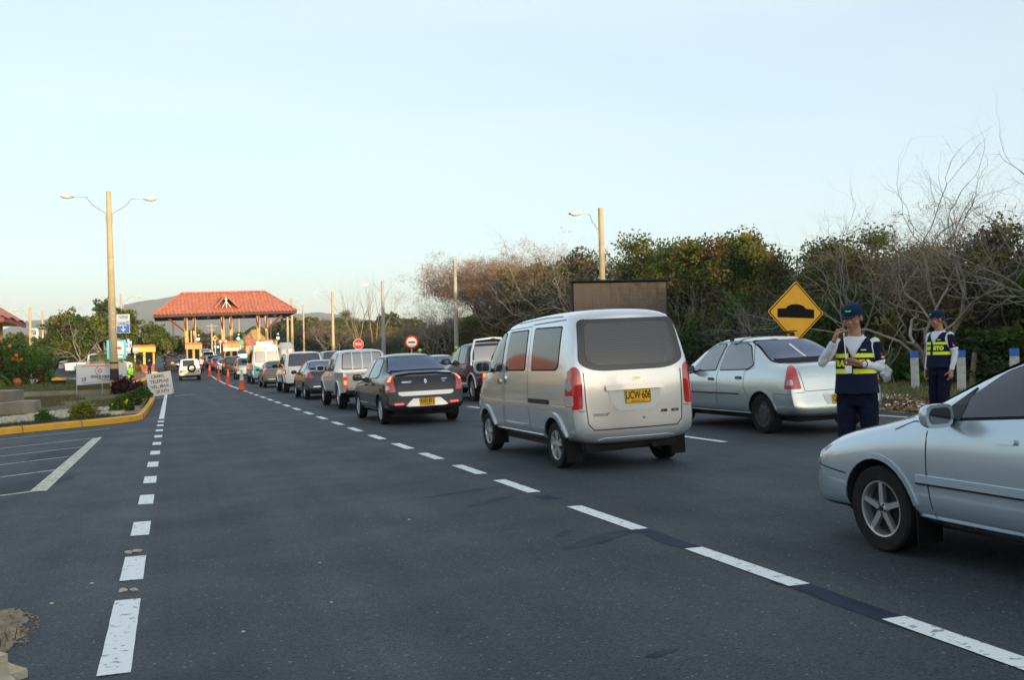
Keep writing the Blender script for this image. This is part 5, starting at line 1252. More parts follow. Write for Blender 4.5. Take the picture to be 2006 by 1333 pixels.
street_lamp(18, 114.7, 8.5, 'far street lamp with long curved arm and lit head, left of the pale bare tree', arms=(-1,), reach=1.6, r0=.20, r1=.13, lit=True, ang=.25)
# ------------------------------------------------------------ signs
m_signw = mat('sign white', (.68,.66,.60), .5, var=.06, vscale=3); m_signb = mat('sign blue', (.02,.15,.55), .5); m_signcy = mat('sign cyan', (.02,.42,.62), .5); m_red = mat('sign red', (.58,.010,.012), .55, spec=.2)
m_yels = mat('sign yellow', (.85,.42,.01), .45, var=.05, vscale=5); m_dkgrey = mat('dark grey print', (.09,.09,.09), .6); m_rust = mat('dark steel frame', (.04,.035,.03), .6)
def flat(pts, y, th, name, m_, parent):   # outline in (x,z), front face at y
    b = MB(); b.prism(pts, 'y', y, y+th); return b.build(name, m_, parent, smooth=0)
# A-board in the lane
t = empty('lane_board', (-.40,46.0,G(-.4,46)), R(3), 'white stand-up board reading CARRIL TELEPEAJE VEL. MAX. 20 KPH on dark legs', 'board sign')
t.rotation_euler = (R(-8), R(-7.5), R(3))
flat([(-.52,.18),(.52,.18),(.52,1.22),(-.52,1.22)], 0, .02, 'board', m_signw, t)
for i, s_ in enumerate(('CARRIL','TELEPEAJE','VEL. MAX.','20 KPH')): text_on(s_, .205, face_y((-.05,0,0,.05)[i],-.004,1.05-.23*i), 'lettering', m_dkgrey, t, bold=.003, xs=.86)
for s_ in (-1,1):
    b = MB(); b.tube([(s_*.47,.03,1.15),(s_*.49,.0,-.02)], .014, 6); b.build('leg', m_rust, t)
    b = MB(); b.tube([(s_*.47,.03,1.15),(s_*.45,.55,.06)], .014, 6); b.build('leg', m_rust, t)
# lane signs on the lamps
def lane_sign(x, y, z, sc, label, small=False):
    t = empty('lane_sign', (x, y, z), 0, label, 'lane sign')
    flat([(-.29*sc,-.42*sc),(.29*sc,-.42*sc),(.29*sc,.46*sc),(-.29*sc,.46*sc)], 0, .02, 'panel', m_signw, t)
    flat([(-.27*sc,-.40*sc),(.27*sc,-.40*sc),(.27*sc,-.08*sc),(-.27*sc,-.08*sc)], -.004, .004, 'blue_field', m_signb, t)
    flat([(.14*sc,-.08*sc),(.27*sc,-.08*sc),(.27*sc,.14*sc),(.14*sc,.14*sc)], -.004, .004, 'blue_field', m_signb, t)
    text_on('TELEPEAJE', .17*sc, face_y(0,-.006,.33*sc), 'lettering', m_signb, t, bold=.004*sc, xs=.55)
    text_on('CARRIL', .2*sc, face_y(-.06*sc,-.006,.03*sc), 'lettering', m_signb, t, bold=.006*sc, xs=.58)
    text_on('4', .22*sc, face_y(.205*sc,-.008,.03*sc), 'lettering', m_signw, t, bold=.006*sc, xs=.8)
    flat([(-.02*sc,-.11*sc),(.02*sc,-.11*sc),(.02*sc,-.25*sc),(.075*sc,-.20*sc),(.105*sc,-.235*sc),(0,-.345*sc),(-.105*sc,-.235*sc),(-.075*sc,-.20*sc),(-.02*sc,-.25*sc)], -.008, .004, 'arrow', m_signw, t)
    flat([(-.27*sc,.20*sc),(.27*sc,.20*sc),(.27*sc,.215*sc),(-.27*sc,.215*sc)], -.004, .004, 'rule', m_signb, t)
    b = MB(); b.box(-.36*sc,-.2*sc,.02,.05,.25*sc,.29*sc); b.box(-.36*sc,-.2*sc,.02,.05,-.3*sc,-.26*sc); b.build('bracket', m_galv, t)
lane_sign(-1.98, 45.97, 3.36, .95, 'large blue and white lane sign CARRIL 4 with a down arrow on the foreground lamp')
lane_sign(-4.0, 103.9, 3.75, 1.0, 'smaller blue and white lane sign on the second street lamp')
lane_sign(-3.9, 101, 3.0, .62, 'small lane sign left of the pair standing by the leftmost booth'); lane_sign(-3.25, 101.4, 3.0, .66, 'small lane sign right of the pair standing by the leftmost booth')
for x in (-3.9,-3.25): pass
# cross sign
t = empty('medical_sign', (-3.36,68,1.0), 0, 'cyan and white sign with a red cross partly behind the foreground lamp', 'sign')
flat(rrect(-.58,.58,.98,2.22,.04), 0, .04, 'panel', m_signcy, t); flat(rrect(-.40,.44,1.30,2.1,.03), -.006, .006, 'white_field', m_signw, t); flat(rrect(-.30,.36,1.08,1.20,.02), -.006, .006, 'white_field', m_signw, t)
flat([(-.02+a, 1.70+c_) for a, c_ in ((-.08,-.3),(.08,-.3),(.08,-.08),(.3,-.08),(.3,.08),(.08,.08),(.08,.3),(-.08,.3),(-.08,.08),(-.3,.08),(-.3,-.08),(-.08,-.08))], -.012, .006, 'red_cross', m_red, t)
b = MB(); b.tube([(-.4,.05,-.6),(-.4,.05,1.1)], .03, 6); b.tube([(.4,.05,-.6),(.4,.05,1.1)], .03, 6); b.build('posts', m_galv, t) if False else b.bm.free()
for s_ in (-.4,.4): b = MB(); b.tube([(s_,.05,-.9),(s_,.05,1.1)], .03, 6); b.build('post', m_galv, t)
# banner
t = empty('banner', (-2.95,47.2,.42), R(-4), 'white printed banner OFICINA DE ATENCION AL USUARIO with a round emblem behind the lamp', 'banner'); 
ban = [(-1.06,.28),(1.02,.40),(1.02,1.22),(-1.06,1.22)]
flat(ban, 0, .012, 'panel', mat('vinyl banner', (.60,.64,.68), .55, var=.06, vscale=1.5), t)
flat([(-.86,1.10),(.3,1.12),(.3,1.15),(-.86,1.13)], -.003, .003, 'red_rule', m_red, t)
flat([(-.8,.36),(.9,.46),(.9,.475),(-.8,.375)], -.003, .003, 'red_rule', m_red, t)
flat([(-.12+.16*math.cos(R(a)), .90+.19*math.sin(R(a))) for a in range(95,266,10)]+[(-.12+.02*0-.05+.10*math.cos(R(a)), .90+.14*math.sin(R(a))) for a in range(260,99,-10)], -.004, .004, 'emblem_arc', M_['ink'], t)
flat(circ(-.08,.90,.10,18), -.004, .004, 'emblem_disc', mat('emblem orange', (.72,.20,.10), .5), t)
flat(circ(-.08,.90,.055,14), -.006, .003, 'emblem_core', mat('emblem pale', (.75,.45,.30), .5), t)
text_on('OFICINA DE ATENCION AL USUARIO', .16, face_y(.20,-.006,.64), 'lettering', M_['ink'], t, bold=.004, xs=.50)
text_on('SERVICIO AL CLIENTE  LUNES A VIERNES', .085, face_y(.22,-.006,.54), 'lettering', m_dkgrey, t, bold=.001, xs=.55); text_on('HORARIO DE ATENCION', .07, face_y(.15,-.006,.47), 'lettering', m_dkgrey, t, xs=.6)
for a, c_, mm in ((-.84,.44,m_signb),(-.74,.46,m_red),(-.84,.53,m_signb),(-.74,.55,m_red),(.92,.56,m_signb)): flat(rrect(a,a+.07,c_,c_+.07,.01), -.004, .004, 'small_logo', mm, t)
for s_ in (-1.06,0.0,1.02): b = MB(); b.tube([(s_,.03,-.25),(s_,.03,1.25)], .022, 6); b.build('post', m_galv, t)
# road signs on the right
def post_sign(name, x, y, h, label, cat='road sign'):
    t = empty(name, (x, y, G(x, y)), 0, label, cat); b = MB(); b.box(-.03,.03,.01,.06,-.2,h,.004); b.build('post', m_galv, t); return t
t = post_sign('warning_sign', 13.07, 18.3, 2.0, 'large yellow diamond warning sign with a black speed bump above the silver sedan'); c_ = 2.02; d_ = .705
t.rotation_euler = (0, R(2.2), R(-4))
def dia(s_): return roundpoly([(0,c_+s_),(s_,c_),(0,c_-s_),(-s_,c_)], .05)
flat(dia(d_), -.012, .012, 'panel', m_yels, t)
o1 = dia(d_-.028); o2 = dia(d_-.060); b = MB(); n_ = len(o1)
A = [b.bm.verts.new((p[0],-.014,p[1])) for p in o1]; B_ = [b.bm.verts.new((p[0],-.014,p[1])) for p in o2]
for i in range(n_): b.bm.faces.new((A[i],A[(i+1)%n_],B_[(i+1)%n_],B_[i]))
b.build('black_border', M_['ink'], t, smooth=0)
flat([(-.46,c_-.12),(.46,c_-.12),(.46,c_+.075),(.27,c_+.085)]+[(.24*math.cos(R(a)),c_+.085+.10*math.sin(R(a))) for a in range(10,171,16)]+[(-.27,c_+.085),(-.46,c_+.075)], -.016, .003, 'bump_symbol', M_['ink'], t)
t = post_sign('stop_sign', 12.8, 70, 2.3, 'red octagonal stop sign reading PARE above the silver pickup'); oc = [(.38*math.cos(R(22.5+45*k)), 2.36+.38*math.sin(R(22.5+45*k))) for k in range(8)]
flat([(p[0]*1.06,2.36+(p[1]-2.36)*1.06) for p in oc], -.01, .01, 'white_rim', m_signw, t); flat(oc, -.014, .005, 'panel', m_red, t); text_on('PARE', .30, face_y(0,-.018,2.36), 'lettering', m_signw, t, bold=.012, xs=.78)
t = post_sign('road_sign', 12.8, 53.5, 2.1, 'round white sign with red rim and black bar above the graphite sedan'); c_ = 2.15
flat(circ(0,c_,.385,28), -.01, .01, 'red_rim', m_red, t); flat(circ(0,c_,.29,28), -.014, .005, 'panel', m_signw, t); flat([(-.2,c_-.04),(.2,c_-.04),(.2,c_+.04),(-.2,c_+.04)], -.018, .005, 'black_bar', M_['ink'], t)
t = post_sign('warning_sign', 8.2, 200, 3.2, 'tiny yellow diamond sign far up the road beyond the toll'); t.children[0].location.z = -.5; flat([(0,3.6),(.65,2.95),(0,2.3),(-.65,2.95)], -.01, .01, 'panel', m_yels, t); flat([(-.1,3.2),(.2,3.1),(0,2.7),(-.2,2.8)], -.015, .004, 'symbol', M_['ink'], t)
t = post_sign('route_sign', 9.1, 140, 2.9, 'small green oval sign right of the third toll booth'); flat(circ(0,2.65,.42,20,1.1), -.01, .01, 'panel', mat('sign green', (.02,.28,.12), .5), t)
t = post_sign('route_sign', -.24, 150, 2.0, 'narrow white sign on a post left of the toll canopy'); flat(rrect(-.22,.22,1.9,2.7,.03), -.01, .01, 'panel', m_signw, t)
# electronic message board
m_led = mat('led module', (.055,.042,.03), .5, col2=(.10,.08,.055), vscale=40, detail=2)
t = empty('message_board', (16.05,33.2,G(16.05,33.2)), R(-14), 'big switched-off message board of dark brown modules behind the minivan', 'message board')
b = MB(); b.box(-1.82,1.82,0,.35,1.35,3.84,.02); b.build('cabinet', M_['under'], t)
b = MB()
for i in range(10):
    for j in range(11): x0 = -1.78+i*.356; z0 = 1.38+j*.222; b.box(x0,x0+.350,-.012,.0,z0,z0+.217,.004)
fc = b.build('led_modules', m_led, t, smooth=0)
b = MB()
for i in range(70): x0 = -1.76+i*.051; b.box(x0,x0+.006,-.017,-.012,1.41,3.80)
for j in range(46): z0 = 1.42+j*.0525; b.box(-1.77,1.77,-.018,-.013,z0,z0+.012)
b.build('louvres', mat('louvre strip', (.13,.10,.07), .6), t, smooth=0)
b = MB(); b.box(-1.9,1.9,-.28,.4,3.86,3.92,.01); b.build('hood', M_['under'], t)
rg_ = random.Random(5); tag(blades('roof_thatch', [], .1, .01, [m_brn]), None) if False else None
for s_ in (-1.2,1.2): b = MB(); b.box(s_-.08,s_+.08,.08,.24,-.3,1.4); b.build('leg', m_galv, t)
# roadside guide posts
for i, (x, y, h, lb) in enumerate(((16.68,18.6,1.0,'white guide post with blue top left of the second officer'),(16.6,17.1,1.0,'white guide post with blue top just right of the second officer'),(16.45,15.5,1.02,'white guide post with blue top above the light blue sedan roof line'),(16.75,21.8,1.0,'white guide post half hidden behind the first officer'))):
    t = empty('guide_post', (x, y, G(x, y)), 0, lb, 'guide post'); t.rotation_euler = (0, R((-1,1.2,.5,0)[i]), 0)
    b = MB(); b.box(-.068,.068,-.068,.068,-.3,h-.16,.008); b.build('shaft', mat('chipped white paint', (.50,.52,.50), .75, col2=(.30,.28,.22), vscale=7, detail=9, lo=.5, hi=.8), t)
    b = MB(); b.box(-.069,.069,-.069,.069,h-.16,h,.008); b.build('blue_top', mat('blue band paint', (.03,.14,.48), .6), t)
m_wood = mat('grey timber', (.14,.115,.08), .9, var=.3, vscale=9, bump=.8, bscale=30)
for i, (x, y, h, l_, lb) in enumerate(((16.9,20.6,.95,-2,'weathered timber stake beside the plastic bag'),(18.0,18.2,.9,3,'short thick timber stake at the right near the bushes'),(17.3,24.5,1.0,2,'thin timber stake in the grass behind the first officer'))):
    t = MB(); t.tube([(0,0,-.2),(0,.01,h*.5),(.01,0,h)], [.07,.065,.055], 8)
    for v in t.bm.verts: v.co.x += .012*noise.noise(v.co*8)
    o = tag(t.build('fence_stake', m_wood), lb, 'fence stake'); o.location = (x, y, G(x, y)); o.rotation_euler = (R(l_), R(l_), 0)
b = MB(); b.ball((0,0,.42), .2, 3, (.7,.45,1.1))
for v in b.bm.verts: v.co += v.normal*.10*noise.noise(v.co*6)
o = tag(b.build('plastic_bag', mat('thin white plastic', (.45,.52,.52), .35, var=.2, vscale=6)), 'crumpled pale plastic bag caught between stake and guide post', 'bag'); o.location = (16.95,19.9,G(16.95,19.9)+.02)
# traffic cones
m_orange = mat('cone orange', (.85,.10,.02), .5, var=.1, vscale=3); 
def cone(x, y, sleeve, lb):
    t = empty('traffic_cone', (x, y, G(x, y)), 0, lb, 'traffic cone', 'tall cones along the lane line')
    b = MB(); b.prism(rrect(-.23,.23,-.23,.23,.05), 'z', 0, .035, .008); b.build('base', m_orange if not sleeve else mat('dirty cone base', (.35,.09,.03), .7), t)
    b = MB(); b.lathe([(.19,.035),(.165,.10),(.10,.55),(.045,1.04),(.03,1.06),(.001,1.06)], 20); b.build('cone_body', m_orange, t)
    if sleeve:
        for z0, z1 in ((.52,.72),(.76,.98)): b = MB(); k = lambda z: .165-(z-.10)*.1285+.004; b.lathe([(k(z0),z0),(k(z1),z1)], 20, cap=False); b.build('reflective_sleeve', m_signw, t)
for a in ((3.50,53.3,1,'nearest traffic cone with a white reflective sleeve and dirty base'),(3.52,66.8,0,'plain orange cone, second nearest in the line'),(3.50,80,0,'plain orange cone, third nearest in the line'),(3.3,93.5,0,'plain orange cone, fourth nearest in the line'),(3.0,112,1,'farther of the two striped cones by the motorcycle rider'),(2.6,106,1,'nearer of the two striped cones by the motorcycle rider')): cone(*a)
# ------------------------------------------------------------ hills and the ridge behind the camera
m_hill = mat('dry scrub hillside', (.085,.085,.045), .95, col2=(.16,.125,.08), vscale=.012, bump=.0, detail=10)
def ridge(name, x0, x1, ycen, depth, hfn, nx, ny, m_, seed=0, kind='structure', amp=1.):
    V = []; F = []
    for j in range(ny+1):
        v = j/ny*2-1
        for i in range(nx+1):
            x = x0+(x1-x0)*i/nx; prof = max(0, 1-abs(v))**.9; h = hfn(x)
            n_ = noise.fractal(Vector((x/depth*2.2+seed, v*1.5, seed)), 1., 2., 6)
            V.append((x, ycen+v*depth, -8+(h+8)*prof*(1+.16*amp*n_*(1 if abs(v) > .02 else .6))+n_*h*.06*amp))
    for j in range(ny):
        for i in range(nx): F.append((j*(nx+1)+i, j*(nx+1)+i+1, (j+1)*(nx+1)+i+1, (j+1)*(nx+1)+i))
    me = bpy.data.meshes.new(name); me.from_pydata(V, [], F); o = link(name, me, m_, smooth=60); o['kind'] = kind; return o
def crest(pts):
    def f(x):
        for (a, ha), (b_, hb) in zip(pts, pts[1:]):
            if a <= x <= b_: return ha+(hb-ha)*sm((x-a)/(b_-a))
        return pts[0][1] if x < pts[0][0] else pts[-1][1]
    return f
ridge('hills', -1500, 1800, 2500, 900, crest([(-1500,40),(-420,78),(-300,112),(-200,128),(-60,165),(20,160),(150,142),(330,128),(480,112),(700,80),(1800,40)]), 220, 40, m_hill, 3.1)
m_scrub = mat('brown hill scrub', (.10,.06,.035), .95, col2=(.06,.06,.03), vscale=.05, detail=8)
ridge('hill', -1500, 1500, -640, 90, crest([(-1500,90),(-400,74),(-60,71.5),(300,71.5),(520,74),(1500,95)]), 160, 16, m_scrub, 8., amp=.12)
# ------------------------------------------------------------ toll canopy
m_tile = mat('terracotta tile', (.52,.17,.095), .8, col2=(.34,.10,.06), vscale=2.6, bump=.3, bscale=12, detail=8)
m_ochre = mat('ochre paint', (.50,.31,.10), .8, var=.2, vscale=3); m_ochre2 = mat('bright yellow wall', (.62,.38,.05), .7, var=.08, vscale=2)
m_wdk = mat('dark roof timber', (.05,.022,.014), .7); m_brace = mat('red brown timber', (.20,.06,.03), .7); m_brick = mat('red brick base', (.28,.10,.06), .85, col2=(.20,.08,.05), vscale=9, bump=.4, bscale=30)
def tiled_roof(name, x0, x1, y0, y1, ze, zr, parent, rx0, rx1, dx=.085, ny=12, pitch=.42, amp=.06):
    """hip roof as a corrugated height field; ridge runs rx0..rx1"""
    yc = (y0+y1)/2; hy = (y1-y0)/2; H = zr-ze; nx = int((x1-x0)/dx); V = []; F = []
    ny2 = ny*2
    for j in range(ny2+1):
        y = y0+(y1-y0)*j/ny2
        for i in range(nx+1):
            x = x0+(x1-x0)*i/nx
            zf = 1-abs(y-yc)/hy; zl = (x-x0)/max(.01, rx0-x0); zx = (x1-x)/max(.01, x1-rx1)
            z = min(zf, zl, zx); a = amp*math.sin((x if zf <= min(zl, zx) else y)*2*math.pi/pitch)
            V.append((x, y, ze+H*z+a+(.04 if 0 < z < .97 and j % 2 else 0)*.5))
    for j in range(ny2):
        for i in range(nx): F.append((j*(nx+1)+i, j*(nx+1)+i+1, (j+1)*(nx+1)+i+1, (j+1)*(nx+1)+i))
    me = bpy.data.meshes.new(name); me.from_pydata(V, [], F); return link(name, me, m_tile, parent, smooth=50)
t = empty('toll_canopy', (6.37,118,G(6.37,118)), 0, 'toll canopy with a red tiled hip roof and small gable on paired ochre posts', 'toll canopy'); t.rotation_euler = (0, -.026, 0)
zb = 7.52-G(6.37,118)    # eave height above the ground
rf = tiled_roof('roof', -8.1, 8.1, 0, 10, zb, zb+2.72, t, -4.9, 4.9)
b = MB(); b.prism([(-7.9,.15),(7.9,.15),(4.85,4.9),(-4.85,4.9)], 'z', 0, .01); 
b.bm.free(); b = MB()
b.box(-8.05,8.05,.02,.14,zb-.32,zb-.03,.01); b.box(-8.05,8.05,9.86,9.98,zb-.32,zb-.03,.01); b.box(-8.05,-7.93,.14,9.86,zb-.32,zb-.03,.01); b.box(7.93,8.05,.14,9.86,zb-.32,zb-.03,.01); b.build('fascia', m_wdk, t, smooth=0)
b = MB(); b.box(-7.9,7.9,.16,9.84,zb-.10,zb-.05)
for i in range(22): x = -7.6+i*.72; b.box(x-.05,x+.05,.2,9.8,zb-.22,zb-.1)
b.build('soffit', m_wdk, t, smooth=0)
b = MB()
for s_ in (-1,1): b.tube([(-4.9*s_*-1,5,zb+2.72),(8.1*s_,0.02,zb+.03)], .10, 8)
b.tube([(-4.9,5,zb+2.76),(4.9,5,zb+2.76)], .11, 8); b.tube([(-4.9,5,zb+2.72),(-8.1,.02,zb+.03)], .10, 8) ; b.build('ridge_tiles', m_tile, rf)
# gable dormer
gx, gw, g0, g1 = .03, 1.33, zb+.62, zb+2.1
b = MB(); n_ = 14
for s_ in (-1,1):
    for i in range(n_):
        y = .75+i*.3; b.prism([(gx+s_*gw,g0-.02),(gx,g1),(gx,g1+.12),(gx+s_*(gw+.1),g0+.04)], 'y', y, y+.17); b.prism([(gx+s_*gw,g0-.04),(gx,g1-.02),(gx,g1+.08),(gx+s_*(gw+.1),g0+.0)], 'y', y+.17, y+.3)
b.build('dormer_roof', m_tile, rf, smooth=0)
b = MB()
for s_ in (-1,1): b.prism([(gx+s_*(gw+.05),g0-.14),(gx+s_*(gw+.05),g0+.0),(gx,g1+.1),(gx,g1-.12)], 'y', .62, .76)
b.build('dormer_bargeboard', m_tile, rf, smooth=0)
b = MB(); b.prism([(gx-gw+.12,g0-.05),(gx+gw-.12,g0-.05),(gx,g1-.15)], 'y', 1.9, 1.95); b.build('dormer_back', m_wdk, rf, smooth=0)
b = MB(); b.box(gx-.04,gx+.04,.8,.9,g0,g1-.1)
b.tube([(gx-.5,.85,g0),(gx+.2,.85,g1-.35)], .035, 6); b.tube([(gx+.5,.85,g0),(gx-.2,.85,g1-.35)], .035, 6); b.build('dormer_truss', M_['white'], rf)
for k, xs_ in enumerate(((-4.55,-3.62),(-.45,.5),(3.65,4.6))):
    for q, x in enumerate(xs_):
        r = .20 if q == 0 else .17
        b = MB(); b.box(x-r,x+r,1.6+q*.25,1.6+2*r+q*.25,-.2,zb-.08,.015); b.build('post', m_ochre, t)
    b = MB(); b.box(xs_[0]+.1,xs_[1]-.1,1.7,1.95,zb-.45,zb-.25,.01); b.build('tie_beam', m_ochre, t)
    for q, x in enumerate(xs_): b = MB(); b.tube([(x-.02,.35,zb-.3),(x-.02,1.55,zb-1.9)], [.09,.06], 4); b.build('brace', m_brace, t)
for s_, x in ((-1,-4.72),(1,4.72)): b = MB(); b.tube([(x,1.7,zb-2.0),(x+s_*1.85,1.7,zb-.3)], [.10,.13], 4); b.build('brace', m_brace, t)
for i, x in enumerate((-2.1,1.9,5.5)):
    b = MB(); b.box(x-.2,x+.2,.3,.7,zb-.65,zb-.33,.03); b.tube([(x-.1,.5,zb-.33),(x-.1,.5,zb-.2)], .03, 6); b.build('floodlight', M_['under'], t)
# booths
def booth(x, y, lb, w_=1.55, d=2.6, yellow=None, board=False):
    t = empty('toll_booth', (x, y, G(x, y)), 0, lb, 'toll booth'); m_ = yellow or m_ochre; h = w_/2
    b = MB(); b.prism(rrect(-h-.35,h+.35,-2.4,d+2.2,.4), 'z', 0, .22, .02); b.build('island_kerb', m_kerb, t)
    b = MB(); b.box(-h,h,0,d,.22,1.05,.01); b.build('brick_base', m_brick, t)
    b = MB(); 
    for sx in (-1,1):
        for sy in (0,1): b.box(sx*h-.07*(sx+1),sx*h+.07*(1-sx),sy*d-.14*sy,sy*d+.14*(1-sy),1.05,2.35,.01)
    b.box(-.12,.12,-.02,.10,1.05,2.35) ; b.build('frame', m_, t)
    b = MB(); b.box(-h+.12,h-.12,.05,d-.05,1.05,2.34); b.build('window', M_['glass'], t, smooth=0)
    b = MB(); b.box(-h-.14,h+.14,-.3,d+.3,2.36,2.92,.03); b.build('parapet', m_, t)
    b = MB(); b.prism([(-h-.25,2.92),(h+.25,2.92),(h,3.12),(-h,3.12)], 'y', -.42, d+.4, .01); b.build('roof', m_tile, t)
    if board: b = MB(); b.box(-h-.1,h+.1,-.36,-.31,1.95,2.34); b.build('white_board', m_signw, t, smooth=0)
    b = MB(); b.lathe([(.11,.22),(.10,1.05),(.001,1.06)], 12, (-h-.05,-1.5,0)); b.build('bollard', m_kerb, t)
    return t
booth(2.42, 117.0, 'ochre toll booth under the left pair of canopy posts'); booth(6.55, 117.0, 'ochre toll booth with a white board under the middle canopy posts', board=True)
booth(10.9, 117.3, 'toll booth under the right pair of canopy posts, hidden behind the minibuses')
t = booth(-2.75, 111.6, 'bright yellow toll booth with brick base left of the black car', w_=2.0, yellow=m_ochre2)
b = MB(); b.box(-1.2,-.95,-7,-.3,.0,.9,.02); b.build('side_wall', m_ochre2, t)
t = booth(-5.0, 109, 'yellow booth wall partly hidden behind the second street lamp', w_=1.1, yellow=m_ochre2)
V = []; kerb_run('kerb', [(-5.4,86),(-4.2,85.2),(-3.2,85.4),(-2.6,86.5),(-1.9,98),(-1.7,107)], m_kerb, .2, .2, label='yellow nose of the kerb in front of the leftmost toll booth')
V = [(-5.4,86.2),(-4.2,85.4),(-3.3,85.6),(-2.8,86.7),(-2.1,98),(-1.9,108),(-5.4,108)]; me = bpy.data.meshes.new('brick_walk'); me.from_pydata([(x,y,G(x,y)+.19) for x,y in V], [], [tuple(range(7))]); link('brick_walk', me, m_paver)['kind'] = 'structure'
kerb_run('kerb', [(-14,66.5),(-7.6,66.0),(-6.2,67.0),(-5.4,70)], m_kerb, .2, .2, label='yellow kerb of the car park beyond the upper lawn')
# traffic lights
M_['green_lit'] = mat('lit green signal', (.1,.9,.7), .3, emit=(.08,1,.72), estr=5)
for x, y, z0, z1, lb in ((2.95,117.3,4.0,4.6,'traffic light showing green above the left toll booth'),(7.4,117.3,4.0,4.6,'traffic light showing green above the middle toll booth'),(11.9,117.3,1.0,4.6,'traffic light showing green above the minibuses at the right')):
    t = empty('traffic_light', (x, y, z0), 0, lb, 'traffic light'); h = z1-z0
    b = MB(); b.tube([(0,0,-.1),(0,0,h)], .05, 8); b.build('mast', M_['under'], t)
    b = MB(); b.box(-.19,.19,-.12,.12,h-.42,h+.55,.03); hs = b.build('housing', M_['under'], t)
    b = MB(); b.lathe([(.001,-.15),(.13,-.14),(.15,-.12)], 16, (0,0,h-.18), axis='y'); b.build('green_lens', M_['green_lit'], t)
    b = MB(); b.lathe([(.001,-.15),(.13,-.14),(.15,-.12)], 16, (0,0,h+.28), axis='y'); b.build('red_lens', mat('dark red lens', (.06,.004,.004), .3), t)
for x in (5.35,5.95): t = empty('lane_disc', (x,116.4,4.0), 0, 'small red and white disc sign at the '+('left' if x < 5.6 else 'right')+' edge of the middle booth roof', 'sign'); flat(circ(0,.1,.26,16), 0, .02, 'red_rim', m_red, t); flat(circ(0,.1,.15,16), -.006, .004, 'white_field', m_signw, t); b = MB(); b.box(-.02,.02,.02,.05,-1.2,.1); b.build('post', m_galv, t)
# buildings around the toll
def hut(name, x, y, w_, d, he, hr, mw, mr, lb, z=None):
    z = G(x, y) if z is None else z; t = empty(name, (x, y, z), 0, lb, 'building')
    b = MB(); b.box(-w_/2+.4,w_/2-.4,.4,d-.4,-.5,he,.01); b.build('wall', mw, t)
    for dx_ in (-.25,.25): b = MB(); b.box(w_*dx_-.4,w_*dx_+.4,.36,.42,.9,1.9); b.build('window', M_['glass'], t, smooth=0)
    r_ = tiled_roof('roof', -w_/2, w_/2, 0, d, he-.1, hr, t, -.3, .3, dx=.2, ny=5); r_.data.materials.clear(); r_.data.materials.append(mr); return t
m_thatch = mat('golden thatch', (.42,.27,.10), .95, col2=(.30,.19,.07), vscale=3, bump=.5, bscale=20)
hut('tiled_kiosk', 10.95, 150, 3.6, 3.6, 2.4, 3.6, m_ochre, m_tile, 'small red roofed kiosk behind the middle toll booth', z=1.95)
hut('thatched_hut', 13.2, 165, 6.2, 6.2, 2.2, 4.9, m_ochre, m_thatch, 'golden thatched hut under the right canopy posts', z=2.3)
hut('thatched_hut', -13.6, 142, 3.2, 3.2, 1.8, 3.6, m_ochre, m_thatch, 'low thatched hut behind the long white wall', z=1.7)
t = empty('boundary_wall', (0,0,0), 0, 'long cream wall of the yard left of the trees', 'wall')
b = MB(); b.box(-14.5,-6.6,130,130.3,1.2,4.25,.02); b.build('wall', mat('cream wall paint', (.62,.55,.42), .85, var=.1, vscale=.7), t); b = MB(); b.box(-14.55,-6.55,129.95,130.35,4.25,4.37); b.build('coping', m_conc, t)
b = MB(); b.box(-14,-12.2,129.0,129.9,1.3,2.5,.05); b.box(-13.3,-12.9,129.1,129.8,2.5,3.0,.05); tag(b.build('waste_skip', M_['under']), 'dark skip standing against the cream wall', 'skip')
t = empty('lattice_tower', (-14.45,120,G(-14.45,120)), 0, 'short white lattice tower between the left lamps', 'tower'); b = MB()
for sx in (-.35,.35):
    for sy in (-.35,.35): b.box(sx-.04,sx+.04,sy-.04,sy+.04,0,4.5)
for k in range(6): b.tube([(-.35,-.35,k*.75),(.35,-.35,(k+1)*.75)], .025, 4); b.box(-.38,.38,-.38,-.32,(k+1)*.75-.03,(k+1)*.75+.03)
b.box(-.45,.45,-.45,.45,4.4,4.5); b.build('frame', M_['white'], t, smooth=0)
# yellow building at the left edge
t = empty('office_building', (-12.7,60,G(-9,60)), 0, 'two-storey yellow building with a red tiled roof at the left edge', 'building'); z0 = G(-9,60)
tiled_roof('roof', -4.2, 4.05, 0, 9, 4.42-z0, 6.6-z0, t, -.8, .8)
b = MB(); b.box(-4.1,3.95,.05,.17,4.12-z0,4.40-z0,.01); b.box(3.85,3.97,.17,8.9,4.12-z0,4.4-z0,.01); b.build('fascia', m_brace, t)
b = MB(); b.box(-4.05,3.82,.18,8.9,4.22-z0,4.30-z0); b.build('soffit', m_ochre2, t, smooth=0)
b = MB(); b.box(-4,2.75,1.4,8,-.3,4.2-z0,.01); b.box(2.75,3.62,1.4,1.9,-.3,2.9-z0+.0,.01); wl = b.build('wall', m_ochre2, t)
for i, x in enumerate((1.15,2.0)): b = MB(); b.box(x-.02,x+.62,1.33,1.395,3.0-z0,4.05-z0,.005); f_ = b.build('window', m_wdk, t); b = MB(); b.box(x+.05,x+.56,1.31,1.33,3.07-z0,3.98-z0); b.build('pane', M_['glass'], f_, smooth=0)
b = MB(); b.box(3.36,3.48,.5,.62,2.8-z0,4.2-z0,.005); b.build('balcony_post', m_ochre, t); b = MB(); b.box(-4,3.65,.45,1.4,2.68-z0,2.92-z0,.01); b.build('balcony', m_brick, t)
b = MB()
for i in range(26): b.prism([(.35-.25,2.75-z0-.0),(.35-.2,2.9-z0),(1.3,3.02-z0),(1.3,2.95-z0)], 'x', -4+i*.28, -4+i*.28+.2) if i < 24 else None
b.build('lower_roof', m_tile, t, smooth=0)
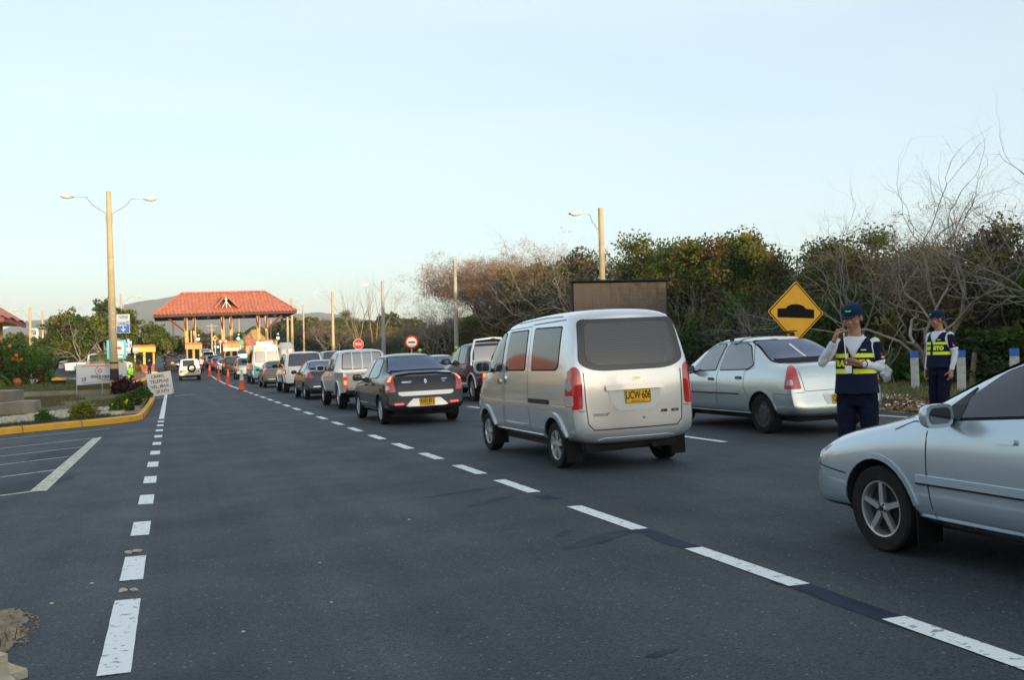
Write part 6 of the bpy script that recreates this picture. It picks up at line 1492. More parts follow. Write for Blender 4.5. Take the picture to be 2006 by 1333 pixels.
# cribs, pots, small yellow sign on the upper lawn
def pot(x, y, s_, lb):
    b = MB(); b.lathe([(.10,0),(.16,.06),(.19,.16),(.15,.27),(.11,.30),(.125,.335),(.10,.335),(.09,.28),(.001,.26)], 20)
    o = tag(b.build('clay_pot', mat('clay pot', (.38,.12,.05), .8)), lb, 'pot'); o.location = (x, y, UL(x, y)); o.scale = (s_,)*3
pot(-7.05, 52.2, 1.1, 'round clay pot standing on the lawn left of the nativity arch')
t = empty('nativity_display', (-6.35,53.2,UL(-6,53.2)), 0, 'green arched nativity display with small robed figures on the lawn', 'nativity display')
m_lime = mat('lime foil', (.16,.42,.03), .45, var=.2, vscale=14)
b = MB(); b.tube([(.5*math.cos(R(a)), 0, .38+.52*math.sin(R(a))) if 0 < a < 180 else (.5*math.cos(R(a))*1.02, 0, 0) for a in [-0.0]+list(range(4,180,11))+[180]], .06, 8)
for v in b.bm.verts: v.co += Vector((noise.noise(v.co*14), 0, noise.noise(v.co*14+Vector((4,0,0)))))*.03
b.build('arch', m_lime, t)
def robed(x, h, mm, par, nm, lean):
    b = MB(); b.lathe([(.001,0),(.16,0),(.14,h*.3),(.10,h*.65),(.055,h*.8),(.001,h*.82)], 16, (x,-.05,0)); b.ball((x+lean,-.05,h*.86), h*.13, 2)
    for v in b.bm.verts: v.co.x += lean*v.co.z/h
    b.build(nm, mm, par)
robed(-.22, .62, mat('pale robe', (.55,.50,.50), .8), t, 'kneeling_figure', .08); robed(.25, .72, m_red, t, 'robed_figure', -.05)
b = MB(); b.ball((.02,-.12,.12), .13, 2, (1.2,.7,.8)); b.ball((.02,-.12,.24), .06, 2); b.build('crib', M_['white'], t)
b = MB(); b.box(-.36,.36,.06,.09,0,.6); b.build('backdrop', M_['under'], t)
t = empty('lawn_marker', (-5.2,52.0,UL(-5,52)), 0, 'low black box marker with a yellow top right of the nativity arch', 'marker')
b = MB(); b.box(-.32,.30,-.05,.05,.0,.22,.01); b.build('plate', M_['under'], t); b = MB(); b.prism([(-.34,.22),(.30,.22),(.34,.36),(.12,.33),(-.1,.37),(-.28,.33)], 'y', -.05, .05, .01); b.build('yellow_top', m_kerb, t); text_on('CAFE', .17, face_y(0,-.055,.11), 'lettering', m_signw, t) if False else None
rnd = random.Random(4); V = []; F = []; k0 = 0
for i in range(260):
    x = rnd.uniform(-5.6,-3.0); y = rnd.uniform(55.6,57.0); s_ = rnd.uniform(.06,.13); z = .80+rnd.uniform(0,.08)
    for c_ in iv: V.append((x+c_.x*s_*1.2, y+c_.y*s_, z+c_.z*s_*.8))
    F += [[a+k0 for a in f] for f in jf]; k0 += len(iv)
me = bpy.data.meshes.new('border_stones'); me.from_pydata(V, [], F); tag(link('border_stones', me, mat('grey border stone', (.20,.19,.19), .9, var=.3, vscale=2), smooth=60), 'grey stones heaped along the back edge of the upper lawn', 'stones', kind='stuff')
# ------------------------------------------------------------ vegetation
def leafmat(name, c1, c2, tr=.35, vs=1.2):
    m = bpy.data.materials.new(name); m.use_nodes = True; n = m.node_tree; n.nodes.clear()
    out = n.nodes.new("ShaderNodeOutputMaterial"); d = n.nodes.new("ShaderNodeBsdfPrincipled"); t = n.nodes.new("ShaderNodeBsdfTranslucent"); mx = n.nodes.new("ShaderNodeMixShader")
    d.inputs["Roughness"].default_value = .6; d.inputs["Specular IOR Level"].default_value = .25
    tc = n.nodes.new("ShaderNodeTexCoord"); ns = n.nodes.new("ShaderNodeTexNoise"); ns.inputs["Scale"].default_value = vs; ns.inputs["Detail"].default_value = 8; ns.inputs["Roughness"].default_value = .75
    r = n.nodes.new("ShaderNodeValToRGB"); r.color_ramp.elements[0].position = .38; r.color_ramp.elements[1].position = .62; r.color_ramp.elements[0].color = (*c1, 1); r.color_ramp.elements[1].color = (*c2, 1)
    n.links.new(tc.outputs["Object"], ns.inputs["Vector"]); n.links.new(ns.outputs[0], r.inputs[0]); n.links.new(r.outputs[0], d.inputs["Base Color"]); n.links.new(r.outputs[0], t.inputs["Color"])
    mx.inputs[0].default_value = tr; n.links.new(d.outputs[0], mx.inputs[1]); n.links.new(t.outputs[0], mx.inputs[2]); n.links.new(mx.outputs[0], out.inputs[0]); return m
L_dk = leafmat('dark green leaf', (.018,.035,.010), (.045,.075,.018)); L_md = leafmat('mid green leaf', (.030,.070,.010), (.080,.135,.018)); L_ol = leafmat('olive leaf', (.10,.115,.014), (.21,.19,.03))
L_rs = leafmat('russet seed head', (.16,.06,.03), (.24,.12,.05)); L_br = leafmat('dry brown leaf', (.06,.042,.026), (.125,.088,.05)); L_yl = leafmat('yellow green leaf', (.16,.19,.02), (.35,.32,.03)); L_pu = leafmat('purple leaf', (.05,.012,.02), (.11,.03,.04)); L_gr = leafmat('bright green leaf', (.04,.12,.012), (.10,.20,.025))
L_lit = leafmat('sunlit green leaf', (.07,.11,.012), (.20,.20,.025)); M_bark = mat('pale grey bark', (.30,.27,.225), .9, col2=(.17,.145,.12), vscale=3, bump=.5, bscale=18); M_bark2 = mat('brown bark', (.11,.085,.06), .9, var=.3, vscale=4, bump=.5, bscale=18)  # L_lit: sunlight on the trees put into a brighter leaf colour
M_twig = mat('ochre twig', (.17,.12,.075), .9, var=.3, vscale=.8); M_twigr = mat('russet twig', (.26,.145,.065), .9, var=.25, vscale=.5)
def leaves(name, pts, size, mats, seed=0, parent=None, flat_=.0, weights=None, long_=1.5):
    """many small bent leaf faces at the given points"""
    rg = np.random.default_rng(seed); P0 = np.asarray(pts, float); n_ = len(P0)
    d = rg.normal(size=(n_, 3)); d[:, 2] *= (1-flat_); d[:, 2] -= .25; d /= np.linalg.norm(d, axis=1)[:, None]
    e = rg.normal(size=(n_, 3)); e -= (e*d).sum(1)[:, None]*d; e /= np.linalg.norm(e, axis=1)[:, None]
    s_ = (size*rg.uniform(.55, 1.3, n_))[:, None]; a = d*s_*long_*.5; b_ = e*s_*.5; nr = np.cross(d, e)*s_*.18
    V = np.concatenate([P0-a, P0+b_+nr, P0+a, P0-b_+nr], 0); i = np.arange(n_)
    me = bpy.data.meshes.new(name); me.vertices.add(4*n_); me.vertices.foreach_set('co', V.ravel())
    me.loops.add(4*n_); me.polygons.add(n_); L_ = np.stack([i, i+n_, i+2*n_, i+3*n_], 1).ravel()
    me.loops.foreach_set('vertex_index', L_.astype(np.int32)); me.polygons.foreach_set('loop_start', (i*4).astype(np.int32)); me.polygons.foreach_set('loop_total', np.full(n_, 4, np.int32)); me.update(calc_edges=True)
    o = link(name, me, mats, parent)
    if isinstance(mats, list) and len(mats) > 1:
        w_ = np.array(weights or [1]*len(mats), float); w_ /= w_.sum()
        # clumps share a colour
        cl = np.floor(P0*1.1+rg.uniform(0, 9)); h = np.abs(np.sin(cl @ np.array([12.98, 78.2, 37.7]))*4375.5) % 1; h = np.clip(h+rg.normal(0, .12, n_), 0, .999)
        mi = np.searchsorted(np.cumsum(w_), h); me.polygons.foreach_set('material_index', np.minimum(mi, len(mats)-1).astype(np.int32))
    return o
def clump_points(rg, blobs, n_, shell=.55):
    """points in blob volumes, thicker near their surfaces"""
    vol = np.array([b_[3]*b_[4]*b_[5] for b_ in blobs]); vol = vol**.7; k = rg.choice(len(blobs), n_, p=vol/vol.sum()); B_ = np.array(blobs)[k]
    d = rg.normal(size=(n_, 3)); d /= np.linalg.norm(d, axis=1)[:, None]; r = rg.uniform(0, 1, n_)**(1-shell*.75)
    q = 1+.25*np.sin(d[:, 0]*7+B_[:, 0]*3)+.2*np.sin(d[:, 2]*9+B_[:, 1]*5); return B_[:, :3]+d*(r*q)[:, None]*B_[:, 3:6]
class Branch:
    def __init__(s, seed): s.r = random.Random(seed); s.V = []; s.F = []; s.tips = []; s.nodes = []
    def tube(s, pts, rad):
        n_ = 6 if rad[0] > .06 else (4 if rad[0] > .02 else 3); ref = Vector((.3,.2,1)).normalized(); base = len(s.V)
        for i, p in enumerate(pts):
            d = (pts[min(i+1, len(pts)-1)]-pts[max(i-1, 0)]).normalized(); a = d.cross(ref)
            if a.length < .05: a = d.cross(Vector((1,0,0)))
            a.normalize(); b_ = d.cross(a)
            for k in range(n_): t = 2*math.pi*k/n_; s.V.append(tuple(p+(a*math.cos(t)+b_*math.sin(t))*rad[i]))
        for i in range(len(pts)-1):
            for k in range(n_): s.F.append((base+i*n_+k, base+i*n_+(k+1) % n_, base+(i+1)*n_+(k+1) % n_, base+(i+1)*n_+k))
    def grow(s, p, d, L, r, depth, P):
        rn = s.r; pts = [p.copy()]; n_ = P.get('seg', 5); rad = [r]; q = d.copy()
        for i in range(n_):
            q = (q+Vector((rn.gauss(0,1), rn.gauss(0,1), rn.gauss(0,1)))*P['wob']+Vector((0,0,P['up'][min(depth, len(P['up'])-1)]))*.5/n_).normalized()
            p = p+q*L/n_; pts.append(p.copy()); rad.append(r*(1-(i+1)/n_*(1-P['taper'])))
        s.tube(pts, rad)
        if depth >= P['depth'] or r < P.get('rmin', .004): s.tips.append(p); return
        nb = P['nb'][min(depth, len(P['nb'])-1)]; nb = rn.choice(nb) if isinstance(nb, tuple) else nb
        for k in range(nb):
            f = 1 if k == 0 else rn.uniform(P.get('fmin', .35), 1); i = min(n_, max(1, int(round(f*n_)))); bp_ = pts[i]
            ax = Vector((rn.gauss(0,1), rn.gauss(0,1), rn.gauss(0,.6))); ax = (ax-ax.dot(q)*q).normalized(); sp_ = P['spread'][min(depth, len(P['spread'])-1)]*rn.uniform(.6,1.25)*(.5 if k == 0 else 1)
            nd = (q*math.cos(sp_)+ax*math.sin(sp_)).normalized(); s.grow(bp_, nd, L*P['len']*rn.uniform(.75,1.2), rad[i]*P['rr']*rn.uniform(.8,1.1), depth+1, P)
    def mesh(s, name): me = bpy.data.meshes.new(name); me.from_pydata(s.V, [], s.F); me.update(); me.polygons.foreach_set('use_smooth', [True]*len(me.polygons)); return me
def bare_tree(name, loc, h, label, seed, P, mats, trunks=1, trunk_r=.16, dirs=None, twigs=None, crownmat=None, cat='bare tree', group=None, rz=0):
    t = empty(name, loc, rz, label, cat, group)
    B_ = Branch(seed); rn = B_.r; tr = Branch(seed+1)
    for k in range(trunks):
        d = Vector(dirs[k]) if dirs else Vector((rn.gauss(0,.25), rn.gauss(0,.25), 1)); d.normalize()
        p0 = Vector((rn.uniform(-.2,.2)*(trunks > 1), rn.uniform(-.2,.2)*(trunks > 1), -.3)); L = h*P.get('trunk', .28)*rn.uniform(.85,1.15)
        pts = [p0]; q = d.copy(); p = p0.copy(); rad = [trunk_r*1.25]
        for i in range(6): q = (q+Vector((rn.gauss(0,1), rn.gauss(0,1), 0))*.09).normalized(); p = p+q*(L+.3)/6; pts.append(p.copy()); rad.append(trunk_r*(1-.3*(i+1)/6))
        tr.tube(pts, rad)
        for j in range(P.get('limbs', 3)):
            a = rn.random()*6.283 if not P.get('even') else 6.283*(j+rn.uniform(-.25,.25))/P['limbs']; sp_ = P.get('limb_spread', .7)*rn.uniform(.7,1.25)
            nd = Vector((math.cos(a)*math.sin(sp_), math.sin(a)*math.sin(sp_), math.cos(sp_))); nd = (nd+q*.4).normalized()
            B_.grow(pts[rn.choice((4,5,6,6))], nd, h*P.get('l0', .30)*rn.uniform(.85,1.15), rad[-1]*.72, 0, P)
    link('trunk', tr.mesh('trunk'), mats[0], t); link('crown', B_.mesh('crown'), mats[1] if crownmat is None else crownmat, t)
    return t, B_
def leafy_tree(name, loc, blobs, n_, size, mats, weights, label, seed, cat='tree', group=None, trunk_r=.14, bark=None, rz=0, shell=.6):
    t = empty(name, loc, rz, label, cat, group); rg = np.random.default_rng(seed); rn = random.Random(seed)
    leaves('crown', clump_points(rg, blobs, n_, shell), size, mats, seed, t, weights=weights)
    br = Branch(seed); zmin = min(b_[2]-b_[5] for b_ in blobs); c = (sum(b_[0] for b_ in blobs)/len(blobs), sum(b_[1] for b_ in blobs)/len(blobs)); fork = max(.6, zmin+.3)
    p = Vector((c[0]*.3, c[1]*.3, -.3)); q = Vector((c[0]*.5, c[1]*.5, fork)); br.tube([p, p.lerp(q,.4)+Vector((rn.gauss(0,.06),rn.gauss(0,.06),0)), q], [trunk_r*1.2, trunk_r, trunk_r*.8])
    for b_ in blobs:
        e = Vector(b_[:3])+Vector((0,0,b_[5]*.3)); m1 = q.lerp(e,.5)+Vector((rn.gauss(0,.15),rn.gauss(0,.15),rn.gauss(0,.1))); br.tube([q, m1, e], [trunk_r*.55, trunk_r*.35, trunk_r*.12])
        for k in range(3): e2 = e+Vector((rn.gauss(0,b_[3]*.45),rn.gauss(0,b_[4]*.45),rn.gauss(0,b_[5]*.3))); br.tube([m1.lerp(e,.4), (m1+e2)/2+Vector((0,0,.1)), e2], [trunk_r*.22, trunk_r*.15, trunk_r*.05])
    link('trunk', br.mesh('trunk'), bark or M_bark2, t); return t
def blobset(seed, n_, W_, D, z0, z1, r0, r1, flatten=.75, dome=True):
    rn = random.Random(seed); o = []
    for k in range(n_):
        a = rn.random()*6.283; q = rn.random()**.5; x, y = W_*q*math.cos(a), D*q*math.sin(a); r = rn.uniform(r0, r1); zt = z1-(z1-z0)*(.75*q*q if dome else 0)-r*flatten
        z = rn.uniform(z0+(zt-z0)*.35, zt) if k % 3 else zt; o.append((x, y, max(z, z0), r, r, r*flatten))
    return o
# prototypes for the right-hand thicket
PR = {}
PROT = [('dense', 5.6, [L_dk, L_md, L_ol, L_br], [4,3,1.6,1.6]), ('mixed', 6.2, [L_dk, L_md, L_ol, L_rs], [3,2.4,2.6,1.3]), ('brown', 5.2, [L_br, L_dk, L_ol], [5,1.6,2]), ('olive', 5.8, [L_md, L_ol, L_br], [3,3,1.5]), ('shaggy', 6.4, [L_dk, L_ol, L_rs, L_br], [3,3,1,1.5])]
first = {}
def thicket(kind, x, y, s_, rz, label, group='trees of the roadside thicket', zs=None):
    i = [p[0] for p in PROT].index(kind)
    if kind not in first:
        nm, h, ms, wt = PROT[i]
        r = leafy_tree('thicket_tree', (0,0,0), blobset(20+i, 15, 2.3, 2.0, 1.3, h, .75, 1.35, .72), 24000, .088, ms, wt, label, 40+i, group=group); first[kind] = r
    else: r = copy_tree(first[kind])
    r.location = (x, y, G(x, y)); r.rotation_euler = (0, 0, rz); r.scale = (s_, s_, (zs or s_)); tag(r, label, 'tree', group); return r
def HT(y):   # thicket height along the road, read at X = 22
    pts = [(8,5.6),(20,6.1),(24,5.9),(27,5.4),(30,5.5),(33.5,5.1),(37,6.2),(41,6.9),(46,6.6),(55,8.0),(67,5.4),(83,4.9),(100,3.9),(120,3.7),(140,4.6),(156,5.8),(200,5.8),(260,6)]
    for (a, ha), (b_, hb) in zip(pts, pts[1:]):
        if a <= y <= b_: return ha+(hb-ha)*(y-a)/(b_-a)
    return pts[0][1] if y < 8 else 6
rn = random.Random(77); kinds = ['dense','brown','olive','mixed','brown','dense','shaggy','brown']
y = 9.; i = 0
desc = {'dense':'dense dark green tree in the roadside thicket','mixed':'green tree with russet seed heads in the roadside thicket','brown':'brownish half dry tree in the roadside thicket','olive':'olive green tree in the roadside thicket','shaggy':'shaggy olive and rust tree in the roadside thicket'}
while y < 235:
    k = kinds[i % len(kinds)]; H_ = HT(y)*rn.uniform(.78,1.10); hh = {p[0]: p[1] for p in PROT}[k]; x = rn.uniform(22.5,25); s_ = max(.75, H_/hh)
    if y > 130: x = rn.uniform(21.5,25)
    thicket(k, x, y, s_ if y < 60 else s_*1.15, rn.random()*6.28, desc[k], 'trees of the roadside thicket, '+k, zs=H_/hh)
    thicket(kinds[(i+3) % 8], rn.uniform(26.5,30), y+rn.uniform(-1,2), s_*1.15, rn.random()*6.28, desc[kinds[(i+3) % 8]], 'trees of the roadside thicket, '+kinds[(i+3) % 8], zs=H_/hh*1.02)
    y += 3.3*s_ if y < 60 else 5.2*s_; i += 1
# fuller green trees with russet tops behind the message board
for x, y, s_, rz, lb in ((24.5,44.5,1.28,.3,'big green tree with russet top behind the message board'),(23.6,39.0,1.22,1.9,'rounded green tree between the message board and the diamond sign'),(23.5,60,1.35,3.,'tall dark topped tree left of the lamp behind the message board')):
    thicket('mixed', x, y, s_, rz, lb, None)
for o in list(bpy.data.objects):
    if o.get('group') is None and 'group' in o.keys(): del o['group']
# undergrowth
def bush(seed, n_, W_, H_, size, ms, wt): return blobset(seed, 8, W_, W_*.8, .2, H_, .45, .8, .8)
BU = []
for i, (ms, wt) in enumerate((([L_dk, L_md], [2,2]), ([L_br, L_dk, L_ol], [3,2,1]), ([L_md, L_gr, L_dk], [2,.8,2]))):
    t = empty('undergrowth_bush', (0,0,0), 0, ('dark green bush under the roadside trees','dry brown bush under the roadside trees','fresh green bush under the roadside trees')[i], 'bush', ('dark green undergrowth bushes','dry brown undergrowth bushes','fresh green undergrowth bushes')[i])
    rg = np.random.default_rng(90+i); leaves('foliage', clump_points(rg, bush(70+i, 0, 1.5, 2.0, .1, 0, 0), 6500, .5), .10, ms, 90+i, t, weights=wt); BU.append(t)
rn = random.Random(5); y = 9.5; i = 0; used = [False]*3
while y < 200:
    for x in ((19.9, 21.6) if y < 90 else (20.8,)):
        k = (i*7+int(x)) % 3; o = BU[k] if not used[k] else copy_tree(BU[k]); used[k] = True
        sx = rn.uniform(.9,1.4); o.location = (x+rn.uniform(-.5,.6), y+rn.uniform(-.6,.6), G(x, y)-.1); o.rotation_euler = (0, 0, rn.random()*6.28); o.scale = (sx, sx, rn.uniform(.75,1.25)*(1 if x < 21 else 1.5)); i += 1
    y += 2.4 if y < 60 else 5
# bare trees
P_umb = dict(depth=6, nb=[3,3,3,3,2,2], wob=.13, up=[.55,.25,.1,.25,.2,.1], spread=[.55,.6,.62,.6,.6,.6], len=.70, rr=.70, taper=.62, limbs=6, even=1, limb_spread=.85, trunk=.16, l0=.30, fmin=.45, rmin=.002, seg=5)
t, B_ = bare_tree('umbrella_tree', (22.0,65,G(22,65)), 10.6, 'wide umbrella shaped bare tree with a glowing russet top behind the graphite sedan', 15, P_umb, [M_bark, M_bark], trunks=3, trunk_r=.25, dirs=[(-.35,0,1),(.1,.2,1),(.4,-.1,1)])
FLT = lambda z: z if z < 5.0 else 5.0+(z-5.0)*.62
for c_ in t.children:
    for v in c_.data.vertices: v.co.z = FLT(v.co.z)
tips = np.array([(p.x, p.y, FLT(p.z)) for p in B_.tips]); tips = tips[tips[:, 2] > 4.5]; rg = np.random.default_rng(1); hi = tips[tips[:, 2] > 4.2]
pp = np.repeat(hi, 9, 0)+rg.normal(0, .13, (len(hi)*9, 3))*[1,1,.6]; leaves('twigs', np.repeat(tips, 16, 0)+rg.normal(0,.24,(len(tips)*16,3))*[1,1,.8], .018, [M_twigr, M_twig], 3, t, weights=[3,2], long_=15); pp = pp[rg.random(len(pp)) < .35]; leaves('seed_pods', pp, .055, [L_rs, M_twigr, L_br], 4, t, weights=[2,3,1.2])
P_dry = dict(depth=5, nb=[3,3,3,2,2], wob=.14, up=[.5,.35,.25,.2,.2], spread=[.5,.55,.6,.6,.6], len=.70, rr=.64, taper=.6, limbs=5, even=1, limb_spread=.75, trunk=.2, l0=.33, fmin=.35, rmin=.003, seg=5)
DR = []
for i in range(2):
    t, B_ = bare_tree('dry_tree', (0,0,0), 5.6, 'leafless brown twiggy tree in front of the roadside thicket', 301+i*7, P_dry, [M_bark, M_twig if i else M_bark], trunks=2+i, trunk_r=.10, dirs=[(-.4,0,1),(.4,.1,1),(0,-.3,1)], group='leafless trees in front of the thicket', cat='bare tree')
    tp = np.array([p[:] for p in B_.tips]); rg = np.random.default_rng(60+i); leaves('twigs', np.repeat(tp, 9, 0)+rg.normal(0,.15,(len(tp)*9,3))*[1,1,.7], .016, [M_twig, M_twigr, M_bark], 61+i, t, weights=[3,1.2,2.5], long_=15); DR.append(t)
rn = random.Random(9)
for i, (x, y, s_) in enumerate(((21.6,14.5,1.0),(22.6,24.5,.95),(22.6,49.5,1.2),(22.4,54.5,1.28),(22.8,59.5,1.3),(22.4,80.0,1.1),(22.0,90,.9),(21.8,103,.7),(21.6,128,.8),(21.8,146,1.))):
    o = DR[i] if i < 2 else copy_tree(DR[i % 2]); o.location = (x, y, G(x, y)); o.rotation_euler = (0,0,rn.random()*6.28); o.scale = (s_*1.1, s_*1.1, s_)
P_sp = dict(depth=4, nb=[3,3,2,2], wob=.08, up=[.5,.5,.4,.3], spread=[.35,.4,.42,.4], len=.72, rr=.62, taper=.5, limbs=4, even=1, limb_spread=.55, trunk=.22, l0=.36, fmin=.4, rmin=.002, seg=5)
bare_tree('bare_tree', (22.0,117,G(22,117)), 10.6, 'sparse pale bare tree standing against the sky left of the umbrella tree', 33, P_sp, [M_bark, M_twig], trunks=2, trunk_r=.17, dirs=[(-.3,0,1),(.35,0,1)])
P_gn = dict(depth=6, nb=[3,3,3,2,2,2], wob=.23, up=[-.1,.15,.2,.25,.2], spread=[.5,.6,.65,.6,.6], len=.70, rr=.64, taper=.6, limbs=5, even=1, limb_spread=1.0, trunk=.26, l0=.40, fmin=.3, rmin=.003, seg=6)
def gn(loc, h, lb, seed, tr=1, r=.15, dirs=None, **k):
    P_ = dict(P_gn); P_.update(k); return bare_tree('bare_tree', loc, h, lb, seed, P_, [M_bark, M_bark], trunks=tr, trunk_r=r, dirs=dirs)
gn((18.9,20.3,G(18.9,20.3)), 5.6, 'gnarled bare tree whose pale trunk rises behind the second officer', 51, 2, .095, [(-.15,0,1),(.3,0,1)], limb_spread=.9)
gn((21.3,18.0,G(21,18)), 5.5, 'broad bare tree spreading white branches in from the right edge', 62, 2, .11, [(-.4,.1,1),(.1,.1,1)], trunk=.30, l0=.42)
gn((22.6,22.5,G(22,22)), 5.3, 'twiggy grey bare tree with its crown against the sky above the guide posts', 73, 2, .09, None, up=[.4,.3,.3,.3,.2], limb_spread=.7)
gn((20.8,31.0,G(21,31)), 3.2, 'low tangle of pale twisted stems behind the roof of the silver sedan', 84, 4, .07, [(-.6,0,1),(.5,0,1),(0,.3,1),(-.2,-.3,1)], trunk=.3)
gn((21.0,37.0,G(21,37)), 4.4, 'grey branching bare tree between message board and diamond sign', 95, 3, .08, [(-.5,0,1),(.45,0,1),(.1,.3,1)])
gn((21.0,52.0,G(21,52)), 7.0, 'spreading bare tree left of the message board', 106, 3, .13, [(-.6,0,1),(.5,0,1),(.0,.3,1)], up=[.25,.2,.2,.2,.2])
gn((21.0,46.0,G(21,46)), 6.0, 'long limbed bare tree just behind the message board', 111, 2, .11, [(-.6,0,1),(.6,0,1)])
gn((21.2,76.0,G(21,76)), 6.5, 'low bare tree with long sideways limbs left of the umbrella tree', 117, 3, .12, [(-.9,0,1),(.4,0,1),(-.4,-.3,1)], up=[.1,.1,.2,.2,.2])
gn((20.6,135,G(20.6,135)), 6.0, 'thin pale dead tree right of the toll canopy', 128, 2, .12, [(-.5,0,1),(.5,0,1)], depth=3)
gn((20.8,26.0,G(21,26)), 4.6, 'slender bare sapling pair right of the diamond sign', 139, 3, .05, [(-.2,0,1),(.25,0,1),(.05,.1,1)], depth=4, limb_spread=.5, trunk=.5)
# left cluster beyond the lawn
kk = 0
for x, y, W_, z1, n_, sz, ms, wt, lb in ((-8.9,99,2.6,6.9,13000,.17,[L_md, L_dk, L_ol, L_br],[3,2,3,.8],'spreading olive tree left of the big tree, with a gap below its crown'),
    (-5.6,98,2.9,8.4,17000,.17,[L_md, L_dk, L_lit],[2,1.6,4],'tall dense tree behind the foreground lamp'), (-2.4,121,2.7,7.3,15000,.18,[L_lit, L_md, L_dk],[4,2.5,1.2],'rounded green tree rising behind the leftmost toll booth'),
    (-.7,123,1.7,5.8,9000,.18,[L_lit, L_md, L_gr],[3,2,1],'low bushy tree behind the leftmost toll booth'), (-10.8,118,2.0,5.0,8000,.19,[L_md, L_ol],[2,2],'smaller tree behind the olive tree at the left')):
    bl = blobset(200+kk, 16, W_, W_*.8, (1.9 if kk < 2 else 2.4) if kk != 4 else 1, z1-G(x, y), .8, 1.35, .8); leafy_tree('shade_tree', (x, y, G(x, y)), bl, n_, sz, ms, wt, lb, 210+kk, trunk_r=.2, bark=M_bark); kk += 1
gn((-8.0,96,G(-8,96)), 5.2, 'small bare tree with a thin trunk in front of the cream wall', 150, 1, .10, None, depth=4)
leafy_tree('roadside_tree', (-15.5,115,G(-15,115)), blobset(300, 12, 3.2, 2, .5, 4.6, .8, 1.2, .8), 8000, .2, [L_ol, L_md, L_br], [3,2,2], 'yellowish tree behind the lamps at the far left', 301)
def palm(x, y, h, n_, L_, label, seed, ms, z=None):
    t = empty('palm', (x, y, G(x, y) if z is None else z), 0, label, 'palm'); rn = random.Random(seed)
    b = MB(); b.tube([(0,0,-.2),(.05,0,h*.5),(0,0,h)], [.16,.12,.10], 10); b.build('trunk', M_bark2, t)
    V = []; F = []
    for k in range(n_):
        a = 6.283*k/n_+rn.uniform(-.2,.2); el = rn.uniform(.2,1.2); L2 = L_*rn.uniform(.8,1.1); p = Vector((0,0,h)); d = Vector((math.cos(a)*math.cos(el), math.sin(a)*math.cos(el), math.sin(el))); sd_ = Vector((-math.sin(a), math.cos(a), 0))
        for i in range(16):
            d = (d+Vector((0,0,-.16))).normalized(); p2 = p+d*L2/16; w_ = L_*.24*math.sin(math.pi*(i+1.5)/18)+.02
            for s_ in (-1,1):
                for q in (0,.5):
                    c_ = p.lerp(p2, q); e = c_+sd_*s_*w_+d*w_*.5+Vector((0,0,-w_*.35)); i0 = len(V); V += [tuple(c_), tuple(c_+d*.05), tuple(e)]; F.append((i0, i0+1, i0+2))
            i0 = len(V); V += [tuple(p-sd_*.012), tuple(p+sd_*.012), tuple(p2+sd_*.01), tuple(p2-sd_*.01)]; F.append((i0,i0+1,i0+2,i0+3)); p = p2
    me = bpy.data.meshes.new('fronds'); me.from_pydata(V, [], F); me.update(); o = link('fronds', me, ms, t); me.polygons.foreach_set('material_index', [int((i/67) % len(ms)) for i in range(len(F))]); return t
palm(-4.9, 83, 2.2, 15, 2.6, 'yellowing palm behind the medical sign', 7, [L_ol, L_yl, L_md])
palm(-3.5, 90, 1.9, 13, 2.2, 'shorter green palm right of the yellowing palm', 8, [L_md, L_ol])
palm(-8.2, 51.5, .6, 14, 1.9, 'broad leaved fan plant at the left edge in front of the hibiscus hedge', 9, [L_gr, L_yl, L_md], z=UL(-8,51.5))
# hibiscus hedge with red flowers
rg = np.random.default_rng(17); t = empty('hibiscus_hedge', (-7.5,53.2,UL(-7,53)), 0, 'large rounded green hedge dotted with red flowers', 'hedge')
bl = [(0,0,.9,1.25,1.0,1.05),(-1.2,.2,1.1,1.2,1.0,1.15),(1.05,.1,.85,.95,.85,.95),(.5,.2,1.45,.75,.7,.6),(-.3,.1,1.6,.9,.8,.6),(1.55,0,.5,.55,.6,.6),(-2.2,.3,1.2,1.2,1,1.2)]
leaves('foliage', clump_points(rg, bl, 24000, .8), .075, [L_gr, L_md, L_dk], 18, t, weights=[3,3,1]); fp = clump_points(rg, bl, 1400, 1.0); fp = fp[fp[:, 1] < -.45]
leaves('purple_leaves', fp[rg.random(len(fp)) < .6]*[1,1,.75], .10, [L_pu], 19, t)
b = MB(); fl = fp[rg.choice(len(fp), 26)]
for p in fl:
    p = Vector(p)*1.05; 
    for k in range(5): b.ball(p+Vector((.045*math.cos(k*1.257), -.03, .045*math.sin(k*1.257))), .036, 1, (1,.4,1))
b.build('flowers', mat('hibiscus red', (.75,.04,.02), .6), t)
def small_bush(name, x, y, z, s_, n_, size, ms, wt, lb, seed):
    t = empty(name, (x, y, z), 0, lb, 'bush'); rg = np.random.default_rng(seed)
    leaves('foliage', clump_points(rg, [(0,0,.32*s_,.42*s_,.42*s_,.36*s_),(.28*s_,.1,.22*s_,.3*s_,.3*s_,.26*s_),(-.25*s_,-.1,.25*s_,.32*s_,.3*s_,.3*s_),(0,0,.5*s_,.25*s_,.25*s_,.25*s_)], n_, .6), size, ms, seed, t, weights=wt); return t
small_bush('purple_bush', -2.0, 45.2, LH(-2,45.2), .95, 3500, .07, [L_pu, L_br], [3,1], 'dark purple leaved bush right of the painted lamp base', 41)
small_bush('purple_bush', -1.35, 44.6, LH(-1.4,44.6), .7, 1500, .07, [L_pu, L_md], [2,1], 'lower purple bush beside the brick path', 42)
small_bush('yellow_bush', -1.28, 35.0, LH(-1.3,35), .62, 2600, .06, [L_gr, L_yl, L_md], [3,2,1], 'yellow green bush hanging over the right side of the kerb', 43)
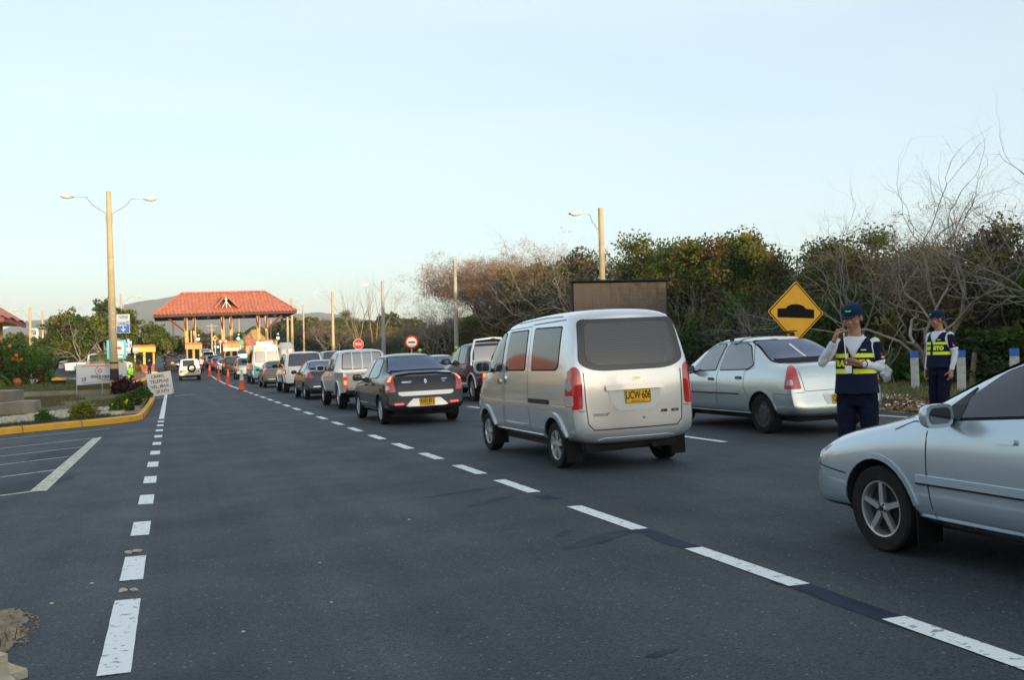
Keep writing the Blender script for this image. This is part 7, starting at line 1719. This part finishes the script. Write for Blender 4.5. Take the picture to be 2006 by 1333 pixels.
small_bush('yellow_bush', -1.45, 31.6, LH(-1.5,31.6), .66, 2800, .055, [L_gr, L_yl, L_md], [3,2,2], 'flowering green bush right at the kerb corner', 44)
small_bush('yellow_bush', -1.05, 39.5, LH(-1.1,39.5), .6, 1800, .06, [L_gr, L_yl], [2,2], 'farther yellow green bush beside the lane board', 45)
small_bush('yellow_bush', -2.25, 28.7, LH(-2.2,28.7), .72, 1800, .05, [L_yl, L_gr, L_md], [2,2,1], 'small yellow topped bush in front of the white gravel', 46)
small_bush('yellow_bush', -3.15, 28.0, LH(-3.1,28), .48, 900, .045, [L_gr, L_yl], [3,1], 'tiny green bush left of the small yellow topped bush', 47)
b = MB()
for k in range(16): a, q = rn.uniform(0,6.28), rn.uniform(.1,.42); b.ball((-1.45+q*.7*math.cos(a), 31.45+q*.6*math.sin(a)-.05, LH(-1.4,31.4)+.22+rn.uniform(0,.16)), .028, 1)
tag(b.build('yellow_flowers', mat('yellow petals', (.85,.60,.02), .6)), 'cluster of yellow flowers on the bush at the kerb corner', 'flowers')
# right verge: grass and leaf litter
m_verge = mat('verge grass and litter', (.06,.075,.022), .95, col2=(.17,.12,.07), vscale=2.2, bump=.8, bscale=30, detail=10, lo=.40, hi=.58)
xs3 = [12.4,13,14,16,18,20]; sheet('verge', xs3, [y for y in YS if -20 <= y <= 62], .01, m_verge, f=lambda x, y: .10*sm((x-12.4)/1.5))
def VG(x, y): return G(x, y)+.01+.10*sm((x-12.4)/1.5)
rg_ = random.Random(21); tag(blades('grass', [(x, y, VG(x, y)) for x, y in [(rg_.uniform(13.9,20)**1., rg_.uniform(9,40)) for _ in range(30000)]], .11, .014, [m_grn, m_grn, m_grn2, m_dry], 22), 'green grass verge in front of the roadside thicket', 'grass')
rg = np.random.default_rng(31); n_ = 14000; xx = rg.uniform(12.45,14.6,n_); yy_ = rg.uniform(9,34,n_)
o = leaves('leaf_litter', np.stack([xx, yy_, np.array([VG(a,c_)+.015 for a, c_ in zip(xx, yy_)])], 1), .06, [M_bark, m_brn, m_dry, M_['white']], 32, flat_=.9, weights=[2,3,2,.5]); tag(o, 'dry leaves and pale litter along the edge of the asphalt', 'leaf litter', kind='stuff')
# far wood beyond the toll
rg = np.random.default_rng(55); V = []
t_pts = []
for (xa, xb, y, h, n_) in ((-60,-15,175,4.0,9000),(-22,5,215,2.6,7000),(4,40,262,4.0,9000),(-90,90,330,4.5,20000),(19,60,185,5.0,12000)):
    x = rg.uniform(xa, xb, n_); z = rg.uniform(0, 1, n_)**.8*h*(1+.25*np.sin(x*.35)+.12*np.sin(x*1.3)); yy_ = y+rg.normal(0, 3, n_)+(h-z)*-.5; t_pts.append(np.stack([x, yy_, z+np.array([G(a, c_) for a, c_ in zip(x, yy_)])], 1))
o = leaves('far_wood', np.concatenate(t_pts), .75, [L_ol, L_br, L_md, L_dk], 56, weights=[2,3,2,1.5], long_=1.2); tag(o, 'far off brown and green wood closing the view beyond the toll', 'wood', kind='stuff')
# ------------------------------------------------------------ people
def cap_shape(b, p0, r0, p1, r1, n=12):
    p0, p1 = Vector(p0), Vector(p1); b.tube([p0, p0.lerp(p1,.5), p1], [r0, (r0+r1)/2*1.02, r1], n); b.ball(p0, r0, 2); b.ball(p1, r1, 2)
def loft_shape(b, rings, n=24):
    prev = None; bm = b.bm
    R0 = []
    for (z, rx, ry, cx, cy) in rings: R0.append([bm.verts.new((cx+rx*math.copysign(abs(math.cos(t))**.85, math.cos(t)), cy+ry*math.copysign(abs(math.sin(t))**.85, math.sin(t)), z)) for t in [2*math.pi*k/n for k in range(n)]])
    for a, c in zip(R0, R0[1:]):
        for k in range(n): bm.faces.new((a[k], a[(k+1) % n], c[(k+1) % n], c[k]))
    bm.faces.new(R0[0][::-1]); bm.faces.new(R0[-1])
def fuse(b, name, vox, mats, parent, smooth_it=6, cutf=None, thick=0, matf=None):
    """one continuous skin grown over overlapping shapes"""
    bmesh.ops.recalc_face_normals(b.bm, faces=b.bm.faces); me = bpy.data.meshes.new(name); b.bm.to_mesh(me); b.bm.free(); o = link(name, me, mats, parent)
    r = o.modifiers.new('r', 'REMESH'); r.mode = 'VOXEL'; r.voxel_size = vox
    s_ = o.modifiers.new('s', 'SMOOTH'); s_.iterations = smooth_it; s_.factor = .5
    me2 = dg(o); o.modifiers.clear(); o.data = me2
    if cutf:
        bm = bmesh.new(); bm.from_mesh(me2); bmesh.ops.delete(bm, geom=[f for f in bm.faces if cutf(f.calc_center_median())], context='FACES')
        bm.to_mesh(me2); bm.free()
    if thick: m_ = o.modifiers.new('t', 'SOLIDIFY'); m_.thickness = thick; m_.offset = 1; me3 = dg(o); o.modifiers.clear(); o.data = me3; me2 = me3
    if name in ('shirt', 'trousers'):
        am = .0055 if name == 'shirt' else .007
        n0 = len(me2.vertices); co_ = np.zeros(n0*3); me2.vertices.foreach_get('co', co_); nn_ = np.zeros(n0*3); me2.vertex_normals.foreach_get('vector', nn_); co_ = co_.reshape(-1, 3); fo = np.array([(
            noise.noise(Vector((c_[0]*16, c_[1]*16, c_[2]*26)))+.5*noise.noise(Vector((c_[0]*34, c_[1]*34, c_[2]*50)))) for c_ in co_])
        co_ = co_+nn_.reshape(-1, 3)*fo[:, None]*am; me2.vertices.foreach_set('co', co_.ravel()); me2.update()
    me2.materials.clear()
    for m_ in (mats if isinstance(mats, list) else [mats]): me2.materials.append(m_)
    if matf:
        for p in me2.polygons: p.material_index = matf(p.center)
    me2.polygons.foreach_set('use_smooth', [True]*len(me2.polygons)); return o
def hand(b, wrist, d, palm_n, side, curl=.6, sc=1., spread=.1):
    """palm, four unequal fingers with two bends, and a thumb leaving the side of the palm; d = along the hand, palm_n = out of the palm, side = towards the thumb"""
    w_, d, n_, s_ = Vector(wrist), Vector(d).normalized(), Vector(palm_n).normalized(), Vector(side).normalized()
    for k in range(5): q = w_+d*.088*sc*k/4; b.ball(q+s_*.018*sc, .021*sc, 2); b.ball(q-s_*.020*sc, .019*sc, 2)
    for i, (off, L) in enumerate(((.031,.072),(.010,.080),(-.011,.074),(-.031,.058))):
        p = w_+d*.088*sc+s_*off*sc; dd = (d+s_*off*spread*8).normalized(); r = .0092*sc
        for j, f in enumerate((.46,.32,.24)):
            a = curl*(.75 if j == 0 else 1.0)*(1+.08*i); dd = (dd*math.cos(a)+n_*math.sin(a)*1.0).normalized(); q = p+dd*L*f*sc; b.tube([p, q], [r, r*.93], 8); b.ball(q, r*.95, 1); 
            n2 = (n_*math.cos(a)-d*math.sin(a)); n_l = n_; n_ = (n_-dd*n_.dot(dd)).normalized(); p = q; r *= .93
        n_ = Vector(palm_n).normalized()
    p = w_+d*.022*sc+s_*.028*sc; dd = (d*.55+s_*.75+n_*.45).normalized()
    for j, (L, r) in enumerate(((.040,.0125),(.030,.0105),(.024,.0095))):
        q = p+dd*L*sc; b.tube([p, q], [r*sc, r*.9*sc], 8); b.ball(q, r*.92*sc, 1); p = q; dd = (dd+n_*.35*curl+d*.25-s_*.25).normalized()
M_skin = mat('brown skin', (.37,.18,.105), .5, var=.08, vscale=8); M_shirt = mat('white shirt cloth', (.62,.66,.72), .8, bump=.25, bscale=14); M_navy = mat('navy cloth', (.008,.010,.03), .9, spec=.15, bump=.3, bscale=16)
M_vest = mat('navy vest cloth', (.008,.012,.036), .85, spec=.15, bump=.2, bscale=14); M_hiv = mat('high visibility yellow', (.75,.85,.02), .55, emit=None); M_hair = mat('black hair', (.012,.010,.010), .6); M_lime = mat('lime uniform', (.35,.75,.03), .6)
M_eye = mat('eye white', (.6,.58,.55), .3); M_capm = mat('navy cap', (.006,.020,.055), .85, spec=.2); M_trous = mat('navy trouser cloth', (.006,.008,.024), .9, spec=.15, bump=.35, bscale=10)
def figure(t, J, skin=True, vox=.007, shirt=M_shirt, vest=True, trous=M_trous, capm=M_capm, head_rot=0, head_tilt=0, belly=1., hat='cap', hands=None, armband=True, text=None, shoes=True):
    """J: joints sl,el,wl, sr,er,wr (left = +x), hl,kl,al, hr,kr,ar"""
    V_ = lambda k: Vector(J[k]); hz = J.get('hip', .95); nb = Vector(J.get('neck', (0,0,1.47))); hc = Vector(J.get('head', (0,-.02,1.635)))
    Hm = Matrix.Translation(hc) @ Matrix.Rotation(head_rot, 4, 'Z') @ Matrix.Rotation(head_tilt, 4, 'X')
    b = MB()
    # head
    def hb(c, r, sc): nbv = len(b.bm.verts); b.ball((0,0,0), r, 3, sc); b.bm.verts.ensure_lookup_table(); 
    def he(c, rx, ry, rz, s_=2):
        M = Hm @ Matrix.Translation(c) @ Matrix.Diagonal((rx, ry, rz, 1)); bmesh.ops.create_icosphere(b.bm, subdivisions=s_, radius=1, matrix=M)
    he((0,.012,.025), .077, .098, .098, 3); he((0,-.02,-.04), .060, .072, .075, 3); he((0,-.055,-.088), .030, .026, .024)
    he((0,-.094,-.012), .0125, .018, .026); he((0,-.106,-.026), .016, .014, .012); he((0,-.080,.030), .050, .018, .012)
    for s_ in (-1,1): he((s_*.077,.012,-.010), .010, .020, .032); he((s_*.045,-.060,-.030), .026, .028, .026); he((s_*.012,-.098,-.030), .010,.010,.008)
    he((0,-.088,-.056), .026, .012, .006); he((0,-.086,-.067), .022, .012, .007)
    cap_shape(b, hc+Vector((0,.02,-.06)), .056, nb+Vector((0,.01,-.04)), .062)
    cz = J.get('lean', (0,0)); lf = lambda z: (cz[0]*(z-hz), cz[1]*(z-hz))
    loft_shape(b, [(z, rx, ry, *lf(z)) for z, rx, ry in ((hz-.10,.150,.100),(hz,.155,.105),(hz+.12,.140,.10*belly),(hz+.28,.150,.108),(hz+.40,.160,.100),(hz+.47,.13,.075),(hz+.51,.07,.05))])
    for a in ('l','r'):
        cap_shape(b, V_('s'+a), .050, V_('e'+a), .038); cap_shape(b, V_('e'+a), .038, V_('w'+a), .026)
        cap_shape(b, V_('h'+a), .080, V_('k'+a), .052); cap_shape(b, V_('k'+a), .052, V_('a'+a), .035)
        f = V_('a'+a); cap_shape(b, f+Vector((0,.03,-.04)), .032, f+Vector((0,-.13,-.055)), .028)
    for h_ in (hands or []): hand(b, *h_)
    body = fuse(b, 'body', vox, M_skin, t, 3)
    # face
    for s_ in (-1,1):
        e = MB(); M = Hm @ Matrix.Translation((s_*.030,-.085,.006)); bmesh.ops.create_icosphere(e.bm, subdivisions=2, radius=1, matrix=M @ Matrix.Diagonal((.011,.009,.0045,1))); e.mi = 1
        n0 = len(e.bm.faces); bmesh.ops.create_icosphere(e.bm, subdivisions=1, radius=1, matrix=M @ Matrix.Translation((0,-.0085,0)) @ Matrix.Diagonal((.0062,.003,.0062,1)))
        for f in list(e.bm.faces)[n0:]: f.material_index = 1
        e.build('eye', [M_eye, M_hair], body)
    h = MB(); M = Hm @ Matrix.Translation((0,.018,.030)) @ Matrix.Diagonal((.081,.100,.098,1)); bmesh.ops.create_icosphere(h.bm, subdivisions=3, radius=1, matrix=M); Hi = Hm.inverted()
    bmesh.ops.delete(h.bm, geom=[v for v in h.bm.verts if (Hi @ v.co).y < -.045 or (Hi @ v.co).z < -.035+(.02 if (Hi @ v.co).y < .02 else 0)], context='VERTS'); h.build('hair', M_hair, body)
    e = MB()
    for s_ in (-1,1): e.tube([Hm @ Vector((s_*.014,-.096,.024)), Hm @ Vector((s_*.030,-.096,.030)), Hm @ Vector((s_*.048,-.084,.022))], [.003,.004,.002], 6)
    e.tube([Hm @ Vector((-.022,-.0985,-.061)), Hm @ Vector((0,-.1015,-.0605)), Hm @ Vector((.022,-.0985,-.061))], [.0015,.0022,.0015], 6); e.build('brows_and_mouth', M_hair, body)
    if hat:
        c = MB(); Mc = Hm @ Matrix.Translation((0,.012,.050))
        rings = [(.086,.106,-.012),(.088,.108,.010),(.084,.103,.045),(.066,.085,.075),(.034,.045,.090),(.002,.003,.094)]
        vs = [[c.bm.verts.new(Mc @ Vector((rx*math.cos(a), ry*math.sin(a), z))) for a in [2*math.pi*k/28 for k in range(28)]] for rx, ry, z in rings]
        for r0, r1 in zip(vs, vs[1:]):
            for k in range(28): c.bm.faces.new((r0[k], r0[(k+1) % 28], r1[(k+1) % 28], r1[k]))
        cp = c.build('cap', capm, t, smooth=60)
        v = MB(); 
        if hat == 'cap':
            o_ = [(.075*math.cos(R(a)), -.060-.120*math.sin(R(a))) for a in range(0,181,12)]
            top = [v.bm.verts.new(Mc @ Vector((x, y, .002-.020*((-.06-y)/.12)-.9*x*x))) for x, y in o_]; bot = [v.bm.verts.new(Mc @ Vector((x, y, -.004-.020*((-.06-y)/.12)-.9*x*x))) for x, y in o_]; n_ = len(o_)
            v.bm.faces.new(top); v.bm.faces.new(bot[::-1])
            for i in range(n_): v.bm.faces.new((top[i], bot[i], bot[(i+1) % n_], top[(i+1) % n_]))
            v.build('cap_brim', capm, cp, smooth=0)
            g = MB(); M = Mc @ Matrix.Translation((0,-.100,.036)) @ Matrix.Rotation(R(-18),4,'X'); g.prism(rrect(-.026,.026,-.008,.008,.006), 'y', -.004, .004); bmesh.ops.transform(g.bm, matrix=M, verts=g.bm.verts); g.build('cap_emblem', M_['capgreen'], cp)
    # clothes
    b = MB(); q = .014
    loft_shape(b, [(z, rx+q, ry+q, *lf(z)) for z, rx, ry in ((hz+.04,.150,.108*belly),(hz+.12,.146,.115*belly),(hz+.28,.158,.116),(hz+.40,.166,.104),(hz+.47,.135,.080),(hz+.515,.070,.060))])
    for a in ('l','r'):
        cap_shape(b, V_('s'+a), .058, V_('e'+a), .046); we = V_('e'+a).lerp(V_('w'+a), .93); cap_shape(b, V_('e'+a), .046, we, .034)
    wl_, wr2 = V_('wl'), V_('wr')
    sh = fuse(b, 'shirt', max(.009, vox), shirt, t, 4, cutf=lambda c: c.z < hz-.03 and abs(c.x) < .3 and False)
    cb = MB()
    for s_ in (-1,1):   # collar wings
        p = nb; cb.prism([(s_*.008,-.100),(s_*.070,-.055),(s_*.075,.03),(s_*.060,.05),(s_*.055,-.03)], 'z', 0, .006); 
    for v in cb.bm.verts: v.co = Vector((v.co.x+nb.x, v.co.y+nb.y+.0, nb.z-.055+v.co.z+(v.co.y+.105)*.42))
    if vest: cb.build('collar', shirt, sh, smooth=0)
    else: cb.bm.free()
    if vest:
        b = MB(); q = .017
        loft_shape(b, [(z, rx+q, ry+q, *lf(z)) for z, rx, ry in ((hz-.06,.184,.134*belly),(hz+.02,.174,.130*belly),(hz+.12,.164,.122*belly),(hz+.28,.162,.122),(hz+.38,.162,.110),(hz+.455,.140,.085),(hz+.52,.075,.060))], 32)
        zt = hz+.52
        def cutv(c):
            lx = c.x-lf(c.z)[0]; ly = c.y-lf(c.z)[1]
            if c.z < hz-.03+.05*abs(lx) or c.z > zt-.025: return True
            if ly < -.02 and abs(lx-.0) < (c.z-(hz+.30))*.52: return True
            if abs(lx) > .150+.5*max(0,(hz+.42-c.z))*.35 and c.z > hz+.22 and abs(ly) < .085: return True
            return False
        def mv(c):
            if abs(c.z-(hz+.335)) < .020 or abs(c.z-(hz+.185)) < .023: return 1 if abs((c.x-lf(c.z)[0])+.02) > .022 or c.y > 0 else 0
            return 0
        vs_ = fuse(b, 'vest', .0075, [M_vest, M_hiv], t, 3, cutv, .006, mv)
        tm = vs_.data; bmv = bmesh.new(); bmv.from_mesh(tm); tr_ = BVHTree.FromBMesh(bmv); bmv.free()
        for (wd, x0, size) in (text or []):
            me = text_mesh(wd, size, bold=.006, spacing=1.12); bm = bmesh.new(); bm.from_mesh(me); bmesh.ops.triangulate(bm, faces=bm.faces[:])
            bmesh.ops.subdivide_edges(bm, edges=[e for e in bm.edges if e.calc_length() > .03], cuts=1)
            for v in bm.verts:
                a_ = x0+v.co.x*.8; z_ = hz+.26+v.co.y; an = a_/.155; o_ = Vector((lf(z_)[0]+math.sin(an)*.6, lf(z_)[1]-math.cos(an)*.6, z_)); dr = Vector((-math.sin(an), math.cos(an), 0)); loc, n_, i_, d_ = tr_.ray_cast(o_, dr); v.co = (loc if loc else o_+dr*.44)-dr*.004
            bm.to_mesh(me); bm.free(); me.name = 'lettering'; link('lettering', me, M_hiv, vs_)
        bd = MB(); c_ = Vector((.095+lf(hz+.36)[0], -.118+lf(hz+.36)[1], hz+.385)); bd.box(c_.x-.022,c_.x+.022,c_.y-.020,c_.y+.004,c_.z-.006,c_.z+.006,.001); bd.build('name_tag', M_['white'], vs_)
    if armband:
        s_, e_ = V_('sl'), V_('el'); b = MB(); b.tube([s_.lerp(e_,-.06), s_.lerp(e_,.10), s_.lerp(e_,.35), s_.lerp(e_,.70)], [.050,.064,.063,.058], 16, False); ab = b.build('armband', M_vest, t, smooth=60)
        b = MB(); b.tube([s_.lerp(e_,.70), s_.lerp(e_,.81)], [.060,.058], 16, False); b.build('white_stripe', M_['white'], ab, smooth=60)
        dxy = Vector((e_-s_)).normalized(); c_ = s_.lerp(e_,.45)+Vector((.045,-.045,0)); b = MB(); b.ball(c_, .018, 1, (1,.5,.8)); b.build('emblem_red', m_red, ab); b = MB(); b.ball(c_+Vector((.012,.004,-.028)), .014, 1, (1.4,.5,.8)); b.build('emblem_white', M_['white'], ab)
    b = MB(); loft_shape(b, [(hz-.14,.155,.108,0,0),(hz-.05,.164,.118,0,0),(hz+.03,.160,.116*belly,0,0),(hz+.07,.158,.114*belly,0,0)])
    for a in ('l','r'):
        h_, k_, a_ = V_('h'+a), V_('k'+a), V_('a'+a); cap_shape(b, h_, .098, k_, .078); cap_shape(b, k_, .078, a_+Vector((0,.01,.02)), .072)
        for k in range(4): b.ball(a_.lerp(k_, .1+.12*k)+Vector((0,0,0)), .074, 2, (1.02,1.02,.35))
    tr2 = fuse(b, 'trousers', max(.010, vox), trous, t, 4, cutf=lambda c: c.z < .045)
    b = MB()
    for a in ('l','r'): f = V_('a'+a); b.ball(f+Vector((0,.02,-.045)), .045, 2, (.9,1.1,.85)); b.ball(f+Vector((0,-.08,-.058)), .045, 2, (.95,1.9,.62))
    b.build('shoes', M_['black'], t)
    return body
M_['capgreen'] = mat('green emblem', (.10,.70,.18), .5)
def place_person(t, x, y, deg): t.location = (x, y, G(x, y)); t.rotation_euler = (0, 0, R(deg))
std = dict(hl=(.095,0,.90), kl=(.115,-.02,.49), al=(.13,0,.09), hr=(-.095,0,.90), kr=(-.10,-.03,.49), ar=(-.11,-.02,.09))
t = empty('person', (0,0,0), 0, 'officer in navy vest with yellow bands, hand raised to his face, by the silver sedan', 'person')
J = dict(std, sl=(.168,.01,1.395), el=(.212,.03,1.165), wl=(.075,-.205,1.205), sr=(-.168,.0,1.395), er=(-.285,-.13,1.225), wr=(-.150,-.235,1.415), neck=(0,0,1.47), head=(-.01,-.035,1.64))
figure(t, J, vox=.0048, head_rot=R(-12), head_tilt=R(14), belly=1.22, hands=[((.065,-.215,1.21),(-1,-.22,.22),(-.1,.45,-.95),(-.05,-.6,.8),1.0,1.05), ((-.145,-.240,1.425),(.45,.0,1),(.75,.55,-.1),(.15,-.75,.3),1.05,1.05)], text=[('TRAN',-.115,.075),('SITO',.085,.075)])
place_person(t, 6.14, 7.62, -50); OFF1 = t
rod = empty('baton', (0,0,0), 0, 'thin white rod held upright in front of the first officer', 'baton'); b = MB(); b.tube([(-.035,-.255,1.215),(-.055,-.25,1.50)], [.0065,.005], 8); b.build('shaft', M_['white'], rod); b = MB(); b.box(-.05,.01,-.262,-.250,1.12,1.19,.003); b.build('notepad', M_['white'], rod); rod.location = t.location; rod.rotation_euler = t.rotation_euler
wb = MB(); wb.tube([(.115+.028*math.cos(a), -.215-.02*math.sin(a)*0+.028*math.sin(a)*.3, 1.203+.034*math.sin(a)) for a in [6.283*k/14 for k in range(15)]], .005, 6); o = wb.build('bracelet', M_['ink'], t)
t = empty('person', (0,0,0), 0, 'second officer in navy cap looking away left, arm hanging, by the guide posts', 'person')
J = dict(std, sl=(.172,.02,1.395), el=(.240,.035,1.13), wl=(.235,-.045,.885), sr=(-.172,.0,1.395), er=(-.230,.04,1.13), wr=(-.22,-.04,.89), head=(0,-.04,1.635), kl=(.10,-.06,.49), al=(.11,-.05,.09), ar=(-.12,.06,.09))
figure(t, J, vox=.0055, head_rot=R(-26), head_tilt=R(4), belly=1.12, hands=[((.235,-.05,.885),(.0,-.12,-1),(-1,-.1,.1),(-.1,-1,.0),.45,1.0), ((-.22,-.045,.885),(0,-.1,-1),(1,-.1,.1),(.1,-1,0),.45,1.0)], text=[('TRAN',-.125,.075),('SITO',.085,.075)])
place_person(t, 10.78, 11.5, -84)
b = MB(); b.box(.06,.15,-.10,-.085,.66,.685,.002); b.build('reflective_pocket_strip', mat('grey reflective tape', (.4,.42,.42), .5), t)
b = MB(); b.box(.165,.195,.03,.09,.90,1.0,.005); b.build('radio', M_['black'], t)
# small figures farther off
def simple(x, y, deg, lb, shirt, trous, capm, sit=False):
    t = empty('person', (0,0,0), 0, lb, 'person')
    J = dict(std, sl=(.18,0,1.41), el=(.24,.0,1.14), wl=(.22,-.10,.92), sr=(-.18,0,1.41), er=(-.24,0,1.14), wr=(-.2,-.12,.95))
    hd = [((.22,-.11,.915),(0,-.3,-1),(-1,0,0),(0,-1,0),.5,1.), ((-.2,-.13,.945),(0,-.3,-1),(1,0,0),(0,-1,0),.5,1.)]
    if sit:
        J = dict(sl=(.18,-.05,1.41), el=(.26,-.22,1.20), wl=(.27,-.42,1.12), sr=(-.18,-.05,1.41), er=(-.26,-.22,1.20), wr=(-.27,-.42,1.12), hl=(.10,0,.90), kl=(.20,-.38,.72), al=(.20,-.22,.30), hr=(-.10,0,.90), kr=(-.20,-.38,.72), ar=(-.20,-.22,.30), head=(0,-.06,1.63))
        hd = [((.27,-.42,1.12),(0,-1,-.2),(0,-.2,-1),(-1,0,0),.8,1.), ((-.27,-.42,1.12),(0,-1,-.2),(0,-.2,-1),(1,0,0),.8,1.)]
    figure(t, J, vox=.010, shirt=shirt, vest=False, trous=trous, capm=capm, hat='cap' if not sit else 'helmet', hands=hd, armband=False); place_person(t, x, y, deg); return t
M_pink = mat('pale pink shirt', (.55,.42,.45), .8)
simple(14.4, 50, 20, 'traffic policeman with a lime cap visible over the pale blue sedan', M_lime, M_trous, M_lime)
simple(13.9, 56, -60, 'person with a lime cap seen over the roof of the graphite sedan', M_navy, M_trous, M_lime)
simple(-2.15, 106, 30, 'attendant in dark clothes standing at the leftmost booth', M_navy, M_trous, M_capm)
def motorbike(x, y, deg, lb, mm):
    t = empty('motorcycle', (x, y, G(x, y)), R(deg), lb, 'motorcycle')
    for yy in (-.66,.62):
        wh = empty('wheel', (0,yy,.30)); wh.parent = t; b = MB(); b.lathe([(.235,-.045),(.285,-.05),(.305,0),(.285,.05),(.235,.045),(.235,-.045)], 28, axis='x', cap=False); b.build('tyre', M_['rubber'], wh)
        b = MB(); b.lathe([(.24,-.02),(.24,.02)], 24, axis='x', cap=False)
        for k in range(6): b.tube([(0,0,0),(0,.235*math.cos(k*1.047),.235*math.sin(k*1.047))], .012, 4)
        b.build('rim', M_['alloy'], wh)
    b = MB(); b.tube([(0,-.66,.30),(0,-.50,.68),(0,-.42,.98)], .035, 8); b.tube([(0,-.45,.85),(0,-.1,.45),(0,.35,.42),(0,.62,.30)], .04, 8); b.box(-.13,.13,-.22,.18,.32,.58,.04); b.build('frame', M_['steel'], t)
    b = MB(); b.ball((0,-.20,.80), .2, 3, (.75,1.3,.65)); b.build('tank', mm, t); b = MB(); b.ball((0,.28,.80), .2, 3, (.75,1.8,.35)); b.build('seat', M_['black'], t)
    b = MB(); b.tube([(-.33,-.30,1.06),(-.15,-.42,1.02),(.15,-.42,1.02),(.33,-.30,1.06)], .015, 6); b.build('handlebar', M_['steel'], t)
    b = MB(); b.ball((0,-.56,.88), .1, 2, (1,.7,1)); b.build('headlight', M_['headlight'], t); b = MB(); b.box(-.06,.06,.66,.72,.70,.78,.01); b.build('tail_light', M_['lampredlit'], t)
    b = MB(); b.tube([(.13,-.1,.32),(.16,.3,.30),(.16,.75,.38)], .035, 8); b.build('exhaust', M_['chrome'], t)
    b = MB(); b.prism([(-.66+.34*math.cos(R(a)), .30+.34*math.sin(R(a))) for a in range(40,131,15)]+[(-.66+.31*math.cos(R(a)), .30+.31*math.sin(R(a))) for a in range(130,39,-15)], 'x', -.06, .06); b.build('mudguard', mm, t); return t
for x, y, dg_, lb, lb2, mm, sh in ((-2.75,72,-25,'police motorcycle in lime and black parked beside the medical sign','motorcycle policeman in lime jacket beside the medical sign',M_lime,M_lime),(2.85,104,180,'motorcycle queueing beside the striped cones','motorcycle rider in a pale pink shirt beside the striped cones',M_['p_maroon'],M_pink)):
    m_ = motorbike(x, y, dg_, lb, mm); p_ = simple(x, y, dg_, lb2, sh, M_trous, M_lime if mm is M_lime else M_['black'], True); p_.location.z -= .04
    v = Matrix.Rotation(R(dg_), 4, 'Z') @ Vector((0,.12,0)); p_.location.x += v.x; p_.location.y += v.y
# ------------------------------------------------------------ air between here and the hills
b = MB(); b.box(-2600, 2600, -760, 3700, -14, 200); hz_ = b.build('haze', None, smooth=0); hz_['kind'] = 'stuff'; hz_['label'] = 'thin evening haze fading the hills'; hz_.display_type = 'WIRE'
m = bpy.data.materials.new('evening haze'); m.use_nodes = True; n = m.node_tree; n.nodes.clear(); o_ = n.nodes.new("ShaderNodeOutputMaterial"); v = n.nodes.new("ShaderNodeVolumePrincipled")
v.inputs["Color"].default_value = (.97,.98,1.,1); v.inputs["Density"].default_value = .00024; v.inputs["Anisotropy"].default_value = .2; n.links.new(v.outputs[0], o_.inputs["Volume"]); hz_.data.materials.clear(); hz_.data.materials.append(m)
scene.cycles.volume_bounces = 0
